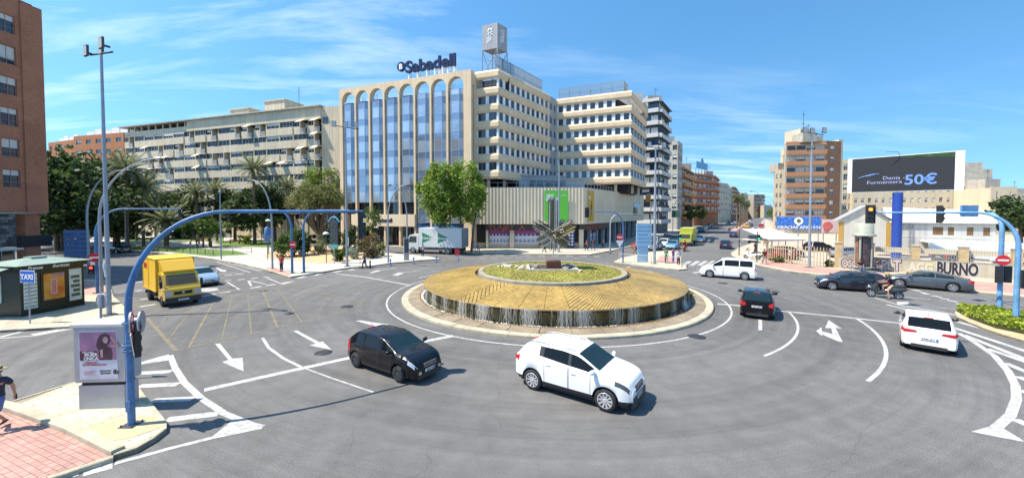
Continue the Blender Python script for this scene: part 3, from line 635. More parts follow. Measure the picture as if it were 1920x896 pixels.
# ---------------------------------------------------------------- star sculpture
SC = G(1036, 502.5, 1.868); SC = Vector((FC.x+.15, FC.y, 1.868))
st = thing('star_sculpture', SC, 'star-shaped stainless steel sculpture of square rods standing on a rusty block in the fountain lawn', 'sculpture')
q = MB(); q.box(-.53, .53, -.4, .4, 0, .5); q.build('pedestal', m_rust, st, local=True)
q = MB(); q.tube([(0, 0, .5), (0, 0, 1.5)], .045, 10); q.build('stem', m_inox, st, local=True)
q = MB(); q.box(-.022, .022, -.022, .022, 0, .94); q.add([(-.022, -.022, .94), (.022, -.022, .94), (.022, .022, .94), (-.022, .022, .94), (0, 0, 1)], [(0, 1, 4), (1, 2, 4), (2, 3, 4), (3, 0, 4)]); rod = q.mesh('rod', m_inox)
q = MB(); q.box(-.03, .03, -.012, .012, 0, 1); rod2 = q.mesh('rod', M('dark_inox', (.12, .105, .085), .4, .8))
hub = Vector((0, 0, 2.47))
from mathutils import Quaternion
def arm(d, L0, L1, k, sp, seed, roll=0, bias=0):
    r_ = random.Random(seed); d = Vector(d).normalized(); qn = Vector((0, 0, 1)).rotation_difference(d) @ Quaternion((0, 0, 1), roll)
    for i in range(k):
        for j in range(k):
            ox = (i-(k-1)/2)*sp; oy = (j-(k-1)/2)*sp; off = qn @ Vector((ox, oy, 0)); L_ = r_.uniform(L0, L1)*(1.08-.35*math.hypot(ox, oy))
            o = inst('rod', rod2 if r_.random() < .45 else rod, st, hub+off+d*.05, rot=qn.to_euler(), scale=(1, 1, L_), world=False)
arm((0, 0, 1), 2.6, 2.8, 6, .135, 1); arm((0, 0, -1), 1.0, 1.25, 5, .14, 2)
arm((-.86, -.1, .5), 1.5, 1.75, 6, .14, 3); arm((.62, .5, .55), 1.4, 1.65, 5, .15, 4); arm((.86, -.35, .46), 1.6, 1.8, 6, .14, 5)
arm((-.86, 0, -.5), 1.15, 1.35, 6, .13, 6); arm((.84, -.1, -.52), 1.2, 1.4, 6, .13, 7); arm((-.15, -.95, -.3), .6, .8, 4, .11, 8); arm((.45, -.7, .2), .9, 1.1, 4, .12, 10); arm((-.3, .9, .3), .9, 1.1, 4, .115, 9)
# ---------------------------------------------------------------- buildings
WIN = {}
def winmesh(w_, h, kind='plain', fr=None, pane=None, blind=0.0, div=2, t=.05):
    key = ('w', round(w_, 2), round(h, 2), kind, id(fr), id(pane), round(blind, 1), div)
    if key in WIN: return WIN[key]
    m = MB(); x = w_/2
    m.box(-x, x, 0, .05, 0, t, 0); m.box(-x, x, 0, .05, h-t, h, 0); m.box(-x, -x+t, .001, .051, t, h-t, 0); m.box(x-t, x, .001, .051, t, h-t, 0)
    for i in range(1, div): xx = -x+w_*i/div; m.box(xx-.025, xx+.025, .002, .048, t, h-t, 0)
    m.box(-x+t, x-t, .06, .07, t, h-t, 1)
    if kind == 'low': m.box(-x+t, x-t, .003, .047, h*.3, h*.3+.04, 0)
    if blind > 0: m.box(-x+t, x-t, .02, .035, h-t-(h-2*t)*blind, h-t, 2)
    WIN[key] = m.mesh('window', [fr or m_alu, pane or m_glass, m_shut]); return WIN[key]
def wall_punched(fr, a0, a1, z0, z1, rows, cols, dp=.22, m=None):
    m = m or fr.mb(); z = z0
    for zb, h in rows:
        if zb > z: m.box(a0, a1, 0, dp, z, zb)
        a = a0
        for c, w_ in cols:
            if c-w_/2 > a: m.box(a, c-w_/2, 0, dp, zb, zb+h)
            a = c+w_/2
        if a1 > a: m.box(a, a1, 0, dp, zb, zb+h)
        z = zb+h
    if z1 > z: m.box(a0, a1, 0, dp, z, z1)
    return m
def put_win(root, fr, a, y, z, me, name='window'): return inst(name, me, root, fr.p(a, y, z), fr.rz)
def lintel(*a): pass
def solid(pts, z0, z1, mat, root, name='body', off=.0):
    m = MB(); m.prism(ccw([(p[0], p[1]) for p in pts]), z0, z1); return m.build(name, mat, root)

# ---- bank -------------------------------------------------------
bk = thing('bank_building', (-19, 66.7, 0), 'bank tower with eight tall arched bays of blue glass, navy letters on its roof', 'bank building')
fb = Fr((-31.8, 71.7), (-6.4, 61.7)); BL = fb.L; ZT = 28.6
pw = .34; nb = 8; u0 = .55; u1 = BL-1.2; bw = (u1-u0)/nb
# arcade wall with round arches (real openings)
m = fb.mb(); ZS = 26.4; Rr = (bw-pw)/2
for i in range(nb+1):
    c = u0+i*bw; a, b = (0 if i == 0 else c-pw/2), (BL if i == nb else c+pw/2)
    m.box(a, b, -.25, .3, 0, ZS)
for i in range(nb):
    c = u0+(i+.5)*bw; ns = 14; top = ZT
    pts = [(c-Rr*math.cos(PI*k/ns), ZS+Rr*math.sin(PI*k/ns)) for k in range(ns+1)]
    for k in range(ns):
        (xa, za), (xb, zb) = pts[k], pts[k+1]
        m.add([(xa, -.25, za), (xb, -.25, zb), (xb, -.25, top), (xa, -.25, top), (xa, .75, za), (xb, .75, zb), (xb, .75, top), (xa, .75, top)], [(0, 1, 2, 3), (7, 6, 5, 4), (1, 0, 4, 5), (3, 2, 6, 7)])
for i in range(nb+1):
    c = u0+i*bw; a, b = (0 if i == 0 else c-pw/2), (BL if i == nb else c+pw/2); m.box(a, b, -.25, .75, ZS, ZT)
    if 0 < i <= nb: m.box(c-pw/2-.1, c+pw/2+.1, .28, .74, ZS-.3, ZS-.002)
m.build('arcade', m_beige, bk)
GT = 25.75
m = fb.mb(); m.box(.2, BL-.2, 1.5, 14, 3.4, GT-.3); m.box(.2, BL-.2, 3.5, 14, 0, 3.4); m.build('core', m_dark, bk)
m = fb.mb(); m.box(.1, .6, .76, 14, 0, GT); m.box(BL-.7, BL, .76, 14, 0, 28.2); m.box(.6, BL-.7, 1.2, 1.5, GT-.3, GT); m.build('side_wall', m_beige, bk)
m = fb.mb()
for i in range(nb):
    c = u0+(i+.5)*bw; hw = (bw-pw)/2; k_ = -.42
    zb = 7.8 if i < 5 else 4.2
    rows = [zb]; z = zb
    while z < GT-.5: z += (1.9 if len(rows) % 2 else 1.06); rows.append(min(z, GT))
    P = [(c-hw, .28), (c-hw*.5, k_), (c+hw*.5, k_), (c+hw, .28)]
    for s_ in range(3):
        A, B = fb.p(*P[s_]), fb.p(*P[s_+1]); f2 = Fr(A, B)
        for r_ in range(len(rows)-1):
            key = ('pane', round(f2.L, 2), round(rows[r_+1]-rows[r_], 2))
            if key not in WIN:
                qq = MB(); qq.box(.03, f2.L-.03, 0, .03, .03, rows[r_+1]-rows[r_]-.03); WIN[key] = qq.mesh('pane', m_glassb)
            inst('pane', WIN[key], bk, f2.p(0, 0, rows[r_]), f2.rz+rng.uniform(-.008, .008), mat=m_glassb2 if r_ % 2 or rng.random() < .12 else (m_glassb3 if rng.random() < .25 else m_glassb))
    for r_ in rows:
        PP = [fb.p(*p_) for p_ in P]
        for s_ in range(3):
            f2 = Fr(PP[s_], PP[s_+1]); q = MB(f2.T); q.box(0, f2.L, -.02, .05, r_-.035, r_+.035); mm = MB(); m.T, t_ = None, m.T; m.add(q.v, q.f); m.T = t_
    for p_ in P:
        m.box(p_[0]-.04, p_[0]+.04, p_[1]-.03, p_[1]+.04, zb, GT)
    m.T, t_ = None, m.T; m.prism(ccw([(x.x, x.y) for x in [fb.p(*p_) for p_ in P]]+[]), zb-.06, zb); m.prism(ccw([(x.x, x.y) for x in [fb.p(*p_) for p_ in P]]), GT, GT+.06); m.T = t_
m.build('glazing_bars', M('blue_grey_mullion', (.3, .36, .45), .5, .3), bk)
m = fb.mb(); m.box(u0+bw*.7, u0+bw*5+.1, -.5, 1.5, 3.55, 5.65); m.build('fascia', m_beige2, bk)
m = fb.mb(); m.box(u0+bw*5.1, BL-.8, -.1, .3, 3.1, 3.9); m.build('blue_fascia', M('blue_fascia', (.03, .16, .4), .4), bk)
for i in range(5):
    put_win(bk, fb, u0+(i+.5)*bw, .78, 5.65, winmesh(bw-pw, 2.1, 'plain', m_galvd, m_glass, 0, 2))
for i in range(8): put_win(bk, fb, u0+(i+.5)*bw, 3.2, .15, winmesh(bw-.3, 3.1, 'plain', m_galvd, m_glass, 0, 2), 'shop_window')
text('lettering', 'Sabadell', bk, fb.p(u0+bw*3.1, -.55, 4.3), fb.rz, size=.95, depth=.06, mat=M('navy', (.01, .02, .06), .4), bold=.02)
# roof sign
sg = thing('roof_sign', fb.p(18, 1.5, ZT), 'navy Sabadell letters with round B emblem on white posts above the arched bank', 'sign')
m_navy = M('navy_letters', (.012, .022, .07), .35, spec=.4)
me = text_mesh('Sabadell', 2.75, .35, m_navy, .085); xs_ = [v.co.x for v in me.vertices]; me.transform(Matrix.Diagonal((9.9/(max(xs_)-min(xs_)), 1, 1, 1))); inst('lettering', me, sg, fb.p(19.0, .9, 30.1), fb.rz)
q = fb.mb(); q.disc((13.1, .9, 31.3), .82, 'y', 24, 0, .35); q.build('emblem_disc', m_navy, sg)
text('emblem_letter', 'B', sg, fb.p(13.1, .68, 30.85), fb.rz, size=1.25, depth=.06, mat=m_white, bold=.05)
for a in (14.6, 16.4, 18.3, 19.9, 20.7, 21.4, 22.4, 23.6):
    q = fb.mb(); q.box(a-.09, a+.09, .85, 1.0, ZT, 30.2); q.box(a-.09, a+.09, 1.6, 1.72, ZT, 30.2); q.box(a-.05, a+.05, .95, 1.6, 30.0, 30.1); q.build('post', m_white, sg)
for i, (a, h) in enumerate([(2.2, 26.2), (5.1, 26.5), (14.1, 26.6), (21.4, 26.4)]):
    q = fb.mb(); q.tube([fb.T.inverted() @ fb.p(a, 3, 26)], .05) if False else None
    for k in range(3): q.tube([(a+k*.35, 3, 25.7), (a+k*.35+.3, 3, h+1.5)], .04, 6)
    q.build('roof_pipe', m_galv, bk)
# rooftop sign cube on trusses
cb_ = thing('rooftop_box_sign', (-2.6, 65.6, 28.6), 'grey box sign with white emblem raised on steel trusses above the office roof', 'sign')
n0, l0, r0 = Vector((-2.4, 64, 0)), Vector((-4.97, 65.1, 0)), Vector((-.82, 65.9, 0)); b0 = l0+r0-n0
solid([n0, r0, b0, l0], 33.0, 37.1, M('grey_ribbed_panel', (.36, .36, .38), .6, nz=[(.6, .08)], streak=.1), cb_, 'box')
for c in (n0, l0, r0, b0):
    q = MB(); q.tube([c+Vector((0, 0, 28.5)), c+Vector((0, 0, 33))], .09, 6); q.build('leg', m_galv, cb_)
cs = [n0, r0, b0, l0]
for i in range(4):
    a, b = cs[i], cs[(i+1) % 4]; q = MB(); q.tube([a+Vector((0, 0, 28.7)), b+Vector((0, 0, 32.9))], .05, 5); q.tube([b+Vector((0, 0, 28.7)), a+Vector((0, 0, 32.9))], .05, 5); q.build('brace', m_galv, cb_)
for A, B in ((l0, n0), (n0, r0)):
    f2 = Fr(A, B); q = f2.mb()
    for k in range(int(f2.L/.28)): q.box(.1+k*.28, .13+k*.28, -.02, 0, 33.05, 37.05)
    q.build('rib', m_grey, cb_)
    q = f2.mb(); c = f2.L/2; q.lathe([(.25, -.06), (.38, -.06), (.38, -.02), (.25, -.02)], 14, 0, (c, 0, 36.0), 'y'); q.lathe([(.2, -.06), (.32, -.06), (.32, -.02), (.2, -.02)], 14, 0, (c, 0, 35.45), 'y')
    for k in range(4): q.box(c-.5+k*.22, c-.4+k*.22, -.05, -.01, 34.0+k*.12, 35.0+k*.12)
    for k in range(3): q.box(c+.18, c+.45, -.05, -.01, 35.3+k*.4, 35.5+k*.4)
    q.build('emblem', m_white, cb_)
# ---- office -----------------------------------------------------
of = thing('office_building', (5, 70, 0), 'beige office block with banded window strips above a ribbed podium with green and yellow banners', 'office building')
oN = Fr((-5.8, 63.2), (-2.2, 61.8)); oA = Fr((-2.2, 61.8), (7.1, 75.0)); oB = Fr((9.1, 78.2), (22.3, 72.6)); oC = Fr((22.3, 72.6), (29.2, 84.7)); oG = Fr((7.1, 75.0), (9.1, 78.2))
ZR = [12.8+2.65*k for k in range(6)]; WH = 1.25
def bandprof(z0, z1, d=.3): return [(0, z0), (-d*.45, z0+.05), (-d, z0+.38), (-d, z1-.35), (-d*.2, z1), (0, z1)]
mb_ = {0: MB(), 1: MB()}
def addT(dst, src): t = dst.T; dst.T = None; o = len(dst.v); dst.v += src.v; dst.f += [tuple(i+o for i in f) for f in src.f]; dst.m += src.m; dst.s += src.s; dst.T = t
for fr, cols, toprow in ((oN, 2, False), (oA, 10, True), (oB, 9, True), (oC, 5, False)):
    L = fr.L; W_ = L/cols
    zz_ = [11.35]+[z+WH for z in ZR]
    q = fr.mb(); e = .16
    for k, zb in enumerate(ZR+[28.75]):
        z0 = zz_[k] if k else 11.35
        if k == 6: z0 = ZR[5]+WH
        if zb-z0 > .2: q.extr(bandprof(z0, zb), -e, L+e)
    addT(mb_[0], q)
    for k, zb in enumerate(ZR):
        if k == 5 and not toprow:
            continue
        n_ = cols if not (k == 5 and fr is oB) else cols-2
        for c in range(n_):
            ww = W_*(.62 if cols > 2 else .72) if fr is not oC else W_*.92; a = (c+.5)*W_
            me = winmesh(ww, WH, 'plain', m_galv, m_glass, 0, 1 if cols > 5 else 2)
            put_win(of, fr, a, .08, zb, me)
        q = fr.mb()
        for c in range(n_+1):
            ww = W_*(.62 if cols > 2 else .72) if fr is not oC else W_*.92
            a0 = max(0, c*W_-(W_-ww)/2); a1_ = min(L, c*W_+(W_-ww)/2); q.box(a0, a1_, 0, .3, zb, zb+WH)
        q.build('window_piers', M('pale_panel', (.74, .74, .74), .6, nz=[(.5, .1)]), of)
mb_[0].build('spandrel_bands', m_beige, of)
# body of the block
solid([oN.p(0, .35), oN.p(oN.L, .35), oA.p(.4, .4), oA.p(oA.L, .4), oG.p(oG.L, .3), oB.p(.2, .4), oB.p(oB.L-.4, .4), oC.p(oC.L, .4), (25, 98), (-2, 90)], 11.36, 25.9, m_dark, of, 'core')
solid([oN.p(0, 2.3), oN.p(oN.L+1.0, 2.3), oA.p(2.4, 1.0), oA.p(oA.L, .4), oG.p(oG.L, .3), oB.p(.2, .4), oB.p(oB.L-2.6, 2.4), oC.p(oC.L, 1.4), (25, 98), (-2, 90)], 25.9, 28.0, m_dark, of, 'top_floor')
for fr in (oN, oC):                           # roof terrace posts and rails
    q = fr.mb()
    for k in range(5): q.box(fr.L*k/5, fr.L*k/5+.06, .2, .26, ZR[5]-.05, ZR[5]+WH)
    q.box(0, fr.L, .2, .25, ZR[5]+.5, ZR[5]+.56); q.box(0, fr.L, .2, .25, ZR[5]+.25, ZR[5]+.29); q.build('terrace_rail', m_galv, of)
# grey recessed stair strip with windows
q = oG.mb(); wall_punched(oG, 0, oG.L, 11.3, 28.6, [(z, WH) for z in ZR], [(oG.L*.3, .7), (oG.L*.72, .7)], .3, q); q.build('stair_wall', m_grey, of)
for z in ZR:
    for a in (oG.L*.3, oG.L*.72): put_win(of, oG, a, .1, z, winmesh(.7, WH, 'plain', m_galv, m_glass, 0, 1))
# soffit void: columns under the wings
for p in [oN.p(1.8, .8), oA.p(3, 1), oA.p(9, 1), oB.p(4, 1), oB.p(11.5, 1), oC.p(6, 1), oC.p(12, 1)]:
    q = MB(); q.box(p.x-.25, p.x+.25, p.y-.25, p.y+.25, 9.8, 11.4); q.build('column', m_beige, of)
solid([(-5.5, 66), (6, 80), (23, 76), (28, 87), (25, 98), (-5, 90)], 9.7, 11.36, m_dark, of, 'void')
# glazed rooftop pavilion
pf = Fr((1.2, 66.5), (9.5, 68.5)); q = pf.mb(); wall_punched(pf, 0, pf.L, 9.9, 12.3, [(10.3, 1.25)], [(5.1, 6.5)], .2, q); q.box(0, pf.L, .2, 7, 9.9, 12.25); q.box(-.15, pf.L+.15, -.2, 7, 12.3, 12.45); q.build('roof_pavilion', m_grey, of)
for k in range(5): put_win(of, pf, 2.5+k*1.3, .05, 10.3, winmesh(1.28, 1.25, 'plain', m_galv, m_glass, 0, 1))
pf2 = Fr((9.5, 68.2), (13, 69)); q = pf2.mb(); q.box(0, pf2.L, 0, 5, 9.9, 11.5); q.build('roof_pavilion', m_grey, of)
# roof screens
for fr, a0, a1_, zt in ((Fr(oA.p(.8, 1.2), oA.p(oA.L, 1.2)), 0, 15, 31.6), (Fr(oB.p(0, 1.4), oB.p(oB.L-1.5, 1.4)), 0, 12.7, 31.3), (Fr(oB.p(oB.L-1.5, 1.4), oC.p(4.5, 1.6)), 0, 5, 31.3)):
    a1_ = min(a1_, fr.L); n_ = max(1, round((a1_-a0)/2.1)); w_ = (a1_-a0)/n_
    key = ('scr', round(w_, 2), zt)
    q = MB()
    for k in range(int(w_/.13)): q.box(k*.13, k*.13+.05, 0, .03, 28.5, zt-.06)
    for zq in (28.9, 30.0, zt-.1): q.box(0, w_, .03, .06, zq, zq+.06)
    q.box(-.04, .04, -.02, .08, 28.0, zt); q.tube([(0, .05, 30.8), (0, 1.2, 28.6)], .03, 5)
    me = q.mesh('screen_panel', M('mesh_screen', (.26, .28, .3), .6, .3))
    for k in range(n_): inst('screen_panel', me, of, fr.p(a0+k*w_), fr.rz)
q = Fr((22.5, 84), (28.5, 82)).mb(); q.box(0, 5.5, 0, 6, 27, 31.3); q.build('roof_hut', m_conc, of)
q = Fr((26, 86), (30, 85)).mb(); q.box(0, 4, 0, 6, 27, 30); q.build('roof_hut', m_beige2, of)
# podium
pA = Fr((-6.3, 61.7), (11.7, 61.7)); pS = Fr((11.7, 61.7), (31.6, 92.3))
q = pA.mb(); n_ = 33; w_ = 18/n_; prof = []
for k in range(n_):
    for (t, d) in ((0, 0), (.2, -.04), (.5, -.07), (.8, -.04)): prof.append(((k+t)*w_, d))
prof.append((18, 0)); vs = []; 
for (a, d) in prof: vs += [(a, d, 4.1), (a, d, 9.9)]
q.add(vs, [(2*i, 2*i+2, 2*i+3, 2*i+1) for i in range(len(prof)-1)]); q.build('ribbed_cladding', m_beige2, of)
q = pS.mb(); n_ = 36; w_ = pS.L/n_
for k in range(n_):
    for z0, z1 in ((4.1, 6.9), (6.92, 9.9)):
        q.box(k*w_, (k+1)*w_-.03, -.05, .1, z0, z1)
q.build('side_cladding', m_beige2, of)
solid([(-6.25, 61.76), (11.65, 61.76), pS.p(pS.L, .12), (20, 97), (-6, 90)], 4.12, 9.72, m_conc, of, 'podium')
q = pA.mb(); q.box(0, 18, -.02, .3, 9.9, 10.0); q.build('coping', m_conc, of); q = pS.mb(); q.box(0, pS.L, -.07, .3, 9.9, 10.0); q.build('coping', m_conc, of)
for fr, a0, a1_ in ((pA, 1, 18), (pS, .5, 20)):
    q = fr.mb(); q.box(a0, a1_, .35, .4, 10.75, 10.8)
    k = a0
    while k < a1_: q.box(k, k+.05, .35, .4, 9.9, 10.75); k += 1.5
    q.build('handrail', m_galv, of)
# ground floor of the podium
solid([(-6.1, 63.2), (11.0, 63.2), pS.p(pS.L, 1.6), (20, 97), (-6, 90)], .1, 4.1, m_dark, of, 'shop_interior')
q = pA.mb(); q.box(0, 18, 1.4, 1.6, 0, 1.0); q.build('shop_plinth', m_beige, of)
q = pA.mb(); q.box(2.0, 12.2, .1, .3, 3.1, 4.09); q.build('sign_board', M('dark_brown_board', (.05, .025, .02), .5), of)
q = pS.mb(); q.box(.6, 14, .6, .8, 3.0, 4.09); q.build('sign_board', MATS['dark_brown_board'], of)
text('lettering', 'TLAJET  A', of, pA.p(5.4, .06, 3.2), 0, size=1.05, depth=.05, mat=M('rust_red_letters', (.3, .07, .03), .5), bold=.03, sx=1.3)
text('lettering', 'HILAL NTU', of, pS.p(5.5, .56, 3.1), pS.rz, size=1.0, depth=.05, mat=MATS['rust_red_letters'], bold=.03, sx=1.3)
for a, w_ in ((2.25, .4), (6.3, .7), (11.3, .8), (14.7, .5), (17.6, .7)):
    q = pA.mb(); q.box(a-w_/2, a+w_/2, .7, 1.5, 0, 3.2); q.build('pier', m_beige2, of)
m_pur = M('purple_print', (.32, .06, .24), .5); m_pw = M('white_print', (.62, .64, .72), .5, nz=[(3, .15)]); m_pdk = M('dark_print', (.08, .07, .14), .5)
def poster(fr, a0, a1_, y, z0, z1, lab):
    o = thing('window_poster', fr.p((a0+a1_)/2, y, z0), lab, 'poster', 'purple posters along the shop windows')
    q = fr.mb(); q.box(a0, a1_, y, y+.04, z0, z1); q.build('sheet', m_pw, o)
    q = fr.mb(); q.box(a0, a1_, y-.01, y, z1-.62, z1); q.build('print_band', m_pur, o)
    q = fr.mb(); n_ = 6
    for k in range(n_):
        w_ = (a1_-a0)/n_
        for zq, hh in ((z0+.28, .2), (z0+.62, .12), (z0+1.28, .3)): q.box(a0+k*w_+.08, a0+(k+1)*w_-.1, y-.012, y-.002, zq, zq+hh)
    q.build('print_blocks', m_pdk, o)
poster(pA, 2.6, 5.9, 1.3, .85, 3.05, 'purple and white poster filling the leftmost shop window, left of the white pier'); poster(pA, 6.7, 10.8, 1.3, .85, 3.05, 'wide purple and white poster right of the white pier, half behind the star sculpture')
poster(pS, 4.6, 6.6, 1.3, 1.0, 2.9, 'purple poster in the shaded side window nearest the shop corner'); poster(pS, 7.2, 9.4, 1.3, 1.0, 2.9, 'purple poster in the second shaded side window from the shop corner')
q = pA.mb(); q.box(11.75, 14.4, 1.3, 1.4, .9, 3.0); q.build('shop_window', m_pw, of)
q = pA.mb(); q.box(11.75, 14.4, 1.28, 1.3, 2.3, 3.0); q.build('green_print', M('lime_print', (.2, .5, .06), .5), of)
bb = thing('opening_board', pA.p(15.9, .8), 'tall navy board with rows of white squares at the shop corner', 'sign')
q = pA.mb(); q.box(15.3, 16.5, .8, .95, .15, 3.3); q.build('board', M('navy_board', (.02, .04, .16), .5), bb)
for i in range(2):
    for j in range(5):
        q = pA.mb(); q.box(15.5+i*.48, 15.8+i*.48, .77, .8, .6+j*.5, .9+j*.5); q.build('square', m_white, bb)
for fr, n_ in ((pS, 9),):
    for k in range(n_): put_win(of, fr, 1.4+k*3.4+1.6, 1.5, .3, winmesh(3.0, 2.7, 'plain', m_galvd, m_glass, 0, 2), 'shop_window')
    for k in range(n_+1): q = fr.mb(); q.box(1.2+k*3.4, 1.6+k*3.4, .9, 1.5, 0, 4.1); q.build('pier', m_grey, of)
# banners
def figure(fr, ca, zb, h, y, mat, root, sd):
    r_ = random.Random(sd); q = fr.mb(); P = lambda a, z: (ca+a*h, y, zb+z*h)
    for pth, ra in (([P(0, .52), P(.02, .82)], [.05*h, .06*h]), ([P(.02, .82), P(.03, .88), P(.035, .97)], [.02*h, .035*h, .03*h]), ([P(0, .54), P(-.07, .28), P(-.1, 0)], [.045*h, .03*h, .02*h]), ([P(0, .54), P(.07, .3), P(.12, .02)], [.045*h, .03*h, .02*h]), ([P(.02, .8), P(-.12, .62), P(-.16, .48)], [.02*h, .018*h, .012*h]), ([P(.02, .8), P(.12, .66), P(.09, .5)], [.02*h, .018*h, .012*h])):
        q.tube(pth, ra, 6)
    t = fr.T.inverted()
    q2 = MB()
    for v in q.v:
        l = t @ Vector(v); l.y = y+(l.y-y)*.08; q2.v.append(tuple(fr.T @ l))
    q2.f, q2.m, q2.s = q.f, q.m, q.s; q2.build('printed_figure', mat, root)
bg_ = thing('green_banner', pA.p(13.2, -.2, 4.6), 'bright green banner with a printed figure on the ribbed podium wall', 'banner')
q = pA.mb(); q.box(11.5, 15.3, -.26, -.22, 4.55, 9.45); q.build('cloth', M('green_banner', (.13, .52, .05), .6), bg_)
text('lettering', 'SIN', bg_, pA.p(12.35, -.27, 8.35), 0, size=.75, depth=.01, mat=m_white, bold=.03); text('lettering', 'VERDE', bg_, pA.p(12.75, -.27, 7.75), 0, size=.72, depth=.01, mat=m_white, bold=.03)
q = pA.mb(); q.box(14.1, 15.0, -.272, -.262, 8.75, 8.8); q.box(14.1, 14.9, -.272, -.262, 8.55, 8.6); q.build('small_print', m_white, bg_)
figure(pA, 13.4, 4.8, 3.3, -.262, M('dark_green_print', (.02, .12, .03), .6), bg_, 1)
by_ = thing('yellow_banner', pS.p(1.7, -.1, 4.6), 'mustard yellow banner with a printed figure on the grey side of the podium', 'banner')
q = pS.mb(); q.box(1.0, 3.7, -.13, -.09, 4.45, 9.5); q.build('cloth', M('yellow_banner', (.55, .33, .03), .6), by_)
figure(pS, 2.4, 4.6, 3.5, -.135, M('brown_print', (.12, .06, .02), .6), by_, 2)
q = pS.mb(); q.box(1.3, 2.0, -.14, -.13, 8.2, 8.7); q.build('small_print', m_shut, by_)
q = pS.mb(); q.box(pS.L-9, pS.L-3.4, -.1, -.04, 5.4, 8.1); q.build('display_window', m_glass, of)

# ---- left apartment slab ---------------------------------------
m_apt = M('apartment_render', (.63, .53, .38), .85, nz=[(.3, .1), (4, .06)], streak=.25)
ap = thing('apartment_building', (-70, 90, 0), 'long pale apartment slab with stepped balconies and awnings behind the palm park', 'apartment building')
fa = Fr((-100.5, 100.3), (-39.4, 80.0)); AL = fa.L
nm = 17; mw = AL/nm; rows = [24.1-2.8*k for k in range(8)]
wall = fa.mb(); rail_me = {}; aw = []
m_aw = M('cream_awning', (.62, .56, .42), .8, nz=[(.5, .1)])
qq = MB(); qq.add([(0, 0, 1.15), (mw*.42, 0, 1.15), (mw*.42, -1.1, .55), (0, -1.1, .55), (0, -1.1, .42), (mw*.42, -1.1, .42)], [(0, 1, 2, 3), (3, 2, 5, 4)]); aw_me = qq.mesh('awning', m_aw)
qq = MB()
for k in range(int(mw*.45/.12)): qq.box(k*.12, k*.12+.05, 0, .03, 0, 1.0)
qq.box(0, mw*.45, -.01, .04, .97, 1.03); rl_me = qq.mesh('balcony_railing', M('pale_railing', (.5, .5, .5), .5))
for r_, zb in enumerate(rows):
    zt = zb+1.2; nxt = rows[r_+1]+1.2 if r_+1 < len(rows) else 0
    for k in range(nm):
        a = k*mw; typ = random.Random(r_*3+k*7).random() if k not in (nm-1,) else .9
        st_ = (k//4) % 2
        if typ < .62:      # ribbon window above a flush parapet
            wall.box(a, a+mw, 0-.25*st_, .25, nxt, zb-.02 if True else zb)
            wall.box(a, a+.2, -.2*st_, .25, zb-.02, zt)
            put_win(ap, fa, a+mw/2+.1, .1-.2*st_, zb, winmesh(mw-.2, 1.2, 'plain', m_alu, m_glassd, rng.choice([0, 0, 0, .3, .5]), rng.choice([3, 4])))
            if rng.random() < .14: inst('awning', aw_me, ap, fa.p(a+.3, -.05-.2*st_, zb+.1), fa.rz)
        else:              # parapet for half and open balcony for the rest
            wall.box(a, a+mw*.5, -.1, .2, nxt, zb); wall.box(a+mw*.5, a+mw, -.35, 1.2, nxt-.05, nxt+.12); wall.box(a+mw*.5-.1, a+mw*.5+.1, -.1, 1.2, nxt+.12, zt)
            inst('balcony_railing', rl_me, ap, fa.p(a+mw*.52, -.32, nxt+.12), fa.rz)
            put_win(ap, fa, a+mw*.75, 1.15, nxt+.12, winmesh(mw*.45, 2.4, 'plain', m_alu, m_glassd, rng.choice([0, .4, .8]), 2), 'balcony_door')
            put_win(ap, fa, a+mw*.25, .15, zb, winmesh(mw*.45, 1.15, 'plain', m_alu, m_glassd, rng.choice([0, .5]), 2))
            if rng.random() < .22: inst('awning', aw_me, ap, fa.p(a+mw*.5, -.35, zb+.15), fa.rz)
    # slab edge lines
    wall.box(-.3, AL+.2, .24, 1.3, zt, zt+.12)
wall.box(24, AL, -.25, .3, 25.3, 27.75); wall.box(0, 24, .0, .3, 25.3, 26.6)
for k in range(9): wall.box(1+k*2.7, 1.3+k*2.7, .1, .4, 26.6, 27.75)
wall.build('wall', m_apt, ap)
q = fa.mb(); q.box(-1.2, AL+.3, -.8, 13, 27.75, 28.0); q.build('roof_slab', m_conc, ap)
q = fa.mb(); q.box(0, AL, 1.3, 12, 0, 25.3); q.box(24, AL, .3, 12, 25.3, 27.75); q.box(0, 24, 3, 12, 25.3, 27.75); q.build('core', m_dark, ap)
f3 = Fr((-39.4, 80.0), (-35.0, 79.0)); q = f3.mb(); q.box(0, 6, 0, 12, 0, 27.7); q.build('end_wall', m_apt, ap)
q = f3.mb(); q.box(.3, 1.6, -.06, 0, 24.3, 25.6); q.build('window', m_glass, ap)
for a, w_, z in ((34, 6, 30.2), (45, 6, 31.2)):
    q = fa.mb(); q.box(a, a+w_, 3, 8, 28, z); q.box(a-.2, a+w_+.2, 2.8, 8.2, z, z+.25); q.build('roof_hut', m_apt, ap)
q = fa.mb(); q.tube([(52, 6, 28), (52, 6, 35)], .05, 5)
for k in range(4): q.box(51.4, 52.6, 5.98, 6.02, 33+k*.4, 33.04+k*.4)
q.build('aerial', m_galvd, ap)
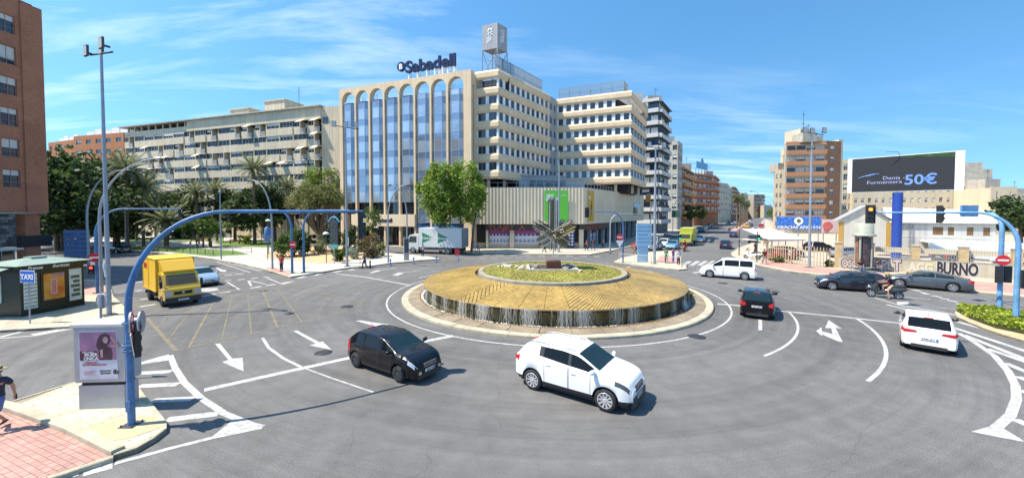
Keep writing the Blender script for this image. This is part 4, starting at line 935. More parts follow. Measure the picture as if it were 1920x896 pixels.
# ---- near brick building at the left ---------------------------
br = thing('brick_apartment_building', (-55, 30, 0), 'tall red brick apartment block with white-framed windows at the left edge', 'apartment building')
fr_ = Fr((-49.3, 14.0), (-48.95, 38.75)); L_ = fr_.L
rowsB = []; z = 24.35
while z > 7: rowsB.append((z, 1.5)); z -= 3.0
rowsB = rowsB[::-1]; rowsB = [(z-.95, 1.78) for z, h in rowsB]
colsB = []
a = L_-1.03
while a > 1.2: colsB.append((a, 1.33)); a -= 1.64
colsB = colsB[::-1]
wb = fr_.mb(); wall_punched(fr_, 0, L_, 6.0, 27.4, rowsB, colsB, .3, wb)
f4 = Fr((-48.95, 38.75), (-48.75, 40.35)); addT(wb, (lambda q: (q.box(0, f4.L, -.12, .5, 6.0, 26.9), q)[1])(f4.mb()))
wb.T = None; wb.prism(ccw([(-49.3, 14), (-49.0, 38.4), (-49.3, 38.4), (-49.6, 14)]), 27.4, 27.6); wb.T = fr_.T
wb.build('wall', m_brick, br)
for zb, h in rowsB:
    for a, w_ in colsB:
        b_ = random.Random(int(a*7+zb*13)).choice([.3, .5, .75, .9, .4])
        put_win(br, fr_, a, .12, zb, winmesh(w_, h, 'low', M('white_frame', (.32, .17, .14), .5), m_glass, b_, 2, .07))
solid([(-49.7, 14), (-49.45, 40.2), (-64, 40.2), (-64, 14)], 6.05, 27.3, M('brick_plain', (.2, .07, .035), .85), br, 'body')
solid([(-49.2, 14), (-48.9, 40.4), (-64, 40.4), (-64, 14)], 5.85, 5.98, m_conc, br, 'soffit')
# stone clad mezzanine wall made of separate blocks
q = fr_.mb(); q.box(0, L_-.6, .35, .5, 2.6, 5.85); q.build('mezzanine_wall', m_galvd, br)
qq = MB(); qq.box(.02, .52, -.03, .1, .01, .27); blk = [qq.mesh('stone_block', M('dark_stone_%d' % i, c, .6, nz=[(3, .3)])) for i, c in enumerate([(.05, .055, .06), (.12, .125, .13), (.2, .2, .2)])]
for j in range(11):
    for i in range(24):
        a = L_-.7-(i+1)*.54-(j % 2)*.2
        inst('stone_block', blk[rng.choice([0, 0, 1, 1, 2])], br, fr_.p(a, .3-rng.uniform(0, .05), 2.75+j*.28), fr_.rz)
q = MB(); q.box(-50.3, -49.32, 38.9, 40.1, 0, 5.84); q.build('brick_column', MATS['red_brick'], br)
for k in range(8):
    put_win(br, fr_, L_-1.6-k*2.2, .55, .2, winmesh(2.0, 2.2, 'plain', m_alu, m_glass, 0, 2), 'shop_window')
q = fr_.mb(); q.box(-1, L_-2.0, -2.2, .5, 2.45, 2.6); q.build('canopy', m_shut, br)
q = MB(); q.box(-53, -49.2, 38.5, 41, 2.5, 3.6); q.build('dark_fascia', m_dark, br)
# ---- generic block ---------------------------------------------
def block(name, label, A, B, C, z1, nfl, fh, ncA, ncB, mat, kind='punched', zb0=None, band=None, blinds=(0, .3, .6), wr=.5, wh=1.3, roof=True, group=None, cat='apartment building', fr_m=None, glass=None, depth=10, D=None):
    """A left, B near corner, C right end; either face may be skipped"""
    root = thing(name, (B[0], B[1], 0), label, cat, group)
    faces = [f for f in ((A, B, ncA), (B, C, ncB)) if f[2] > 0]
    for (P, Q, nc) in faces:
        fr = Fr(P, Q); L = fr.L; cw = L/nc
        rws = [(z1-1.1-fh*k-wh-.2, wh) for k in range(nfl)][::-1]
        cl = [((i+.5)*cw, cw*wr) for i in range(nc)]
        if kind == 'punched':
            q = wall_punched(fr, 0, L, 0 if zb0 is None else zb0, z1, rws, cl, .25); q.build('wall', mat, root)
            for zb, h in rws:
                for a, w_ in cl: put_win(root, fr, a, .12, zb, winmesh(w_, h, 'plain', fr_m or m_alu, glass or m_glass, rng.choice(blinds), 2))
        else:               # balcony bands with recessed windows
            q = fr.mb(); q2 = fr.mb()
            for zb, h in rws:
                q.box(-.05, L+.05, -.9, .1, zb-1.15, zb-.05); q2.box(-.02, L+.02, -.88, 1.0, zb-1.25, zb-1.15)
            q.box(-.05, L+.05, -.2, .3, z1-1.0, z1); q2.box(-.02, L+.02, -.95, 0, z1-1.1, z1-1.0)
            q.build('balcony_band', mat, root); q2.build('balcony_slab', band or m_conc, root)
            q = wall_punched(fr, 0, L, 0 if zb0 is None else zb0, z1-.9, [(zb-1.0, h+1.1) for zb, h in rws], cl, .2, None)
            q.build('wall', band or m_conc, root)
            for zb, h in rws:
                for a, w_ in cl: put_win(root, fr, a, .1, zb-1.0, winmesh(w_, h+1.1, 'plain', fr_m or m_alu, glass or m_glass, rng.choice(blinds), 3), 'balcony_door')
    A_, B_, C_ = Vector((A[0], A[1])), Vector((B[0], B[1])), Vector((C[0], C[1]))
    fA, fB = Fr(A, B), Fr(B, C)
    pts = [fA.p(0, .3 if ncA > 0 else 0), fB.p(.3, .3) if ncA > 0 and ncB > 0 else (fA.p(fA.L, .3) if ncA > 0 else fB.p(0, .3)), fB.p(fB.L, .3)]
    if D: pts.append(Vector((D[0], D[1], 0)))
    elif ncA > 0 and ncB > 0: pts.append(Vector((A[0]+C[0]-B[0], A[1]+C[1]-B[1], 0)))
    else:
        f = fA if ncA > 0 else fB; pts = [f.p(0, .3), f.p(f.L, .3), f.p(f.L, depth), f.p(0, depth)]
    solid(pts, 0 if zb0 is None else zb0, z1-.3, mat if kind == 'punched' else (band or mat), root, 'body')
    if roof:
        q = MB(); c = sum((Vector((p[0], p[1], 0)) for p in pts), Vector())/len(pts); q.box(c.x-2, c.x+2, c.y-2, c.y+2, z1-.3, z1+2.2); q.build('roof_hut', m_conc, root)
        q = MB(); q.tube([(c.x+1, c.y, z1+2), (c.x+1, c.y, z1+5)], .05, 5); q.box(c.x+.3, c.x+1.7, c.y, c.y+.04, z1+4.3, z1+4.36); q.box(c.x+.5, c.x+1.5, c.y, c.y+.04, z1+4.6, z1+4.66); q.build('aerial', m_galvd, root)
    return root
def LP(px, slope_off=-28.4): Y = slope_off/((px-CX)/F-.65); return Vector((.65*Y+slope_off, Y))   # point on the avenue's left building line
def perp(p, t): return Vector((p.x-avn.x*t, p.y-avn.y*t))
m_gl2 = M('dark_blue_glass', (.02, .04, .09), .08, spec=.9)
p1 = LP(1233); p2 = LP(1252)
block('dark_glass_tower', 'narrow apartment tower with dark blue glazed balconies beside the office block', perp(p1, 6.5), p1, p2, 37.0, 10, 3.35, 3, 5, M('pale_render', (.5, .49, .47), .8, nz=[(.2, .08)]), 'band', band=m_galvd, wr=.9, wh=1.5, glass=m_gl2, fr_m=m_galvd)
p1 = LP(1270.5); p2 = LP(1278)
block('grey_apartment_building', 'grey concrete apartment block with white bay windows just beyond the dark glass tower', perp(p1, 9), p1, p2, 30.0, 7, 3.3, 4, 3, M('grey_render', (.4, .39, .35), .85, nz=[(.2, .1)], streak=.15), 'punched', wr=.62, wh=1.7, blinds=(0, .3, .5))
p1 = LP(1278.6); p2 = LP(1299)
block('orange_brick_building', 'low orange brick apartment block with long balconies on the avenue, nearest of the brick ones', perp(p1, 3), p1, p2, 22.3, 5, 3.3, 1, 6, M('orange_render', (.45, .24, .1), .85, nz=[(.3, .1)]), 'band', band=m_brick3, wr=.85, wh=1.2)
c1 = W(1300, 398, 165); c2 = W(1340, 398, 177); c3 = W(1346.5, 398, 195)
r_ = block('curved_brick_building', 'reddish brick apartment block with rounded corner and wide balconies facing the crossing', (c1.x, c1.y), (c2.x, c2.y), (c3.x, c3.y), 22.8, 5, 3.3, 5, 2, M('pinkish_brick', (.42, .2, .13), .85, nz=[(.3, .12)]), 'band', band=m_brick2, wr=.7, wh=1.2)
rs = thing('rooftop_sign', (95, 178, 24), 'light blue rooftop sign with a round top on posts above the curved brick block', 'sign')
f5 = Fr((c1.x+2, c1.y+2), (c2.x-3, c2.y+1)); q = f5.mb()
for k in range(6): q.box(k*f5.L/6+.05, (k+1)*f5.L/6-.05, 0, .15, 25.2, 28.2)
q.build('panel', M('sky_blue_panel', (.13, .36, .55), .5), rs)
q = f5.mb(); q.disc((f5.L*.5, .08, 28.0), 2.2, 'y', 20, 0, .14); q.build('disc', MATS['sky_blue_panel'], rs)
q = f5.mb()
for k in range(5): q.tube([(k*f5.L/4, .2, 22), (k*f5.L/4, .2, 25.4)], .12, 5)
q.build('posts', m_galvd, rs)
c1 = W(1346, 398, 222); c2 = W(1364, 398, 232); c3 = LP(1378)
block('cream_avenue_building', 'cream apartment block on the avenue after the curved brick one', (c1.x, c1.y), (c2.x, c2.y), (c3.x, c3.y), 23.2, 5, 3.4, 4, 3, m_cream, 'punched', wr=.45)
c1 = W(1370, 398, 290); c2 = W(1378, 398, 296); c3 = LP(1389)
block('tall_cream_avenue_building', 'thin pale block with balconies halfway down the avenue', (c1.x, c1.y), (c2.x, c2.y), (c3.x, c3.y), 25.5, 6, 3.5, 2, 3, m_cream, 'band', band=m_brick2, wr=.6)
c1 = W(1388, 398, 380); c2 = W(1398, 398, 385); c3 = W(1402, 398, 420)
block('far_avenue_building', 'farthest pale block on the left side of the avenue before the palms', (c1.x, c1.y), (c2.x, c2.y), (c3.x, c3.y), 24, 5, 3.6, 3, 2, m_beige2, 'punched')
for i, (xa, xb, Y, z, lab, mt, kd) in enumerate([(1413, 1433, 430, 26, 'brown round-ended block closing the view at the end of the avenue', m_brick3, 'band'), (1396, 1412, 520, 30, 'hazy pale block behind the avenue palms', m_beige2, 'punched'), (1433, 1446, 420, 14, 'low pale building at the far right end of the avenue', m_cream, 'punched')]):
    c1, c2 = W(xa, 398, Y), W(xb, 398, Y+8); block('distant_building', lab, (c1.x, c1.y), (c2.x, c2.y), (c2.x+5, c2.y+20), z, 5 if z > 20 else 2, 3.8, 4, 2, mt, kd, band=m_conc, roof=False)
# right side
c1, c2, c3 = W(1472, 398, 108), W(1545, 398, 106), W(1574, 398, 107)
rb = block('brown_balcony_building', 'orange-brown apartment block with wide dark balconies behind the blue banner', (c1.x, c1.y), (c2.x, c2.y), (c2.x+.1, c2.y+.3), 25.6, 7, 3.0, 4, 0, M('terracotta_render', (.42, .2, .1), .85, nz=[(.3, .1)]), 'band', band=m_conc, wr=.85, wh=1.1, depth=1.3, fr_m=m_galvd)
f6 = Fr((c2.x, c2.y), (c3.x, c3.y)); q = wall_punched(f6, 0, f6.L, 0, 25.6, [(25.6-2.6-3.0*k, 1.2) for k in range(7)][::-1], [(f6.L*.45, 1.3)], .25); q.build('brick_wall', m_brick3, rb)
for k in range(7): put_win(rb, f6, f6.L*.45, .1, 23.0-3.0*k, winmesh(1.3, 1.2, 'plain', m_white, m_glass, rng.choice([.3, .6, .9]), 2))
q = f6.mb(); q.box(0, f6.L, .3, 14, 0, 25.3); q.box(f6.L, f6.L+1.4, .6, 14, 0, 26.2); q.build('rear_volume', m_cream, rb)
q = f6.mb(); q.box(-5, 0, 3, 8, 25.3, 29.3); q.box(-1.5, 1.5, 2, 8, 25.3, 27.3); q.build('roof_hut', m_cream, rb)
q = f6.mb(); q.tube([(-3, 4, 29), (-3, 4, 34.5)], .06, 5); q.box(-3.6, -2.4, 4, 4.05, 31.0, 31.1); q.box(-3.4, -2.6, 4, 4.05, 33.5, 33.6); q.build('aerial', m_galvd, rb)
c1, c2 = W(1452, 398, 113), W(1474, 398, 111.5)
block('cream_corner_building', 'narrow cream apartment block left of the brown balcony building', (c1.x, c1.y), (c2.x, c2.y), (c2.x+.2, c2.y+.2), 18.4, 6, 2.75, 3, 0, m_cream, 'punched', wr=.5)
c1, c2 = W(1578, 398, 118), W(1600, 398, 117)
block('cream_side_wing', 'pale wing with arched loggias squeezed behind the left edge of the big billboard', (c1.x, c1.y), (c2.x, c2.y), (c2.x+.2, c2.y+.2), 22, 6, 3.0, 2, 0, m_cream, 'punched', wr=.7, wh=1.9, roof=False)
c1, c2 = W(1598, 398, 116), W(1856, 398, 108)
lb = block('long_cream_building', 'long cream apartment block with regular shuttered windows behind the big billboard', (c1.x, c1.y), (c2.x, c2.y), (c2.x+.2, c2.y+.2), 14.5, 4, 2.95, 19, 0, m_cream, 'punched', wr=.45, wh=1.35, blinds=(0, .5, .9, .9), roof=False, depth=9)
c1, c2 = W(1806, 398, 113), W(1858, 398, 111); f7 = Fr((c1.x, c1.y), (c2.x, c2.y)); q = wall_punched(f7, 0, f7.L, 14, 18.5, [(14.6, 1.4)], [(1.8, 1.6), (5.6, 1.6)], .25); q.box(0, f7.L, .26, 8, 14, 18.4); q.box(0, 4.2, .3, 5, 18.4, 20.5); q.build('upper_storey', m_conc, lb)
for a in (1.8, 5.6): put_win(lb, f7, a, .1, 14.6, winmesh(1.6, 1.4, 'plain', m_alu, m_glass, .5, 2))
c1, c2 = W(1856, 398, 100), W(1906, 398, 99)
wb_ = block('windowless_cream_house', 'blank pale house wall at the right above the blue masts', (c1.x, c1.y), (c2.x, c2.y), (c2.x+.2, c2.y+.2), 12.6, 1, 3, 2, 0, m_cream, 'punched', wr=.12, roof=True)
c1, c2 = W(1904, 398, 130), W(1960, 398, 130)
block('far_right_building', 'pale block with dark windows at the far right edge', (c1.x, c1.y), (c2.x, c2.y), (c2.x+.2, c2.y+.2), 12, 3, 3, 5, 0, m_cream, 'punched')
# buildings behind the trees on the left
for nm_, lab, xa, xb, Y, z in (('orange_brick_house', 'orange brick block with white sheds on its roof behind the dark trees', 143, 236, 120, 29.5), ('small_brick_house', 'smaller orange brick block left of the one with roof sheds', 95, 148, 128, 29)):
    c1, c2 = W(xa, 398, Y), W(xb, 398, Y-6); rt = block(nm_, lab, (c1.x, c1.y), (c2.x, c2.y), (c2.x+.2, c2.y+.2), z, 7, 3.2, 5, 0, m_brick2, 'punched', wr=.5, wh=1.3, roof=False, blinds=(0, .5))
    ff = Fr((c1.x, c1.y), (c2.x, c2.y)); q = ff.mb()
    for k in range(5): q.box(ff.L*.1+k*ff.L*.17, ff.L*.1+k*ff.L*.17+ff.L*.15, 2, 7, z-.3, z+1.6+(k % 2)*.6)
    q.build('roof_shed', m_white, rt)
# far low backdrop along the right and left horizons
for i, (xa, xb, Y, z) in enumerate([(-700, -300, 160, 20), (-300, 60, 150, 18), (2000, 2500, 130, 14), (2500, 3300, 140, 16)]):
    c1, c2 = W(xa, 398, Y), W(xb, 398, Y); block('outlying_building', ['beige apartment row far left, past the brick tower', 'pale apartment row hidden behind the left brick tower', 'pale apartment row beyond the right edge', 'second pale row beyond the right edge, farther right'][i], (c1.x, c1.y), (c2.x, c2.y), (c2.x+.2, c2.y+.2), z, 5, 3, 12, 0, m_beige2, 'punched', roof=False)
# ---------------------------------------------------------------- street furniture
def arcpath(base, z0, z1, d, reach, tip=0.0, n=12, lean=(0, 0)):
    """vertical from ground to z0, curved over to z1, then straight out to reach"""
    b = Vector((base[0], base[1], 0)); d = Vector((d[0], d[1], 0)).normalized(); cr = min(reach*.5, (z1-z0)*.85); P = [b+Vector((0, 0, base[2] if len(base) > 2 else 0)), b+Vector((0, 0, z0*.5)), b+Vector((0, 0, z0))]
    for k in range(1, n+1):
        t = PI/2*k/n; P.append(b+d*cr*(1-math.cos(t))+Vector((0, 0, z0+(z1-z0)*math.sin(t))))
    P.append(b+d*(cr+(reach-cr)*.5)+Vector((0, 0, z1+tip*.5))); P.append(b+d*reach+Vector((0, 0, z1+tip))); return P
m_sigred = M('lit_red_lamp', (.9, .06, .04), .4, emit=1.6); m_sigamb = M('lit_amber_lamp', (1.0, .32, .03), .4, emit=1.6); m_sigoff = M('unlit_lamp', (.05, .05, .05), .2); m_siggrn = M('lit_green_lamp', (.02, .7, .4), .4, emit=1.2)
def signal(loc, rz, label, lit=None, n=3, board=True, group='traffic signals', vis=True, parent_cat='traffic light'):
    t = thing('traffic_light', loc, label, parent_cat, group, rz)   # faces local -y, hangs with its top at z=0
    h = .3*n+.06
    q = MB(); q.box(-.15, .15, 0, .13, -h, 0); q.build('housing', m_blackgl, t, local=True)
    if board: q = MB(); q.box(-.24, .24, .14, .155, -h-.1, .1); q.build('backboard', m_black, t, local=True)
    for k in range(n):
        z = -.18-.3*k; mm = m_sigoff
        if lit and lit[0] == k: mm = lit[1]
        q = MB(); q.lathe([(0, -.03), (.07, -.025), (.105, 0)], 14, 0, (0, 0, z), 'y'); q.build('lens', mm, t, local=True)
        if vis: q = MB(); q.lathe([(.12, -.1), (.125, 0)], 12, 0, (0, 0, z), 'y', a0=-.3, a1=PI+.3); q.build('visor', m_blackgl, t, local=True)
    return t
def round_sign(loc, rz, label, kind='noentry', r=.3, group=None):
    t = thing('road_sign', loc, label, 'road sign', group, rz)
    q = MB(); q.disc((0, .02, 0), r, 'y', 24, 0, .025); q.build('plate', m_galv, t, local=True)
    q = MB(); q.disc((0, 0, 0), r*.99, 'y', 24, 0, .012); q.build('face', M('sign_red', (.6, .02, .03), .4) if kind == 'noentry' else m_white if kind != 'blue' else M('sign_blue', (.02, .12, .55), .4), t, local=True)
    if kind == 'noentry': q = MB(); q.box(-r*.75, r*.75, -.012, -.007, -r*.17, r*.17); q.build('bar', m_white, t, local=True)
    elif kind == 'blue': q = MB(); q.poly([(-.04, -.012, -r*.6), (.04, -.012, -r*.6), (.04, -.012, r*.1), (.12, -.012, r*.1), (0, -.012, r*.6), (-.12, -.012, r*.1), (-.04, -.012, r*.1)]); q.build('arrow', m_white, t, local=True)
    elif kind == 'ring': q = MB(); q.lathe([(r*.99, -.012), (r*.99, -.009), (r*.75, -.009), (r*.75, -.012)], 24, 0, (0, 0, 0), 'y'); q.build('ring', M('sign_red', (.6, .02, .03), .4), t, local=True)
    return t
def mast(base, d, reach, z0, z1, label, mat, r0=.12, r1=.05, tip=0.0):
    t = thing('traffic_mast', (base[0], base[1], 0), label, 'traffic light mast', 'curved blue traffic masts')
    P = arcpath(base, z0, z1, d, reach, tip); n = len(P); q = MB(); q.tube(P, [r0+(r1-r0)*i/(n-1) for i in range(n)], 12); q.build('pole', mat, t)
    q = MB(); q.box(base[0]-.2, base[0]+.2, base[1]-.2, base[1]+.2, .13, .16)
    for sx in (-1, 1):
        for sy in (-1, 1): q.tube([(base[0]+sx*.15, base[1]+sy*.15, .15), (base[0]+sx*.15, base[1]+sy*.15, .21)], .02, 6)
    q.build('base_plate', m_galvd, t)
    q = MB(); q.box(base[0]-.06, base[0]+.06, base[1]-r0-.012, base[1]-r0+.03, .55, .85); q.build('access_door', mat, t)
    return t, P
b1 = G(247, 796, .14); mt1, P1 = mast((b1.x, b1.y), (5.1, 3.4), 6.15, 3.4, 6.02, 'thick blue mast on the foreground island with its arm reaching far to the right', m_blue, .088, .05)
e = P1[-1]
signal((e.x, e.y, e.z-.02), R(115), 'small signal seen edge-on hanging from the tip of the foreground blue mast', None, 3, True)
# things clamped to the foreground mast
q_ = Vector((b1.x, b1.y, 0))
t = round_sign((b1.x+.16, b1.y-.08, 3.0), R(127), 'round red-rimmed sign seen edge-on on the foreground mast, nearer one', 'ring', .3)
t = round_sign((b1.x+.3, b1.y+.03, 3.0), R(-60), 'round sign facing away behind the nearer one on the foreground mast', 'ring', .3)
tg = thing('give_way_sign', (b1.x+.22, b1.y-.1, 2.55), 'white triangular give-way sign edge-on below the round one on the foreground mast', 'road sign', None, R(126))
q = MB(); q.prism([(-.38, .22), (.38, .22), (0, -.45)], -.012, .012); q.v = [(x, z, y) for x, y, z in q.v]; q.build('plate', m_white, tg, local=True)
q = MB(); q.add([(-.4, -.016, .24), (.4, -.016, .24), (0, -.016, -.48), (-.28, -.016, .17), (.28, -.016, .17), (0, -.016, -.32)], [(0, 3, 4, 1), (1, 4, 5, 2), (2, 5, 3, 0)]); q.build('border', M('sign_red', (.6, .02, .03), .4), tg, local=True)
signal((b1.x+.34, b1.y-.02, 3.05), R(136), 'low black signal on the side of the foreground blue mast, under the round signs', None, 3, False, vis=False)
for z in (2.2, 2.35, 2.95): q = MB(); q.lathe([(.13, z), (.15, z), (.15, z+.05), (.13, z+.05)], 12, 0, (b1.x, b1.y, 0)); q.build('clamp', m_blue, mt1)
b2 = G(183, 549, .14); mt2, P2 = mast((b2.x, b2.y), (4.6, 2.2), 4.9, 4.4, 6.25, 'blue mast on the far side of the kiosk with its arm over the side street', m_blue, .1, .05)
e = P2[-1]; signal((e.x, e.y, e.z-.04), R(100), 'small hanging signal at the arm tip of the blue mast beyond the kiosk', None, 2, False)
round_sign((b2.x+.1, b2.y-.25, 2.75), R(30), 'no-entry sign on the blue mast beyond the kiosk, beside the tall lamp post', 'noentry', .33)
signal((b2.x-.1, b2.y-.3, 2.2), R(30), 'low signal with a red housing on the blue mast beyond the kiosk', (0, m_sigred), 2, False)
b3 = G(548, 512, .14); mt3, P3 = mast((b3.x, b3.y), (-6.5, .5), 6.3, 4.4, 6.2, 'blue mast on the plaza corner curving to the left, with a no-entry sign', m_blue, .11, .05)
e = P3[-1]; signal((e.x, e.y, e.z-.04), R(90), 'small signal at the left tip of the plaza corner mast', None, 3, False)
round_sign((b3.x+.2, b3.y-.2, 2.9), 0, 'red no-entry sign with white bar on the plaza corner blue mast', 'noentry', .33)
q = MB(); q.box(b3.x-.25, b3.x+.1, b3.y+.1, b3.y+.5, 2.4, 3.4); q.build('signal_box', m_blackgl, mt3)
b4 = G(570, 510.7, .14); mt4, P4 = mast((b4.x, b4.y), (4.4, .3), 4.4, 4.4, 6.2, 'blue mast on the plaza corner curving to the right, next to the no-entry mast', m_blue, .11, .05)
b5 = G(1168, 492, .14); mt5, P5 = mast((b5.x, b5.y), (-4.2, -.4), 4.1, 4.3, 6.05, 'blue mast on the crossing island arching left in front of the podium corner', M('steel_blue_pole', (.08, .15, .3), .4), .1, .05)
e = P5[-1]; signal((e.x-.2, e.y, e.z+.4), 0, 'black signal at the arm tip in front of the ribbed podium corner', (2, m_sigoff), 3, True)
round_sign((b5.x-.45, b5.y-.2, 3.1), R(0), 'no-entry sign on the crossing island mast above an upside-down triangle', 'noentry', .38)
q = MB(); c = (b5.x-.45, b5.y-.2); q.add([(c[0]-.45, c[1], 2.72), (c[0]+.45, c[1], 2.72), (c[0], c[1], 1.9)], [(0, 2, 1)]); q.add([(c[0]-.45, c[1]+.03, 2.72), (c[0]+.45, c[1]+.03, 2.72), (c[0], c[1]+.03, 1.9)], [(0, 1, 2)]); q.build('triangle_plate', m_white, mt5)
b6 = G(1144, 474, .14); mt6, P6 = mast((b6.x, b6.y), (4.4, .6), 4.6, 4.2, 5.75, 'thin grey mast behind the crossing island arching right', m_galv, .12, .05)
b7 = G(1873, 587.5, .12); mt7, P7 = mast((b7.x, b7.y), (1.2, 4.0), 3.6, 4.9, 5.95, 'light blue mast in the hedge, left one, with back-to-back signals', m_blue2, .115, .06)
b8 = G(1904, 606, .12); mt8, P8 = mast((b8.x, b8.y), (-3.9, 4.0), 5.6, 4.2, 5.98, 'light blue mast in the hedge, right one, with the longest arm', m_blue2, .115, .05)
e = P8[-1]; signal((e.x-.28, e.y-.1, e.z+.38), R(-40), 'signal lit amber at the tip of the long arm over the right road', (0, m_sigamb), 3, True)
signal((P7[-1].x-.9, P7[-1].y-.2, 6.35), R(80), 'signal seen side-on at the arm of the left hedge mast', None, 3, True)
round_sign((b7.x-.15, b7.y-.22, 3.25), R(-25), 'no-entry sign on the left hedge mast above two black signals', 'noentry', .3)
signal((b7.x-.22, b7.y-.1, 2.9), R(130), 'black back-turned signal on the left side of the left hedge mast', None, 3, False)
signal((b7.x+.3, b7.y-.05, 2.9), R(160), 'black back-turned signal on the right side of the left hedge mast', None, 3, False)
signal((b8.x-.05, b8.y-.42, 3.0), R(-20), 'low signal lit red on the right hedge mast', (0, m_sigred), 3, False)
q = MB(); q.box(P7[-1].x-.2, P7[-1].x+.9, P7[-1].y-.7, P7[-1].y-.6, 5.7, 6.45); q.build('direction_plate', m_blue2, mt7)
# ---- lamps ------------------------------------------------------
def flood_lamp(base, h, label, yaw=0, r0=.2, group='tall floodlight posts', heads=((-1.1, 0), (.0, .25), (1.1, -.1))):
    t = thing('floodlight_post', (base[0], base[1], base[2]), label, 'street lamp', group, yaw)
    q = MB(); q.tube([(0, 0, 0), (0, 0, h*.5), (0, 0, h)], [r0, r0*.8, r0*.55], 10, sm=False); q.build('pole', m_galv, t, local=True)
    q = MB(); q.box(-.3, .3, -.3, .3, 0, .03); q.build('base_plate', m_galvd, t, local=True)
    q = MB(); q.tube([(-1.35, 0, h+.15), (1.35, 0, h-.15)], .05, 6); q.build('crossbar', m_galvd, t, local=True)
    for x, y in heads:
        qh = MB(); qh.box(x-.22, x+.22, y-.3, y-.2, h-.05, h+.55, 0); qh.box(x-.19, x+.19, y-.31, y-.3, h-.02, h+.52, 1); qh.box(x-.04, x+.04, y-.2, 0, h+.1, h+.2, 0)
        qh.build('floodlight', [m_galvd, M('lamp_glass', (.5, .5, .48), .3)], t, local=True)
    q = MB(); q.tube([(.16, -.16, 2.2), (.2, -.24, 2.9), (.16, -.16, 3.1)], .035, 6); q.build('bracket', m_white, t, local=True)
    return t
flood_lamp(G(205, 590, .14), 14.75, 'very tall grey floodlight post beside the news kiosk with three lamp heads', R(-25), .12)
flood_lamp(G(651, 499, .14), 15.0, 'tall floodlight post on the plaza kerb in front of the bank', R(15), .14)
flood_lamp(G(1517, 501, .14), 14.2, 'tall floodlight post in front of the paling fence and brown block', R(8), .14)
flood_lamp(G(1227, 494, .14), 13.2, 'thick grey lamp post beside the light blue totem on the crossing island', R(10), .17, heads=((-.9, 0), (.9, 0)))
flood_lamp(G(1048, 472, .14), 14.9, 'slim lamp post standing in line behind the star sculpture', 0, .13, heads=((-.9, 0), (.9, 0)))
def arc_lamp(base, h, d, reach, label, r0=.1, group='curved street lamps'):
    t = thing('street_lamp', (base[0], base[1], base[2]), label, 'street lamp', group)
    d = Vector((d[0], d[1], 0)).normalized(); b = Vector(base); P = [b, b+Vector((0, 0, h*.3)), b+Vector((0, 0, h*.55))]
    for k in range(1, 11): a = PI/2*k/10; P.append(b+d*reach*(1-math.cos(a))+Vector((0, 0, h*.55+h*.45*math.sin(a))))
    q = MB(); q.tube(P, [r0*(1-.6*i/(len(P)-1)) for i in range(len(P))], 8); q.build('pole', m_galv, t)
    e = P[-1]; q = MB(); q.tube([e, e+d*.15, e+d*.5, e+d*.75], [.05, .12, .12, .03], 8); q.build('lamp_head', m_galvd, t); return t
arc_lamp(G(191, 553, .14), 9.8, (1, .25), 4.0, 'curved grey lamp just left of the tallest floodlight post, arching over the road')
arc_lamp(tuple(X2(163, 36) if i == 0 else (36 if i == 1 else .14) for i in range(3)), 9.8, (1, .1), 3.2, 'curved grey lamp behind the kiosk, left of the other curved one')
arc_lamp(G(511, 504, .14), 9.2, (-1, .2), 2.4, 'slim curved lamp on the plaza kerb near the red-shirted pedestrian')
arc_lamp(G(728, 492, .14), 9.0, (1, .1), 2.0, 'curved lamp in front of the bank, by the blue bollards')
arc_lamp((X2(763, 50), 50, .14), 9.4, (-1, .1), 2.0, 'curved lamp behind the grey totem, arching to the left')
arc_lamp(G(1432, 440, .14), 11.3, (-1, .1), 2.9, 'nearest curved lamp on the right side of the avenue')
for i, (s, o, dd) in enumerate([(150, oa+11, -1), (185, oa+11, -1), (225, oa+11, -1), (270, oa+11, -1), (112, 1.2, 1), (140, 1.2, 1), (172, 1.2, 1), (210, 1.2, 1)]):
    p = AV(s, o, .13); arc_lamp(p, 10.5, avn*dd, 3.0, ['second', 'third', 'fourth', 'fifth'][i % 4]+(' curved lamp along the right pavement of the avenue' if dd < 0 else ' curved lamp along the shops side of the avenue'))
def park_lamp(base, h, label):
    t = thing('park_lamp', base, label, 'street lamp', 'small plaza lamps'); b = Vector(base)
    q = MB(); q.tube([b, b+Vector((0, 0, h))], .05, 8); q.build('pole', m_galvd, t)
    q = MB(); q.lathe([(.04, h), (.38, h+.02), (.3, h+.18), (.1, h+.28), (0, h+.3)], 16, 0, b); q.build('lamp_shade', m_white, t)
park_lamp(G(612, 493, .14), 3.3, 'white-capped plaza lamp on the sandy bed'); park_lamp(G(504, 477, .14), 4.6, 'white-capped lamp beside the blue column sign on the plaza')
park_lamp(G(706, 469, .14), 3.4, 'white-capped lamp in front of the dark bank entrance'); park_lamp(G(490, 455, .14), 6.0, 'white-capped lamp deep in the park before the dark tree')
for px, py, h, lab in [(415, 486, 8.2, 'thin grey post at the lawn edge of the park'), (200, 462, 9, 'thin post in the park left of the palms, by the lawn'), (236, 470, 6.5, 'thin dark post beside the leftmost palm')]:
    b = G(px, py, .14); q = MB(); q.tube([(0, 0, 0), (0, 0, h)], [.09, .06], 8); q.lathe([(.0, h), (.14, h), (.14, h+.3), (0, h+.35)], 10); q.build('lamp_post', m_galv, local=True, loc=b, label=lab, cat='post', group='thin posts in the park')
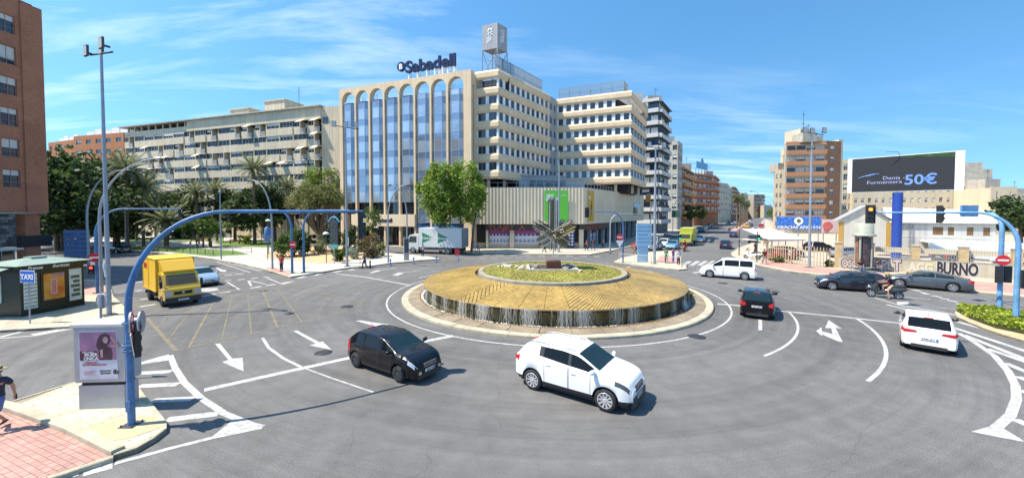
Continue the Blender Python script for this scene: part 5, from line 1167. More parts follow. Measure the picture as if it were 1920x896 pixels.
# ---- signs ------------------------------------------------------
b = G(55, 606, .14); t = thing('taxi_sign', b, 'small blue TAXI sign on a thin post in front of the news kiosk', 'road sign', None, R(-8))
q = MB(); q.tube([(0, .03, 0), (0, .03, 2.2)], .03, 8); q.build('post', m_galv, t, local=True)
q = MB(); q.box(-.46, .46, -.015, .015, 2.15, 2.8); q.build('plate', m_white, t, local=True); q = MB(); q.box(-.43, .43, -.022, -.016, 2.18, 2.77); q.build('face', M('sign_blue', (.02, .12, .55), .4), t, local=True)
inst('lettering', text_mesh('TAXI', .36, .01, m_white, .015), t, (0, -.03, 2.34), world=False)
b = (X2(180, 13.5), 13.5, .13); t = thing('round_sign_back', b, 'round grey back of a road sign sticking up behind the advertising box', 'road sign', None, R(-10))
q = MB(); q.tube([(0, .05, 0), (0, .05, 2.95)], .035, 8); q.build('post', m_galv, t, local=True); q = MB(); q.disc((0, .1, 2.72), .25, 'y', 24, 0, .02); q.build('plate', M('bare_aluminium', (.5, .52, .54), .3, .7), t, local=True)
q = MB(); q.box(-.06, -.02, .03, .09, 2.5, 2.95); q.box(.02, .06, .03, .09, 2.5, 2.95); q.lathe([(.24, .085), (.27, .085), (.27, .12), (.24, .12)], 24, 0, (0, 0, 2.72), 'y'); q.build('rail', m_galv, t, local=True)
def panel_totem(c, w_, zs, ph, label, mat, legs, rz=0, th=.1):
    t = thing('direction_sign', (c[0], c[1], .13), label, 'direction sign', None, rz)
    for z in zs: q = MB(); q.box(-w_/2, w_/2, -.05, th, z, z+ph); q.build('panel', mat, t, local=True)
    for x, lw, dy in legs: q = MB(); q.box(x-lw/2, x+lw/2, .1+dy, .28+dy, 0, zs[-1]+ph*.9); q.build('leg', mat, t, local=True)
    return t
c = G(1207, 492, .13); panel_totem(c, 1.85, [1.95+.44*k for k in range(6)], .38, 'light blue totem of six stacked blank panels on the crossing island', M('pale_blue_panel', (.28, .48, .68), .5), [(-.2, 1.0, 0), (.45, .28, .05)], R(4))
panel_totem((X2(142, 42), 42, .13), 2.5, [1.0+.5*k for k in range(6)], .42, 'dark blue stacked direction panels under the trees behind the kiosk', M('mid_blue_panel', (.14, .22, .42), .5), [(0, .2, 0), (1.0, .12, 0)], R(5))
t = thing('info_column', G(627, 494, .14), 'information column with blue arched top and a teal foot panel on the plaza', 'sign', None, R(-10))
q = MB(); q.tube([(0, 0, 0), (0, 0, 5.6)], .05, 8); q.build('post', m_galv, t, local=True); q = MB(); q.box(-.5, .45, -.08, .08, 2.1, 5.0); q.build('display', M('dark_map_print', (.06, .07, .07), .3, nz=[(6, .8)]), t, local=True)
q = MB(); q.box(-.55, .5, -.1, .1, 1.75, 2.2); q.build('foot_panel', M('teal_panel', (.1, .35, .33), .5), t, local=True)
for s_ in (-1, 1): q = MB(); q.tube([(s_*(.05+.08*k), 0, 5.3-.03*k*k*.3) for k in range(9)], .09, 8); q.build('arched_top', M('top_blue', (.1, .35, .6), .4), t, local=True)
t = thing('grey_totem', G(762, 487.5, .14), 'slim grey advertising pillar on the plaza kerb beside the parked lorry', 'advertising pillar', None, R(25))
q = MB(); q.box(-.3, .3, -.12, .12, 0, 2.75); q.build('cabinet', M('pillar_grey', (.32, .33, .34), .5), t, local=True); q = MB(); q.box(-.24, .24, -.135, -.12, .9, 2.6); q.build('display', m_galvd, t, local=True)
t = thing('blue_column_sign', G(502, 486, .14), 'blue oval-topped column sign on a post near the plaza corner', 'sign')
q = MB(); q.tube([(0, 0, 0), (0, 0, 4.6)], .05, 8); q.build('post', m_galvd, t, local=True); q = MB(); q.lathe([(0, 2.0), (.3, 2.2), (.36, 3.0), (.3, 3.9), (0, 4.1)], 12); q.build('body', m_blue, t, local=True)
q = MB(); q.disc((.5, 0, 3.3), .3, 'y', 20, 0, .03); q.build('round_plate', MATS['sign_blue'], t, local=True)
def bollard(px, py, lab, dark=False):
    t = thing('bollard', G(px, py), lab, 'bollard', 'blue bollards along the plaza kerb')
    q = MB(); q.lathe([(.0, .0), (.14, 0), (.13, .08), (.085, .12), (.085, .62), (.1, .66), (.1, .72), (.05, .8), (0, .82)], 12); q.build('post', m_black if dark else m_blue, t, local=True)
    q = MB(); q.lathe([(.088, .4), (.09, .41), (.09, .52), (.088, .53)], 12); q.build('reflective_band', m_white, t, local=True)
for px, py, lab in [(694, 502.5, 'darker bollard beside the kick scooter rider'), (732, 498.7, 'blue bollard at the foot of the curved lamp'), (775.5, 495, 'blue bollard just right of the grey totem'), (818, 491.5, 'blue bollard in front of the parked lorry middle'), (858.5, 489.5, 'rightmost blue bollard, below the rear of the parked lorry')]: bollard(px, py, lab, px == 694)
q = MB(); q.box(-.3, .3, -.05, .05, .5, 1.3); q.box(-.03, .03, -.03, .03, 0, .5); q.build('barrier_sign', m_red, local=True, loc=G(857, 486.5), label='small red roadworks board behind the rightmost bollard', cat='sign')
# ---- railings on the middle island ------------------------------
def railing(name, pts, h, label, bars=.14, mat=None, gap=1.6, cat='railing', group=None, zb=.14):
    mat = mat or m_galv; P = [Vector((p.x, p.y, 0)) for p in pts]; t = thing(name, (P[0].x, P[0].y, zb), label, cat, group)
    for i in range(len(P)-1):
        a, b = P[i], P[i+1]; L = (b-a).length; k = max(1, round(L/gap)); f = Fr(a, b); w_ = L/k
        key = (name, round(w_, 2), h, bars)
        if key not in WIN:
            q = MB(); q.tube([(0, 0, h), (w_, 0, h)], .028, 6); q.tube([(0, 0, .18), (w_, 0, .18)], .022, 6); x = bars
            while x < w_: q.box(x-.009, x+.009, -.009, .009, .18, h); x += bars
            WIN[key] = q.mesh('rail_panel', mat)
        if ('post', name, h) not in WIN: q = MB(); q.tube([(0, 0, 0), (0, 0, h+.04)], .035, 6); WIN[('post', name, h)] = q.mesh('post', mat)
        for j in range(k):
            c = a+(b-a)*(j/k)+Vector((0, 0, zb)); inst('rail_panel', WIN[key], t, c, f.rz); inst('post', WIN[('post', name, h)], t, c)
    inst('post', WIN[('post', name, h)], t, P[-1]+Vector((0, 0, zb))); return t
m_rail = M('pale_rail', (.5, .46, .44), .5)
railing('guard_railing', [G(1161, 492, .13), G(1221, 497.5, .13)], 1.05, 'pale guard railing left of the thick lamp post on the crossing island', .16, m_rail)
railing('guard_railing_right', [G(1225, 498, .13), G(1277, 502, .13), G(1278, 493, .13)], 1.05, 'pale guard railing round the right end of the crossing island', .5, m_rail)
railing('park_fence', [G(238, 468, .13), G(330, 473, .13), G(400, 478, .13), G(472, 474.5, .13)], .75, 'low dark fence along the lawn of the park', .8, m_galvd, 1.9, 'fence')
# ---- news kiosk -------------------------------------------------
kc = G(40, 594, .13); kd = G(159, 571, .13)
kf = Fr((kc.x, kc.y), (kd.x, kd.y)); KL = kf.L
kk = thing('news_kiosk', kf.p(KL/2, 1.2, .13), 'dark green news kiosk with magazine panels and pale hipped roof', 'kiosk')
q = kf.mb(); q.box(0, KL, 0, 2.6, .13, 2.75); q.build('cabin', m_green, kk)
q = kf.mb(); q.box(-.12, KL+.12, -.12, 2.72, 2.7, 2.98); q.build('fascia', m_green, kk)
q = kf.mb(); q.add([(-.3, -.3, 3.0), (KL+.3, -.3, 3.0), (KL+.3, 2.9, 3.0), (-.3, 2.9, 3.0), (KL*.35, 1.3, 3.3), (KL*.65, 1.3, 3.3)], [(0, 1, 5, 4), (1, 2, 5), (2, 3, 4, 5), (3, 0, 4), (3, 2, 1, 0)]); q.box(KL*.38, KL*.62, 1.0, 1.6, 3.24, 3.36); q.build('roof', M('weathered_green_roof', (.22, .3, .26), .7, nz=[(2, .15)]), kk)
m_kp = M('pale_magazine_print', (.55, .62, .56), .4, nz=[(5, .2)])
def kpanel(a0, a1, z0, z1, mat, nm='display_panel'): q = kf.mb(); q.box(a0, a1, -.04, 0, z0, z1); return q.build(nm, mat, kk)
kpanel(.12, .68, .5, 2.5, m_kp); kpanel(KL-.75, KL-.15, .55, 2.5, m_kp)
q = kf.mb()
for k in range(9): q.box(.14, .66, -.055, -.04, .62+k*.21, .65+k*.21)
q.build('magazine_rack', m_green, kk); q = kf.mb()
for k in range(5): q.box(KL-.68+(k % 2)*.1, KL-.25, -.05, -.04, .8+k*.28, .98+k*.28)
q.build('magazine_covers', M('dark_cover', (.06, .1, .08), .5, nz=[(9, .5)]), kk)
mo = bpy.data.materials.new('orange_poster'); mo.use_nodes = True; t_ = mo.node_tree; bb_ = t_.nodes['Principled BSDF']; tcn = t_.nodes.new('ShaderNodeTexCoord'); cr = t_.nodes.new('ShaderNodeValToRGB'); nn = t_.nodes.new('ShaderNodeTexNoise'); nn.inputs['Scale'].default_value = 1.2
t_.links.new(tcn.outputs['Object'], nn.inputs[0]); t_.links.new(nn.outputs[0], cr.inputs[0]); t_.links.new(cr.outputs[0], bb_.inputs['Base Color']); bb_.inputs['Roughness'].default_value = .3
cr.color_ramp.elements[0].position = .3; cr.color_ramp.elements[0].color = (.5, .1, .03, 1); cr.color_ramp.elements[1].position = .7; cr.color_ramp.elements[1].color = (.25, .1, .3, 1); ee = cr.color_ramp.elements.new(.5); ee.color = (.6, .3, .04, 1)
kpanel(.85, KL-.95, .75, 2.45, m_blackgl, 'poster_frame'); q = kf.mb(); q.box(.95, KL-1.0, -.06, -.041, .85, 2.38); q.build('poster', mo, kk)
q = kf.mb(); q.box(1.25, KL-1.35, -.07, -.061, 1.15, 2.05); q.build('poster_box', M('pink_print', (.6, .35, .35), .5), kk); q = kf.mb(); q.box(1.31, KL-1.41, -.075, -.07, 1.22, 1.98); q.build('poster_box_inner', M('orange_print', (.5, .18, .12), .5, nz=[(6, .4)]), kk)
text('lettering', 'Prensa', kk, kf.p(.55, -.14, 2.74), kf.rz, size=.24, depth=.01, mat=m_white, shear=.3, bold=.006); text('lettering', 'Revistas', kk, kf.p(1.7, -.14, 2.74), kf.rz, size=.24, depth=.01, mat=m_white, shear=.3, bold=.006)
k2 = Fr(kf.p(-2.6, 2.6), kf.p(0, 0)); k2 = Fr(Vector((kc.x-3.2, kc.y+.1)), Vector((kc.x, kc.y)))
q = k2.mb(); q.box(.2, 1.3, -.05, 0, .5, 2.4); q.build('display_panel', m_kp, kk); q = k2.mb(); q.box(1.55, 2.1, -.05, 0, .9, 2.4); q.build('display_panel', m_kp, kk); q = k2.mb(); q.box(0, 3.2, 0, .1, .13, 2.7); q.build('side_wall', m_green, kk)
q = k2.mb(); q.add([(-.2, -.9, 2.7), (2.9, -.9, 2.7), (2.9, .2, 3.0), (-.2, .2, 3.0), (-.2, -.9, 2.62), (2.9, -.9, 2.62)], [(0, 1, 2, 3), (4, 5, 1, 0)]); q.build('side_canopy', MATS['weathered_green_roof'], kk)
q = MB(); 
for k in range(3): q.tube([(kd.x+.5+k*.06, kd.y+.3, .13+k*.25), (kd.x+.5+k*.06, kd.y+.5, .8)], .012, 4)
# ---- advertising box on the island ------------------------------
a0 = G(146, 768, .14); a1 = G(233, 765, .14); af = Fr((a0.x, a0.y), (a1.x, a1.y)); AW = af.L
ad = thing('advertising_box', af.p(AW/2, .2, .14), 'silver advertising box with a pink poster of a smiling woman, on the island', 'advertising box')
m_adg = M('silver_paint', (.4, .41, .43), .4, .3, nz=[(2, .08)])
q = af.mb(); q.box(.02, AW, .02, .5, .14, .85); q.build('plinth', m_adg, ad); q = af.mb(); q.box(.08, AW-.06, .06, .46, .85, .95); q.build('shadow_gap', m_black, ad)
q = af.mb(); q.box(-.05, AW+.05, 0, .55, .95, 2.62); q.build('cabinet', m_adg, ad); q = af.mb(); q.box(-.09, AW+.09, -.06, .62, 2.62, 2.7); q.build('cap', m_shut, ad)
zt, zb = 2.5, 1.05; x0, x1 = .1, AW-.14
q = af.mb(); q.box(x0, x1, -.012, 0, zb, zt); q.build('poster', M('poster_white', (.58, .6, .66), .25, nz=[(1, .05)]), ad)
q = af.mb(); q.box(x0+.02, x1-.02, -.018, -.013, 1.62, zt-.04); q.build('poster_photo', M('pink_photo', (.36, .17, .27), .3, nz=[(2.5, .25), (9, .1)]), ad)
q = af.mb(); q.box(x0+.02, x0+.5, -.02, -.0185, 1.62, 1.9); q.build('dark_patch', M('plum_print', (.08, .03, .06), .3), ad)
m_wom = M('dark_figure_print', (.07, .035, .05), .3, nz=[(6, .3)]); m_ski = M('rosy_skin_print', (.5, .28, .28), .3)
def flat(pts, mat, nm, y): q = af.mb(); q.poly([(x0+p[0], y, p[1]) for p in pts]); q.build(nm, mat, ad)
def circ(cx, cz, rx, rz_, n=16): return [(cx+rx*math.cos(2*PI*i/n), cz+rz_*math.sin(2*PI*i/n)) for i in range(n)]
flat([(.56, 1.62), (.53, 1.85), (.6, 2.0), (.74, 2.05), (.9, 1.98), (.93, 1.8), (.9, 1.62)], m_wom, 'poster_dress', -.0205)
flat([(.54, 1.9), (.48, 2.05), (.52, 2.25), (.6, 2.38), (.74, 2.42), (.86, 2.36), (.88, 2.2), (.8, 2.05), (.68, 1.95), (.6, 1.88)], m_wom, 'poster_hair', -.021)
flat(circ(.74, 2.22, .075, .1), m_ski, 'poster_face', -.0215); flat([(.86, 2.02), (1.12, 1.98), (1.13, 2.05), (.9, 2.08)], m_ski, 'poster_arm', -.0215); flat([(1.06, 2.0), (1.13, 2.02), (.92, 2.33), (.86, 2.3)], m_ski, 'poster_forearm', -.0217); flat([(.6, 1.7), (.66, 1.7), (.66, 1.95), (.58, 1.92)], m_ski, 'poster_left_arm', -.0217)
flat([(.70, 2.17), (.78, 2.17), (.74, 2.15)], m_white, 'poster_smile', -.022)
def adtx(s, a, z, size, mat, bold=.0, sx=1): text('lettering', s, ad, af.p(a, -.024, z), af.rz, size=size, depth=.002, mat=mat, bold=bold, sx=sx)
m_redp = M('red_print', (.4, .03, .06), .4); m_prb = M('black_print', (.03, .03, .04), .4)
adtx('ERES UNA', x0+.25, 1.84, .07, m_white); adtx('MUJER', x0+.33, 1.75, .125, m_white, .004); adtx('ÚNICA', x0+.33, 1.635, .125, m_white, .004)
adtx('Y SERÁS UNA', x0+.32, 1.53, .06, m_redp, .002); adtx('MADRE MARAVILLOSA', x0+.42, 1.465, .065, m_redp, .002); adtx('INSTITUTO', x0+.72, 1.27, .06, m_prb, .002); adtx('BERNABEU', x0+.72, 1.2, .06, m_prb, .002); adtx('ib', x0+1.0, 1.2, .19, m_prb, .008)
q = af.mb()
for k in range(3): q.box(x0+.12, x0+.45-.05*(k % 2), -.022, -.018, 1.19+k*.045, 1.2+k*.045)
q.build('small_print', m_redp, ad)
# ---- right side: fence, wall, kiosk column, billboards -----------
pfn = thing('paling_fence', G(1437, 488, .13), 'pale paling fence along the right pavement beside the cream canopy', 'fence')
P = [G(1437, 478, .13), G(1440, 489, .13), G(1478, 494, .13), G(1520, 498, .13), G(1565, 501, .13)]
qq = MB(); qq.box(-.045, .045, -.015, .015, 0, 2.0); qq.add([(-.045, -.015, 2.0), (.045, -.015, 2.0), (.045, .015, 2.0), (-.045, .015, 2.0), (0, 0, 2.1)], [(0, 1, 4), (1, 2, 4), (2, 3, 4), (3, 0, 4)]); pal = qq.mesh('paling', M('weathered_timber', (.42, .36, .24), .85, nz=[(2, .2)]))
for i in range(len(P)-1):
    f = Fr(P[i], P[i+1]); n_ = int(f.L/.27)
    for k in range(n_): inst('paling', pal, pfn, f.p(k*.27, 0, .13+rng.uniform(-.03, .03)), f.rz)
    for z in (.5, 1.7): q = f.mb(); q.box(0, f.L, .015, .06, z, z+.07); q.build('rail', MATS['weathered_timber'], pfn)
wl = thing('graffiti_wall', G(1700, 510, .13), 'low cream wall with brick piers, railings and painted graffiti', 'wall')
wA, wB = G(1572, 502.5, .13), G(2150, 541, .13); wf = Fr(wA, wB)
q = wf.mb(); q.box(0, wf.L, 0, .3, .13, 1.4); q.build('wall', M('dirty_cream_render', (.47, .42, .32), .9, nz=[(1, .2)], streak=.2), wl); q = wf.mb(); q.box(0, wf.L, -.03, .33, 1.4, 1.46); q.build('coping', m_conc, wl)
m_pier = M('cream_brick_pier', (.5, .38, .2), .85, nz=[(2, .15)])
def along(px, f=wf): # distance along wall for photo column
    k = (px-CX)/F; return (k*f.A.y-f.A.x)/(f.u.x-k*f.u.y)
piers = [1574, 1634, 1720, 1811, 1912, 2030]
qq = MB()
for j in range(11): qq.box(-.28, .28, -.28, .28, j*.24, j*.24+.21, 0)
qq.box(-.26, .26, -.26, .26, 0, 2.62, 1); qq.box(-.33, .33, -.33, .33, 2.62, 2.72, 1); pim = qq.mesh('pier', [m_pier, m_conc])
for px in piers: inst('pier', pim, wl, wf.p(along(px), .3, .13), wf.rz)
q = MB(); q.box(0, 1, 0, .03, 0, .03)
for i in range(len(piers)-1):
    a, b_ = along(piers[i])+.4, along(piers[i+1])-.4; q = wf.mb(); q.box(a, b_, .1, .14, 1.65, 1.69); q.box(a, b_, .1, .14, 2.35, 2.39); x = a
    while x < b_: q.box(x-.012, x+.012, .11, .13, 1.56, 2.62); x += .16
    q.build('railing', M('grey_railing', (.3, .3, .28), .6), wl)
    if i > 0: q = wf.mb(); q.box(a, b_, .5, .56, 2.02, 2.5); q.build('screen_board', M('cream_board', (.58, .52, .38), .8), wl)
def graf(s, px0, px1, z, size, m_in, m_out, sx, seed):
    a_, b_ = along(px0), along(px1); c = (a_+b_)/2
    for k, (off, mm, bo) in enumerate(((-.006, m_out, .13), (-.02, m_in, .06))):
        me = text_mesh(s, size, .008, mm, bo); xs_ = [v.co.x for v in me.vertices]; w0 = max(xs_)-min(xs_); ww = (b_-a_)+(.12 if k == 0 else 0); me.transform(Matrix.Diagonal((ww/w0, 1, 1, 1)) @ Matrix.Translation((-(max(xs_)+min(xs_))/2, 0, 0))); inst('graffiti', me, wl, wf.p(c, off, z), wf.rz)
m_gw = M('graffiti_white', (.55, .5, .5), .7); m_gk = M('graffiti_black', (.02, .02, .025), .6); m_gp = M('graffiti_grey_pink', (.45, .38, .4), .7, nz=[(3, .2)]); m_gy = M('graffiti_yellow', (.5, .45, .08), .7)
graf('KPLT', 1640, 1692, .28, 1.45, m_gp, m_gk, 1.05, 1); graf('OSO', 1580, 1612, .3, 1.1, m_gp, m_gk, .9, 2); graf('AGG', 1705, 1752, .32, 1.15, m_gw, m_gy, 1.1, 3); graf('BURNO', 1760, 1838, .28, 1.5, m_gk, m_gw, .95, 4)
# kiosk column
kc2 = G(1618, 508, .13); t = thing('advertising_column', kc2, 'round grey-green kiosk column with posters and a drum top on the right pavement', 'advertising column')
q = MB(); q.lathe([(0, 0), (.95, 0), (.95, .12), (.6, .12), (.6, .35), (.85, .4), (.85, .46), (.0, .46)], 24, 0, kc2); q.build('bench', M('grey_green_metal', (.3, .32, .27), .6, nz=[(3, .15)]), t)
q = MB(); q.lathe([(.4, .46), (.4, 3.55)], 24, 0, kc2); q.build('core', m_galvd, t)
for k in range(4):
    a = -PI/2+k*PI/2-.35; q = MB(); q.lathe([(.62, .6), (.62, 3.4)], 8, 0, kc2, a0=a-.5, a1=a+.5, sm=True); q.build('poster', [M('dark_poster', (.06, .045, .05), .25, nz=[(4, .8)]), M('pink_poster', (.22, .11, .08), .3, nz=[(2, .5)])][k % 2], t)
    a += PI/4; q = MB(); q.tube([kc2+Vector((.64*math.cos(a), .64*math.sin(a), .46)), kc2+Vector((.64*math.cos(a), .64*math.sin(a), 3.5))], .1, 8); q.build('column', MATS['grey_green_metal'], t)
q = MB(); q.lathe([(0, 3.5), (.95, 3.5), (.98, 3.6), (.8, 3.72), (.74, 3.78), (.74, 4.75), (.0, 4.85)], 28, 0, kc2); q.build('drum_top', MATS['grey_green_metal'], t)
# led billboard
lbA, lbB = W(1588, 398, 52), W(1806, 398, 44.6); bf = Fr((lbA.x, lbA.y), (lbB.x, lbB.y)); BLN = bf.L
bl = thing('led_billboard', bf.p(BLN*.47, .4, 0), 'huge dark LED billboard advertising a 50 euro ferry fare on a blue column', 'billboard')
c = bf.p(BLN*.47, .5); q = MB(); q.lathe([(.5, 0), (.5, 8.5)], 24, 0, (c.x, c.y, 0)); q.build('column', M('royal_blue_paint', (.02, .06, .32), .4, nz=[(1, .1)]), bl)
zb0, zt0 = 8.6, 13.15
q = bf.mb(); q.box(0, BLN, 0, 1.0, zb0, zt0); q.build('casing', m_white, bl)
q = bf.mb(); q.box(.42, BLN-.75, -.03, 0, zb0+.08, zt0-.08); q.build('screen', M('led_screen', (.022, .022, .024), .5, nz=[(2, .1)]), bl)
q = bf.mb(); q.poly([(BLN*.4, -.036, zt0-.1), (BLN*.55, -.036, zt0-.28), (BLN*.8, -.036, zt0-.5), (BLN-.8, -.036, zt0-.6), (BLN-.8, -.036, zt0-.1)]); q.build('green_image', M('screen_green', (.02, .07, .012), .5, nz=[(2, .6)]), bl)
q = bf.mb(); q.box(BLN*.49, BLN*.49+.03, -.04, -.03, zb0+.6, zt0-.1); q.build('screen_seam', m_black, bl)
m_lt = M('screen_blue', (.1, .2, .5), .5, emit=.5); m_lt2 = M('screen_lilac', (.25, .27, .45), .5, emit=.4)
text('lettering', 'Denia -', bl, bf.p(BLN*.43, -.05, zb0+1.55), bf.rz, size=.62, depth=.01, mat=m_lt2, sx=1.1); text('lettering', 'Formentera', bl, bf.p(BLN*.345, -.05, zb0+1.05), bf.rz, size=.62, depth=.01, mat=m_lt2, sx=1.1); text('lettering', '50€', bl, bf.p(BLN*.66, -.05, zb0+.85), bf.rz, size=1.7, depth=.01, mat=m_lt, sx=1.0, bold=.03)
for k in range(3): q = bf.mb(); q.tube([(BLN*.1+k*.4, -.045, zb0+1.9+k*.12), (BLN*.15+k*.4, -.045, zb0+2.1+k*.12), (BLN*.22+k*.4, -.045, zb0+2.15+k*.12)], .03, 5); q.build('wave_line', m_lt, bl)
q = bf.mb(); q.tube([(BLN*.48, .3, zt0), (BLN*.46, -.4, zt0+.4), (BLN*.36, -.9, zt0+.5)], .03, 5); q.build('lamp_arm', m_galvd, bl)
# blue thanks banner
gA, gB = W(1457, 398, 62), W(1540, 398, 60); gf = Fr((gA.x, gA.y), (gB.x, gB.y)); gb = thing('blue_billboard', gf.p(gf.L/2, 0, 0), 'blue billboard with a white emblem reading GRACIAS AFICION behind the canopy', 'billboard')
q = gf.mb(); q.box(0, gf.L, 0, .15, 3.3, 5.3); q.build('board', M('blue_mosaic_print', (.05, .17, .55), .5, nz=[(3, .7), (9, .5)]), gb)
q = gf.mb(); q.disc((gf.L*.5, -.02, 4.6), .62, 'y', 24, 0, .03); q.poly([(gf.L*.5-.35, -.04, 4.2), (gf.L*.5, -.04, 3.75), (gf.L*.5+.35, -.04, 4.2)]); q.build('emblem', m_white, gb); q = gf.mb(); q.disc((gf.L*.5, -.05, 4.65), .27, 'y', 20, 0, .02); q.build('emblem_centre', M('olive_print', (.15, .13, .05), .5), gb)
text('lettering', 'GRACIAS AFICIÓN', gb, gf.p(gf.L/2, -.03, 3.4), gf.rz, size=.62, depth=.02, mat=m_white, bold=.02, sx=1.12)
for a in (.3, gf.L*.5, gf.L-.3): q = gf.mb(); q.tube([(a, .1, 0), (a, .1, 3.3)], .07, 6); q.build('post', m_galv, gb)
pA_, pB_ = W(1541, 398, 60), W(1573, 398, 59); f_ = Fr((pA_.x, pA_.y), (pB_.x, pB_.y)); pb = thing('pink_billboard', f_.p(1, 0, 0), 'pale billboard with a red printed face beside the white gabled house', 'billboard'); q = f_.mb(); q.box(0, f_.L, 0, .15, 2.8, 4.9); q.build('board', M('pink_white_print', (.58, .45, .45), .5), pb); q = f_.mb(); q.disc((.75, -.02, 3.9), .62, 'y', 18, 0, .03); q.disc((.6, -.03, 3.3), .35, 'y', 18, 0, .03); q.build('printed_face', M('rose_print', (.5, .12, .12), .5, nz=[(4, .4)]), pb)
q = f_.mb(); q.box(.2, .32, .02, .12, 0, 2.8); q.box(f_.L-.3, f_.L-.18, .02, .12, 0, 2.8); q.build('post', m_galv, pb)
# parking canopy
c0 = G(1442, 478, .13); cn = thing('parking_canopy', (c0.x+2, c0.y+3, 0), 'cream fabric car port canopy behind the paling fence', 'canopy')
cA, cB = W(1441, 398, 48), W(1512, 398, 50); cf = Fr((cA.x, cA.y), (cB.x, cB.y))
q = cf.mb(); q.add([(0, 0, 2.6), (cf.L, 0, 2.5), (cf.L*.93, 4.5, 3.75), (cf.L*.12, 4.5, 3.75), (0, .0, 2.35), (cf.L, 0, 2.3)], [(0, 1, 2, 3), (4, 5, 1, 0)]); q.add([(0, 0, 2.35), (cf.L, 0, 2.3), (cf.L, 4.5, 2.3), (0, 4.5, 2.35)], [(0, 3, 2, 1)]); q.build('fabric', M('cream_canvas', (.68, .63, .5), .8), cn)
for a in (.3, cf.L*.5, cf.L-.3): q = cf.mb(); q.tube([(a, 4.4, 0), (a, 4.4, 3.6)], .07, 6); q.tube([(a, .2, 0), (a, .2, 2.4)], .05, 6); q.build('post', m_galvd, cn)
# ---- white gabled station house ---------------------------------
hA, hB = W(1573, 398, 57), W(1672, 398, 55); hf = Fr((hA.x, hA.y), (hB.x, hB.y)); hw = thing('white_gabled_building', hf.p(hf.L/2), 'long white station building with gable end, yellow corners and brown shutters behind the graffiti wall', 'building')
q = hf.mb(); wd_ = hf.L; ze = 4.75; zr = 6.85
q.add([(0, 0, 0), (wd_, 0, 0), (wd_, 0, ze), (wd_*.52, 0, zr), (0, 0, ze)], [(0, 1, 2, 3, 4)]); q.build('gable_wall', M('white_render', (.66, .62, .54), .85, nz=[(.5, .08)], streak=.12), hw)
for a in (0, wd_-.6): q = hf.mb(); q.box(a, a+.6, -.04, .02, 0, ze-.15); q.build('corner_pilaster', M('yellow_ochre', (.55, .33, .08), .8), hw)
hC = W(1868, 398, 50); h2 = Fr(hf.p(wd_), (hC.x, hC.y)); HL = h2.L
wn = [(along(1755, h2), .55), (along(1764, h2), .55), (along(1784, h2), .6), (along(1820, h2), .6), (along(1851, h2), .6)]
q = wall_punched(h2, 0, HL, 0, 4.55, [(.2, 1.3), (2.9, 1.1)], [(a, w_) for a, w_ in wn], .25); q.build('side_wall', M('grey_white_render', (.5, .49, .46), .85, nz=[(.5, .1)], streak=.2), hw)
for a, w_ in wn:
    for z, h in ((2.9, 1.1), (.2, 1.3)):
        q = h2.mb(); q.box(a-w_/2, a-.01, .03, .08, z, z+h); q.box(a+.01, a+w_/2, .03, .08, z, z+h)
        for k in range(6): q.box(a-w_/2+.05, a+w_/2-.05, .015, .03, z+.08+k*h/6.5, z+.14+k*h/6.5)
        q.build('shutter', M('brown_shutter', (.2, .11, .05), .7), hw)
q = h2.mb(); q.box(0, HL, -.03, 0, 2.55, 2.68); q.box(0, HL, -.05, 0, 4.1, 4.2); q.build('string_course', m_shut, hw)
q = h2.mb(); q.add([(-.3, -.4, 4.5), (HL+.3, -.4, 4.5), (HL+.3, 4, 6.3), (0, 4, 6.75), (-.3, -.4, 4.62), (HL+.3, -.4, 4.62)], [(4, 5, 2, 3), (0, 1, 5, 4)]); q.build('roof', M('pale_roof_sheet', (.6, .57, .5), .7, nz=[(.8, .06)]), hw)
q = hf.mb(); q.add([(-.35, -.25, ze-.12), (wd_*.52, -.25, zr+.05), (wd_*.52, 1.5, zr+.05), (-.35, 1.5, ze-.12), (-.35, -.25, ze), (wd_*.52, -.25, zr+.17), (wd_*.52, 1.5, zr+.17), (-.35, 1.5, ze)], [(4, 5, 6, 7), (0, 1, 5, 4)]); q.add([(wd_*.52, -.25, zr+.05), (wd_+.35, -.25, ze-.12), (wd_+.35, -.25, ze), (wd_*.52, -.25, zr+.17), (wd_+.35, 1.5, ze), (wd_*.52, 1.5, zr+.17)], [(0, 1, 2, 3), (3, 2, 4, 5)]); q.build('verge', m_grey, hw)
q = h2.mb(); q.box(0, HL, .26, 6, 0, 4.4); q.build('body', m_shut, hw)
for a in (along(1744, h2), along(1770, h2), along(1815, h2)): q = h2.mb(); q.box(a, a+.7, -.35, 0, 1.75, 2.3); q.disc((a+.3, -.36, 2.02), .2, 'y', 12, 0, .02); q.build('air_conditioner', m_alu, hw)
q = h2.mb(); a = along(1705, h2)
for k in range(14): q.box(a, a+.45, -.12, -.08, .4+k*.28, .43+k*.28)
q.box(a, a+.04, -.12, -.08, .3, 4.3); q.box(a+.41, a+.45, -.12, -.08, .3, 4.3); q.build('ladder', m_galv, hw)
q = h2.mb(); q.box(HL-7, HL+8, -3, -2.7, 0, 2.0); q.box(HL-7, HL+8, -3, 0, 1.95, 2.05); q.build('white_container', m_white, hw)
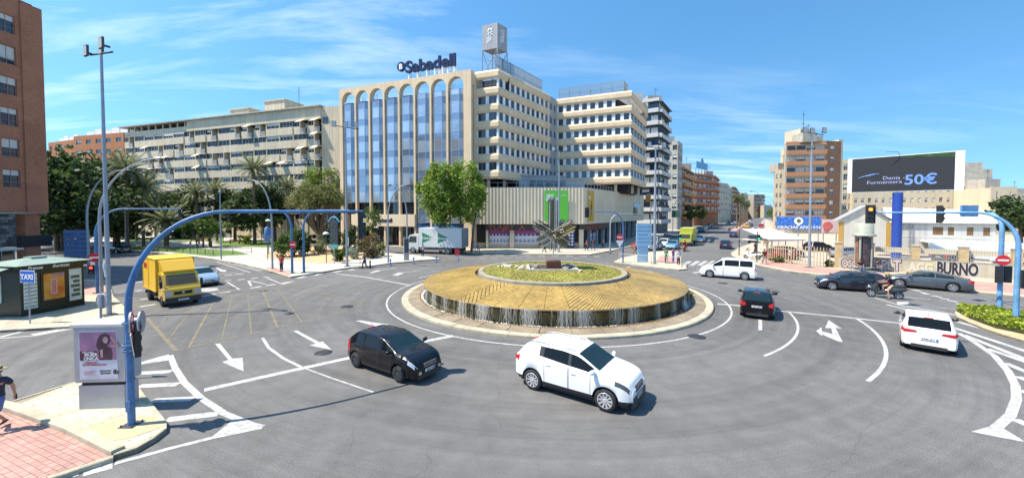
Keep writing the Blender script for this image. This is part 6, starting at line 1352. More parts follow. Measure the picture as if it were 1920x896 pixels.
# benches
def bench(px, py, rz, lab):
    t = thing('park_bench', G(px, py, .14), lab, 'bench', 'park benches', rz)
    for k in range(4): q = MB(); q.box(-.9, .9, -.2+k*.11, -.11+k*.11, .42, .46); q.build('seat_slat', MATS['bench_wood'] if 'bench_wood' in MATS else M('bench_wood', (.3, .13, .06), .6), t, local=True)
    for k in range(2): q = MB(); q.box(-.9, .9, .26, .3, .6+k*.16, .7+k*.16); q.build('back_slat', MATS['bench_wood'], t, local=True)
    for x in (-.7, .7): q = MB(); q.box(x-.03, x+.03, -.2, .3, .0, .42); q.box(x-.03, x+.03, .27, .32, .42, .9); q.build('leg', m_galvd, t, local=True)
bench(365, 457.5, .2, 'brown bench under the leafy small tree in the park'); bench(440, 457, .3, 'brown bench between the small tree and the round bush'); bench(290, 452, .1, 'brown bench between the palm trunks'); bench(385, 452, 0, 'brown bench in the shade at the back of the park')
def bin_(px, py, lab, mat, r=.25, h=.9):
    q = MB(); q.lathe([(0, 0), (r*.8, 0), (r, h*.9), (r*.85, h), (0, h)], 12); q.build('litter_bin', mat, local=True, loc=G(px, py, .14), label=lab, cat='litter bin')
bin_(563, 482, 'dark litter bin behind the two plaza masts', m_galvd); bin_(395, 462, 'brown square-shouldered bin on the park path', MATS['bench_wood'])
# ---------------------------------------------------------------- trees
def tree(base, h, rad, cz, n, size, mat, label, name='tree', nc=22, spread=.4, trunks=((0, 0, .18),), limbs=6, group=None, cat='tree', asp=.6, hollow=.5, flat=.2, seed=1, bark=None):
    t = thing(name, base, label, cat, group); b = Vector(base)
    q = MB(); r_ = random.Random(seed)
    for (dx, dy, tr) in trunks:
        zt = cz-rad[2]*.35; q.tube([b+Vector((dx*.6, dy*.6, 0)), b+Vector((dx*.8, dy*.8, zt*.5)), b+Vector((dx*1.2, dy*1.2, zt))], [tr*1.25, tr, tr*.75], 8)
        for k in range(limbs):
            a = 2*PI*k/limbs+r_.random(); p0 = b+Vector((dx*1.1, dy*1.1, zt*r_.uniform(.75, 1))); d = Vector((math.cos(a)*rad[0]*.55, math.sin(a)*rad[1]*.55, rad[2]*r_.uniform(.3, .9)))
            q.tube([p0, p0+d*.5+Vector((0, 0, .2)), p0+d], [tr*.45, tr*.28, tr*.12], 5)
    q.build('trunk', bark or m_bark, t)
    C = clumps(n, rad, nc, spread, hollow)+np.array([0, 0, cz-b.z*0]); o = bpy.data.objects.new('crown', leafmesh('crown', C, size, mat, asp, flat)); col.objects.link(o); o.parent = t
    return t
# two plane trees in front of the bank
f_plane = M('plane_leaves', leaf=((.11, .19, .02), (.33, .44, .07)), r=.6)
p = G(826, 474, .14); tree(p, 13, (3.1, 3.0, 4.2), 8.6, 9000, .2, f_plane, 'left of the two bright plane trees behind the parked lorry, leafy and green', 'plane_tree', 70, .26, ((0, 0, .18),), 8, 'plane trees in front of the bank')
p = G(871, 473, .14); tree(p, 13, (3.1, 3.0, 4.3), 8.7, 9000, .2, f_plane, 'right of the two bright plane trees, next to the ribbed podium', 'plane_tree', 70, .26, ((-.6, 0, .18), (1.6, .2, .13)), 8, 'plane trees in front of the bank')
# big dark trees at the left
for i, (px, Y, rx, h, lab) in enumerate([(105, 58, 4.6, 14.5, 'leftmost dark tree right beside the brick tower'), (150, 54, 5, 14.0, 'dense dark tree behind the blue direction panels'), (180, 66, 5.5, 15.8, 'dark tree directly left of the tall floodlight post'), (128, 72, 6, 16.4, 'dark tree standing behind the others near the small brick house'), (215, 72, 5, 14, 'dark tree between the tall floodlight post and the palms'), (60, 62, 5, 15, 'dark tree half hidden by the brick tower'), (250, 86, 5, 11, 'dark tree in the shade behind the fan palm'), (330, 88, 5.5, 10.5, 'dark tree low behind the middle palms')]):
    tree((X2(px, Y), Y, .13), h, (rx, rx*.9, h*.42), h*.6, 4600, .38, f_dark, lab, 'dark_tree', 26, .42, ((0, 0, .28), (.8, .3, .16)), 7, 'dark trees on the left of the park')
for px, Y, rx, h, cz, lab in [(477, 72, 4.6, 5.0, 6.3, 'broad dark magnolia in the middle of the park'), (440, 78, 4.2, 5.5, 6.8, 'dark glossy tree behind the small light green one'), (515, 76, 4.2, 6, 7.5, 'dark tree between the magnolia and the dragon tree'), (500, 84, 5, 6, 9, 'dark crown under the central palm'), (640, 74, 3, 6, 5.5, 'dark tree between the dragon tree and the bank')]:
    tree((X2(px, Y), Y, .13), h, (rx, rx*.8, h*.6), cz, 2800, .34, f_dark, lab, 'magnolia_tree', 24, .4, ((0, 0, .25),), 6, 'dark park trees')
tree((X2(380, 64), 64, .13), 4, (3.4, 2.6, 1.5), 3.9, 2600, .24, f_mid, 'small light green tree with a flat crown beside the park lawn', 'small_tree', 20, .4, ((0, 0, .12), (1.6, 0, .09), (-1.6, 0, .09)), 5)
tree((X2(612, 80), 80, .13), 12, (4.6, 3.4, 4.0), 11.5, 4200, .26, f_lite, 'bright yellow-green tree top behind the dragon tree', 'bright_tree', 30, .34, ((0, 0, .2),), 6)
tree((X2(530, 86), 86, .13), 8, (3, 2, 2.4), 8.0, 1200, .26, f_lite, 'small bright green crown behind the central palm', 'bright_tree', 18, .36, ((0, 0, .15),), 5)
# dragon tree / candelabra
dp = Vector((X2(598, 58), 58, .13)); dt = thing('dragon_tree', dp, 'big candelabra dragon tree with many upright branches on the sandy bed', 'tree')
q = MB(); r_ = random.Random(4); tips = []
q.tube([dp, dp+Vector((.1, 0, 1.6)), dp+Vector((0, 0, 2.6))], [.5, .38, .4], 9)
for k in range(30):
    a = 2*PI*k/30+r_.uniform(-.1, .1); rr = r_.uniform(1.2, 4.6); zt = 9.3-rr*rr*.14+r_.uniform(-.6, .5); e = dp+Vector((math.cos(a)*rr, math.sin(a)*rr*.8, zt)); m0 = dp+Vector((math.cos(a)*rr*.6, math.sin(a)*rr*.5, 4.3+r_.random()))
    q.tube([dp+Vector((0, 0, 2.3)), m0, e], [.16, .1, .08], 6); tips.append(e)
    for j in range(2): e2 = e+Vector((r_.uniform(-.7, .7), r_.uniform(-.6, .6), r_.uniform(-.5, .4))); q.tube([m0, (m0+e2)/2+Vector((0, 0, .3)), e2], [.08, .07, .06], 5); tips.append(e2)
q.build('trunk', M('dragon_bark', (.16, .13, .09), .9, nz=[(4, .3)]), dt)
C = np.array([[t.x-dp.x, t.y-dp.y, t.z-dp.z] for t in tips]); C = np.repeat(C, 75, 0)+nrg.normal(size=(len(C)*75, 3))*np.array([.36, .36, .42])-np.array([0, 0, .1])
o = bpy.data.objects.new('crown', leafmesh('crown', C, .22, f_olive, .28)); col.objects.link(o); o.parent = dt
C2 = clumps(2500, (4.2, 3.2, 1.6), 30, .4)+np.array([0, 0, 8.3]); o = bpy.data.objects.new('crown_top', leafmesh('crown_top', C2, .22, f_olive, .3)); col.objects.link(o); o.parent = dt
# ---- palms ------------------------------------------------------
def frond_mesh(L, droop, nl=26, ll=.55, seed=0, mat=None, curl=1.0):
    r_ = random.Random(seed); q = MB(); P = []
    for k in range(9):
        s = k/8; P.append(Vector((L*(s-.12*s*s*droop), 0, L*(.5*s*curl-droop*.75*s*s))))
    q.tube(P, [.035-.028*k/8 for k in range(9)], 4)
    for k in range(nl):
        s = .12+.86*k/nl; i = min(7, int(s*8)); p = P[i].lerp(P[i+1], s*8-i); d = (P[i+1]-P[i]).normalized(); l = ll*(1-.65*s)*r_.uniform(.85, 1.1)*(L/2.6)*(1.0 if s > .2 else .6)
        for sd in (-1, 1):
            e = p+d*l*.6+Vector((0, sd*l*.8, -l*(.25+.3*s)+.05)); w_ = d*.045*(L/2.6)
            q.add([p-w_, p+w_, e+w_*.3], [(0, 1, 2)], 0)
    return q.mesh('frond', mat or f_palm)
fr_me = [frond_mesh(2.9, d, 26, .6, i) for i, d in enumerate((.25, .55, .85, 1.15))]
fr_big = [frond_mesh(3.9, d, 30, .6, i+9) for i, d in enumerate((.3, .6, .9, 1.2))]
def palm(px, Y, h, label, n=34, L=1.0, tr=.22, big=False, group='palms of the park', skirt=True, seed=0, z0=.13):
    b = Vector((X2(px, Y), Y, z0)); t = thing('palm_tree', b, label, 'palm tree', group); r_ = random.Random(seed+int(px))
    q = MB(); k = 12; lean = r_.uniform(-.2, .2); q.tube([b+Vector((lean*(i/k)**2, 0, h*i/k)) for i in range(k+1)], [tr*(1.15 if i == 0 else 1)*(1+.06*(i % 2))*(1.25 if i == k else 1) for i in range(k+1)], 9); q.build('trunk', m_palmbark, t)
    top = b+Vector((lean, 0, h)); fm_ = fr_big if big else fr_me
    for i in range(n):
        f_ = (i+.5)/n; a = i*2.39996+r_.uniform(-.15, .15); el = 1.15-f_*1.75; v = min(3, int(f_*4)); s_ = L*r_.uniform(.85, 1.12)*(1 if f_ > .15 else .8)
        o = inst('frond', fm_[v], t, top, rot=(r_.uniform(-.15, .15), -el*.75, a), scale=(s_, s_, s_))
        o.rotation_mode = 'XYZ'
    if skirt:
        C = np.array([0, 0, h-.35])+nrg.normal(size=(90, 3))*np.array([tr*1.1, tr*1.1, .3]); inst('crown_boss', leafmesh('crown_boss', C, .22, M('dry_palm_base', leaf=((.12, .09, .04), (.3, .2, .08)), r=.8), .25), t, b)
    return t
palm(238, 64, 12.6, 'tallest palm at the left, its crown level with the roofs', 46, 1.5); palm(268, 67, 10.0, 'palm just right of the tallest one', 44, 1.5); palm(311, 63, 4.2, 'short wide fan-crowned palm behind the yellow lorry', 38, 1.1, .32, True)
palm(370, 76, 9.6, 'slim palm left of centre in the park, third from the left', 34, 1.15); palm(406, 78, 10.2, 'slim palm fourth from the left, before the apartment slab', 34, 1.2); palm(441, 86, 9.5, 'slender palm with sparse yellowish crown', 22, .85, .16)
palm(477, 72, 13.6, 'tall central palm rising above the magnolia', 46, 1.3); palm(541, 74, 10.6, 'palm just left of the dragon tree', 38, 1.15); palm(556, 84, 11.5, 'half-hidden palm behind the dragon tree left side', 26, .9)
palm(255, 80, 9.0, 'palm in the second row behind the two left palms', 28, .95); palm(291, 82, 9.5, 'farther palm between the left pair and the slim ones', 28, .9)
# yuccas and low plants on the bed
def bush(px, py, rad, label, mat, n=900, size=.16, z=None, name='bush', cat='bush', asp=.5, nc=16):
    b = G(px, py, .14); t = thing(name, b, label, cat); C = clumps(n, rad, nc, .42, .3)+np.array([0, 0, rad[2]*.95]); inst('foliage', leafmesh('foliage', C, size, mat, asp), t, b)
    q = MB()
    for k in range(4): q.tube([b, b+Vector((math.cos(k*1.6)*rad[0]*.5, math.sin(k*1.6)*rad[1]*.5, rad[2]*1.2))], [.04, .015], 5)
    q.build('stem', m_bark, t); return t
bush(460, 456, (1.25, 1.1, .85), 'round clipped yellow-green bush on the park lawn', M('lime_bush', leaf=((.08, .12, .01), (.25, .3, .04)), r=.6), 1500, .12)
bush(530, 482, (1.2, 1.1, 1.3), 'bright banana-like shrub at the left end of the sandy bed', f_mid, 700, .34, asp=.22); bush(552, 480, (1.4, 1.2, 1.9), 'tall leafy shrub behind the no-entry mast', f_mid, 800, .36, asp=.2)
bush(570, 478, (1.5, 1.2, 1.6), 'dark shrub behind the two plaza masts', f_dark, 900, .24); bush(597, 476, (1.3, 1.1, 1.2), 'spiky yucca clump at the foot of the dragon tree', f_palm, 700, .36, asp=.1)
bush(637, 489, (.8, .7, .8), 'small green bush beside the information column', f_mid, 500, .18); bush(664, 485, (.8, .7, .8), 'silvery spiky plant right of the plaza floodlight post', M('silver_leaves', leaf=((.12, .16, .1), (.35, .42, .33)), r=.5), 450, .3, asp=.12)
bush(690, 483, (1.6, 1.3, 1.5), 'large shrub with reddish tips near the bank entrance', M('reddish_leaves', leaf=((.05, .07, .02), (.3, .2, .1)), r=.6), 1600, .16); bush(708, 480, (1.0, 1, 1.0), 'olive shrub at the right end of the bed', f_olive, 700, .16)
bush(655, 478, (1.2, 1, 2.0), 'tall dark shrub under the hanging signal of the long blue arm', f_dark, 800, .22); bush(622, 474, (1.4, 1, 2.2), 'dark leafy shrub behind the information column', f_dark, 900, .22)
t = tree((X2(698, 56), 56, .13), 5, (1.2, 1.1, 1.6), 4.6, 900, .3, f_mid, 'slender yucca-like tree before the bank fascia', 'yucca_tree', 12, .5, ((0, 0, .1),), 4, asp=.18)
for i, (px, py, rx) in enumerate([(345, 447, 3), (250, 449, 3), (420, 445, 2.5), (560, 455, 3), (200, 446, 3.5), (150, 448, 4), (110, 450, 3)]): bush(px, py, (rx, 1.2, 1.1), ['dark low hedge behind the small tree', 'dark low hedge behind the left palm trunks', 'dark low hedge left of the round bush', 'dark hedge behind the dragon tree', 'dark undergrowth behind the tall floodlight post', 'dark undergrowth behind the blue panels', 'dark undergrowth beside the brick tower'][i], f_dark, 900, .26, name='hedge', cat='hedge')
# white painted tree trunk guard thing near the info column omitted; avenue palms
fan_c = clumps(800, (1.5, 1.5, 1.3), 14, .5, .4)
av_me = leafmesh('crown', fan_c, .4, f_palm, .2)
qq = MB(); qq.tube([(0, 0, 0), (0, 0, 11)], [.28, .2], 8); avt = qq.mesh('trunk', m_palmbark)
lab_n = ['nearest', 'second', 'third', 'fourth', 'fifth', 'sixth', 'seventh', 'eighth', 'ninth', 'tenth']
for i in range(10):
    p = AV(sa_+24+i*15, oa+rng.uniform(-.3, .3), .12); s_ = rng.uniform(.85, 1.1); t = thing('avenue_palm', p, lab_n[i]+' palm along the reddish median of the avenue, slim with a round crown', 'palm tree', 'palms on the avenue median')
    inst('trunk', avt, t, p, scale=(1, 1, s_)); inst('crown', av_me, t, p+Vector((0, 0, 11*s_)), rng.uniform(0, 6), (1, 1, 1.1))
st_c = clumps(1500, (2.6, 2.4, 2.6), 18, .42, .45); st_d = leafmesh('crown', st_c, .34, f_mid, .6); qq = MB(); qq.tube([(0, 0, 0), (0, 0, 4.2)], [.16, .1], 6); stt = qq.mesh('trunk', m_bark)
for i, (s, o) in enumerate([(170, 1.8), (200, 1.8), (240, 1.8), (285, 1.8), (330, 1.8), (165, oa+13), (205, oa+13), (250, oa+13), (300, oa+13)]):
    p = AV(s, o, .13); t = thing('street_tree', p, ['first', 'second', 'third', 'fourth', 'fifth'][i % 5 if i < 5 else i-5]+(' round street tree along the shops side of the avenue' if i < 5 else ' round street tree on the right pavement of the avenue'), 'tree', 'street trees of the avenue')
    inst('trunk', stt, t, p); inst('crown', st_d, t, p+Vector((0, 0, 5.8)), rng.uniform(0, 6))
tree((X2(1915, 60), 60, .13), 6, (4.2, 3.4, 2.9), 5.6, 3500, .28, f_dark, 'dark green tree at the right edge behind the blue masts', 'dark_tree_right', 26, .4, ((0, 0, .25),), 6)
for i, (px, py, rx, lab) in enumerate([(1464, 492, 1.0, 'scrubby plant at the foot of the paling fence near its left end'), (1555, 500, .7, 'dry weeds at the right end of the paling fence')]): bush(px, py, (rx, .3, .4), lab, f_olive, 350, .14, name='weeds')
# hedge on the planter island
hp = ccw([(p.x, p.y) for p in gp([(1794, 584), (1818, 597), (1842, 606), (1866, 615), (1900, 622), (1945, 632), (2080, 660), (2080, 614), (1920, 595), (1850, 586), (1806, 579)], .12)])
xs = [p[0] for p in hp]; ys = [p[1] for p in hp]
def inside(x, y):
    c = False
    for i in range(len(hp)):
        (x1, y1), (x2, y2) = hp[i-1], hp[i]
        if (y1 > y) != (y2 > y) and x < (x2-x1)*(y-y1)/(y2-y1)+x1: c = not c
    return c
pts = []
while len(pts) < 12000:
    x, y = rng.uniform(min(xs), max(xs)), rng.uniform(min(ys), max(ys))
    if inside(x, y): pts.append((x, y, .12+rng.random()**.5*(.38+.14*math.sin(x*3.1)*math.cos(y*2.7))))
c0 = G(1860, 600, .12); C = np.array(pts)-np.array([c0.x, c0.y, .12])
hd = thing('flower_hedge', (c0.x, c0.y, .12), 'low yellow-green flowering hedge filling the planter island around the blue masts', 'hedge'); o = bpy.data.objects.new('foliage', leafmesh('foliage', C, .085, f_hedge, .55)); col.objects.link(o); o.parent = hd
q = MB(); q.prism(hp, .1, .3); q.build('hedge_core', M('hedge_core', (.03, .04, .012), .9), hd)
# distant hills
m_hill = M('hazy_hill', (.3, .33, .33), .95, nz=[(.004, .2)])
for (xa, xb, Y, z, nm) in ((1750, 2500, 1500, 95, 'hills'), (1380, 1760, 2200, 40, 'hills')):
    q = MB(); a, b = X2(xa, Y), X2(xb, Y); n_ = 24; v = []
    for i in range(n_+1):
        x = a+(b-a)*i/n_; hh = z*math.sin(PI*i/n_)**.6*(.75+.25*math.sin(i*1.3)); v += [(x, Y, 0), (x, Y+120, hh), (x, Y+500, 0)]
    q.add(v, [f for i in range(n_) for f in ((3*i, 3*i+3, 3*i+4, 3*i+1), (3*i+1, 3*i+4, 3*i+5, 3*i+2))], 0, True); q.build(nm, m_hill, kind='structure')
# ---------------------------------------------------------------- vehicles
def paint(name, c, m=0.0, r=.3): return M(name, c, r, m, coat=.8 if c[0] > .02 else .45, spec=.5 if c[0] > .02 else .25)
m_cwhite = paint('car_white', (.75, .76, .76)); m_cblack = paint('car_black', (.004, .004, .006), 0, .2); m_cgrey = paint('car_grey', (.1, .115, .13), .5); m_clblue = paint('car_light_blue', (.3, .42, .52), .3)
m_cred = paint('car_red', (.4, .02, .02)); m_csilver = paint('car_silver', (.4, .42, .44), .6); m_cdblue = paint('car_dark_blue', (.02, .04, .1), .3); m_cyel = paint('car_yellow', (.7, .42, .02)); m_cyel.name
m_carglass = M('car_glass', (.012, .03, .034), .04, 0, spec=.7, alpha=.72); m_tint = M('tinted_car_glass', (.006, .007, .008), .05, 0, spec=.3)
m_head = M('headlight_glass', (.5, .52, .55), .12, .4); m_headd = M('dark_headlight', (.07, .075, .085), .06, .2); m_tail = M('tail_light_red', (.5, .02, .025), .15); m_rim = M('alloy_rim', (.5, .5, .52), .3, .7); m_chrome = M('chrome', (.6, .6, .62), .12, .9); m_plate = M('number_plate', (.7, .7, .68), .4)
m_tyre = M('tyre', (.02, .02, .022), .8); m_trim = M('car_plastic_trim', (.03, .03, .033), .55)
def wheel_meshes(r, w_, spokes, rimmat, key):
    if key in WIN: return WIN[key]
    q = MB(); q.lathe([(r*.66, -w_/2+.01), (r*.9, -w_/2), (r*.98, -w_/2+.025), (r, 0), (r*.98, w_/2-.025), (r*.9, w_/2), (r*.66, w_/2-.01)], 28, 0, (0, 0, 0), 'y'); ty = q.mesh('wheel', m_tyre)
    q = MB(); q.lathe([(0, w_*.2), (r*.62, w_*.2), (r*.66, w_/2-.005), (r*.7, w_/2-.005)], 28, 1, (0, 0, 0), 'y'); q.lathe([(r*.62, w_/2), (r*.69, w_/2+.006), (r*.7, w_/2)], 28, 0, (0, 0, 0), 'y')
    for k in range(spokes):
        a = 2*PI*k/spokes; ca, sa = math.cos(a), math.sin(a); hw = r*.62*PI/spokes*.42
        v = [(r*.12*ca-hw*.7*-sa, r*.12*sa-hw*.7*ca), (r*.12*ca+hw*.7*-sa, r*.12*sa+hw*.7*ca), (r*.65*ca+hw*-sa, r*.65*sa+hw*ca), (r*.65*ca-hw*-sa, r*.65*sa-hw*ca)]
        y0, y1 = w_*.38, w_*.47; q.add([(x, y0 if i < 2 else y1, z) for i, (x, z) in enumerate(v)]+[(x, w_*.2, z) for x, z in v], [(0, 1, 2, 3), (0, 4, 5, 1), (3, 2, 6, 7), (1, 5, 6, 2), (0, 3, 7, 4)])
    q.disc((0, w_*.4, 0), r*.15, 'y', 12, 0, .03); rm = q.mesh('rim', [rimmat, m_trim])
    WIN[key] = (ty, rm); return WIN[key]
def smooth_pl(keys, s=.05):
    def pl(x):
        if x <= keys[0][0]: return keys[0][1]
        for (a, va), (b, vb) in zip(keys, keys[1:]):
            if x <= b: return va+(vb-va)*(x-a)/(b-a)
        return keys[-1][1]
    return lambda x: sum(pl(x+d*s) for d in (-1, -.6, -.2, .2, .6, 1))/6
def car(P):
    """x forward; origin on the ground at the centre. Parts: body, doors, glass, lights, plates, mirrors, wheels (> rim)"""
    L, Wd, xw = P['L'], P['W'], P['wheels']; r = P['r']; root = thing(P['name'], (0, 0, 0), P['label'], P.get('cat', 'car'), P.get('group'))
    top = smooth_pl(P['top'], P.get('sm', .06)); belt = smooth_pl(P['belt'], .08); hwid = smooth_pl(P['plan'], .05); mat = P['mat']; sill = P.get('sill', .22); hl = L/2; ins = P.get('inset', .77)
    xc, xr, xe, xt = P['cowl'], P['roof0'], P['roof1'], P['tail']          # windscreen base, roof start, roof end, rear glass base
    Ra = r+.06; S = set(); x = -hl
    while x < hl+1e-6: S.add(round(x, 3)); x += .075
    for d in (.0, .015, .035, .06, .09, .13): S.add(round(hl-d, 3)); S.add(round(-hl+d, 3))
    for xx in xw:
        for t in (-1, -.995, -.93, -.8, -.6, -.35, 0, .35, .6, .8, .93, .995, 1): S.add(round(xx+Ra*t, 3))
    for sw in P['side_win']: S.add(sw[0]); S.add(sw[1])
    for d in P['doors']: S.update((d[0], d[1], round(d[0]+.018, 3), round(d[1]-.018, 3)))
    S.update((xc, xr, xe, xt, P['hl'][0], -hl+P['tl'][0])); S.update((round(P['hood'], 3),)) if 'hood' in P else None
    S = sorted(S)
    def bot(x):
        b = sill+(.06 if abs(x) > hl-.12 else 0)+(P.get('noselift', .0) if x > hl-.3 else 0)
        for xx in xw:
            if abs(x-xx) < Ra-.0015: b = max(b, r+math.sqrt(Ra*Ra-(x-xx)**2))
        return b
    rings = []
    for x in S:
        h = hwid(x)*Wd/2; tz = top(x); bz = min(belt(x), tz-.015); b0 = bot(x); cab = max(0, min(1, (tz-bz-.06)/.3)); gz = tz-bz
        b0 = min(b0, bz-.06)
        yr = h*(ins*cab+.86*(1-cab)); ring = [(h-.05, b0), (h-.01, max(b0+.02, min(sill+.12, bz-.1)) if b0 < sill+.1 else b0+.015), (h, max(b0+.03, sill+(bz-sill)*.5)), (h*.992, max(b0+.05, bz-.12)), (h*.955, bz)]
        def lerp(a, b_, t): return a+(b_-a)*t
        for t, zt in ((.1, .1), (.85, .84)): ring.append((lerp(h*.94, yr, t), bz+gz*zt))
        ring += [(yr*.985, bz+gz*.93), (yr*.93, bz+gz*.965+ (0 if cab > .5 else 0)), (yr*.5, tz-.004), (0, tz)]
        rings.append(ring)
    NK = 11; parts = {}
    def put(part, quad, m=None, side=1):
        d = parts.setdefault(part, MB()); d.add(quad if side == 1 else quad[::-1], [(0, 1, 2, 3)], 0, True)
    trim = P.get('cladding', 0)
    for i in range(len(S)-1):
        x0, x1 = S[i], S[i+1]; xm = (x0+x1)/2
        for k in range(NK-1):
            a, b, c, d = rings[i][k], rings[i][k+1], rings[i+1][k+1], rings[i+1][k]
            for sd in (1, -1):
                sn = 'l' if sd == 1 else 'r'; part = 'body'
                zc = (a[1]+b[1]+c[1]+d[1])/4
                if k == 5 and any(s0 <= xm <= s1 for s0, s1 in [(w_[0], w_[1]) for w_ in P['side_win']]):
                    j = [n for n, w_ in enumerate(P['side_win']) if w_[0] <= xm <= w_[1]][0]; part = ('side_window', sn, j)
                elif k >= 8 and xr < xm < xc: part = ('windscreen', '', 0)
                elif k >= 8 and xt < xm < xe: part = ('rear_window', '', 0)
                elif k in (3, 4) and xm > P['hl'][0] and zc > P['hl'][1]: part = ('headlight', sn, 0)
                elif k in P.get('tlk', (2, 3, 4)) and xm < -hl+P['tl'][0] and zc > P['tl'][1]: part = ('tail_light', sn, 0)
                elif 1 <= k <= 3 or (k == 0 and not trim):
                    for n, dd in enumerate(P['doors']):
                        if dd[0] <= xm <= dd[1]: part = ('door_seam', '', 0) if (xm < dd[0]+.018 or xm > dd[1]-.018) else ('door', sn, n) if k >= 1 else part
                elif k == 4 and any(w_[0]-.1 <= xm <= w_[1]+.1 for w_ in P['side_win']): part = ('window_seal', '', 0) if False else part
                if part == 'body' and (k == 0 and trim): part = ('lower_trim', '', 0)
                if part == 'body' and P.get('pillar') and k in (5,) and P['side_win'][0][0]-.15 < xm < P['side_win'][-1][1]+.05: part = ('pillar', '', 0)
                q4 = [(x0, sd*a[0], a[1]), (x1, sd*d[0], d[1]), (x1, sd*c[0], c[1]), (x0, sd*b[0], b[1])]
                put(part, q4, side=-sd)
    # nose and tail caps
    for i, sg_ in ((0, -1), (len(S)-1, 1)):
        rg = rings[i]; pts = [(S[i], y, z) for y, z in rg]+[(S[i], -y, z) for y, z in rg[::-1][1:]]; parts.setdefault('body', MB()).add(pts, [tuple(range(len(pts)))], 0, False)
    mats = {'side_window': P.get('glass', m_tint), 'windscreen': m_carglass, 'rear_window': P.get('rglass', m_carglass), 'headlight': P.get('headmat', m_head), 'tail_light': m_tail, 'door': mat, 'door_seam': m_black, 'lower_trim': m_trim, 'window_seal': m_trim, 'pillar': m_trim}
    for pt, mb2 in parts.items():
        mb2.weld()
        if pt == 'body': mb2.build('body', mat, root, local=True); continue
        if pt[0] == 'side_window':
            pass
        mb2.build(pt[0], mats[pt[0]], root, local=True)
    # underbody
    q = MB(); q.box(-hl+.15, hl-.15, -Wd/2+.25, Wd/2-.25, .18, .6); q.box(-hl+.5, hl-.5, -Wd/2+.1, Wd/2-.1, .2, .34)
    for xx in xw: q.box(xx-Ra*.98, xx+Ra*.98, -Wd/2+.2, Wd/2-.2, .3, r+Ra*.85)
    q.build('underbody', m_black, root, local=True)
    ty, rm = wheel_meshes(r, .21, P.get('spokes', 5), P.get('rim', m_rim), ('wheel', r, P.get('spokes', 5), id(P.get('rim', m_rim))))
    for xx in xw:
        for sd in (1, -1):
            y = sd*(hwid(xx)*Wd/2-.115); o = inst('wheel', ty, root, (xx, y, r), world=False, rz=0 if sd == 1 else PI); inst('rim', rm, o, (0, 0, 0), world=False)
    for sd in (1, -1):                     # mirrors and handles
        q = MB(); mx_ = xc-.42*(xc-xr)*.55; my = hwid(mx_)*Wd/2*.93; mz = belt(mx_)+.06; q.tube([(mx_+.07, sd*(my-.02), mz), (mx_+.04, sd*(my+.1), mz+.05), (mx_+.02, sd*(my+.2), mz+.05), (mx_, sd*(my+.24), mz+.04)], [.03, .075, .075, .04], 8); q.build('mirror', P.get('mirror', mat), root, local=True)
        for dd in P['doors']:
            q = MB(); hx = dd[0]+.16; q.box(hx-.08, hx+.08, sd*(hwid(hx)*Wd/2*.985)-.015+sd*.012, sd*(hwid(hx)*Wd/2*.985)+.015+sd*.012, belt(hx)-.15, belt(hx)-.12); q.build('door_handle', P.get('handle', mat), root, local=True)
    # grille, plates, bumpers
    fx = hl+.004; w2 = hwid(hl-.02)*Wd/2
    q = MB(); q.box(hl-.05, fx+.012, -w2*.5, w2*.5, P['gr'][0], P['gr'][1]); q.build('grille', m_black, root, local=True)
    q = MB()
    for zq in np.linspace(P['gr'][0]+.02, P['gr'][1]-.01, 3): q.box(fx+.005, fx+.02, -w2*.5, w2*.5, zq-.008, zq+.008)
    q.build('grille_bar', m_chrome if P.get('chrome', 1) else m_trim, root, local=True)
    q = MB(); q.box(hl-.06, fx+.018, -w2*.9, w2*.9, .2, P.get('lb', .36)); q.build('lower_bumper', m_trim, root, local=True); q = MB(); q.box(-hl-.012, -hl+.06, -w2*.8, w2*.8, .2, .34); q.build('lower_bumper', m_trim, root, local=True)
    for sx, xx, zz_ in ((1, fx+.022, P.get('pf', .42)), (-1, -hl-.014, P.get('pr', .62))):
        q = MB(); q.box(min(xx, xx+sx*.01), max(xx, xx+sx*.01), -.26, .26, zz_-.055, zz_+.055); o = q.build('number_plate', m_plate, root, local=True)
        q = MB(); q.box(min(xx, xx+sx*.013), max(xx, xx+sx*.013), *( (.21, .26) if sx == 1 else (-.26, -.21)), zz_-.05, zz_+.05); q.build('plate_band', M('plate_blue', (.02, .08, .4), .4), root, local=True)
        me = text_mesh(P.get('plate', '4728 KFT'), .105, .002, m_prb, .002); inst('plate_lettering', me, root, (xx+sx*.013, 0.02, zz_-.036), world=False, rz=sx*PI/2)
    for sd in (1, -1):
        if P.get('fog', 1): q = MB(); q.disc((hl-.02, sd*w2*.78, .4), .07, 'x', 12, 0, .08); q.build('fog_light', P.get('fogmat', m_head), root, local=True)
        if P.get('rail'):
            q = MB(); q.tube([(xe+.12, sd*Wd/2*ins*.87, top(xe+.3)-.02), (xe+.3, sd*Wd/2*ins*.89, top(xe+.3)+.035), (xr-.35, sd*Wd/2*ins*.89, top(xr-.35)+.03), (xr-.12, sd*Wd/2*ins*.87, top(xr-.15)-.01)], .022, 6); q.build('roof_rail', m_csilver, root, local=True)
    y0_, z0_, z1_ = P.get('tlb', (.74, .74, .95)); w3 = hwid(-hl+.02)*Wd/2
    for sd in (1, -1):
        q = MB(); q.add([(-hl-.012, sd*w3*y0_, z0_+.04), (-hl-.012, sd*w3*.97, z0_), (-hl-.012, sd*w3*.97, z1_), (-hl-.012, sd*w3*(y0_+.06), z1_-.02), (-hl+.16, sd*(w3+.065), z0_+.04), (-hl+.16, sd*(w3+.055), z1_)], [(0, 1, 2, 3), (1, 4, 5, 2)]); q.build('tail_light', m_tail, root, local=True)
    q = MB(); q.box(xe-.02, xe+.05, -.14, .14, top(xe)+.0, top(xe)+.022); q.build('brake_light', m_tail, root, local=True)
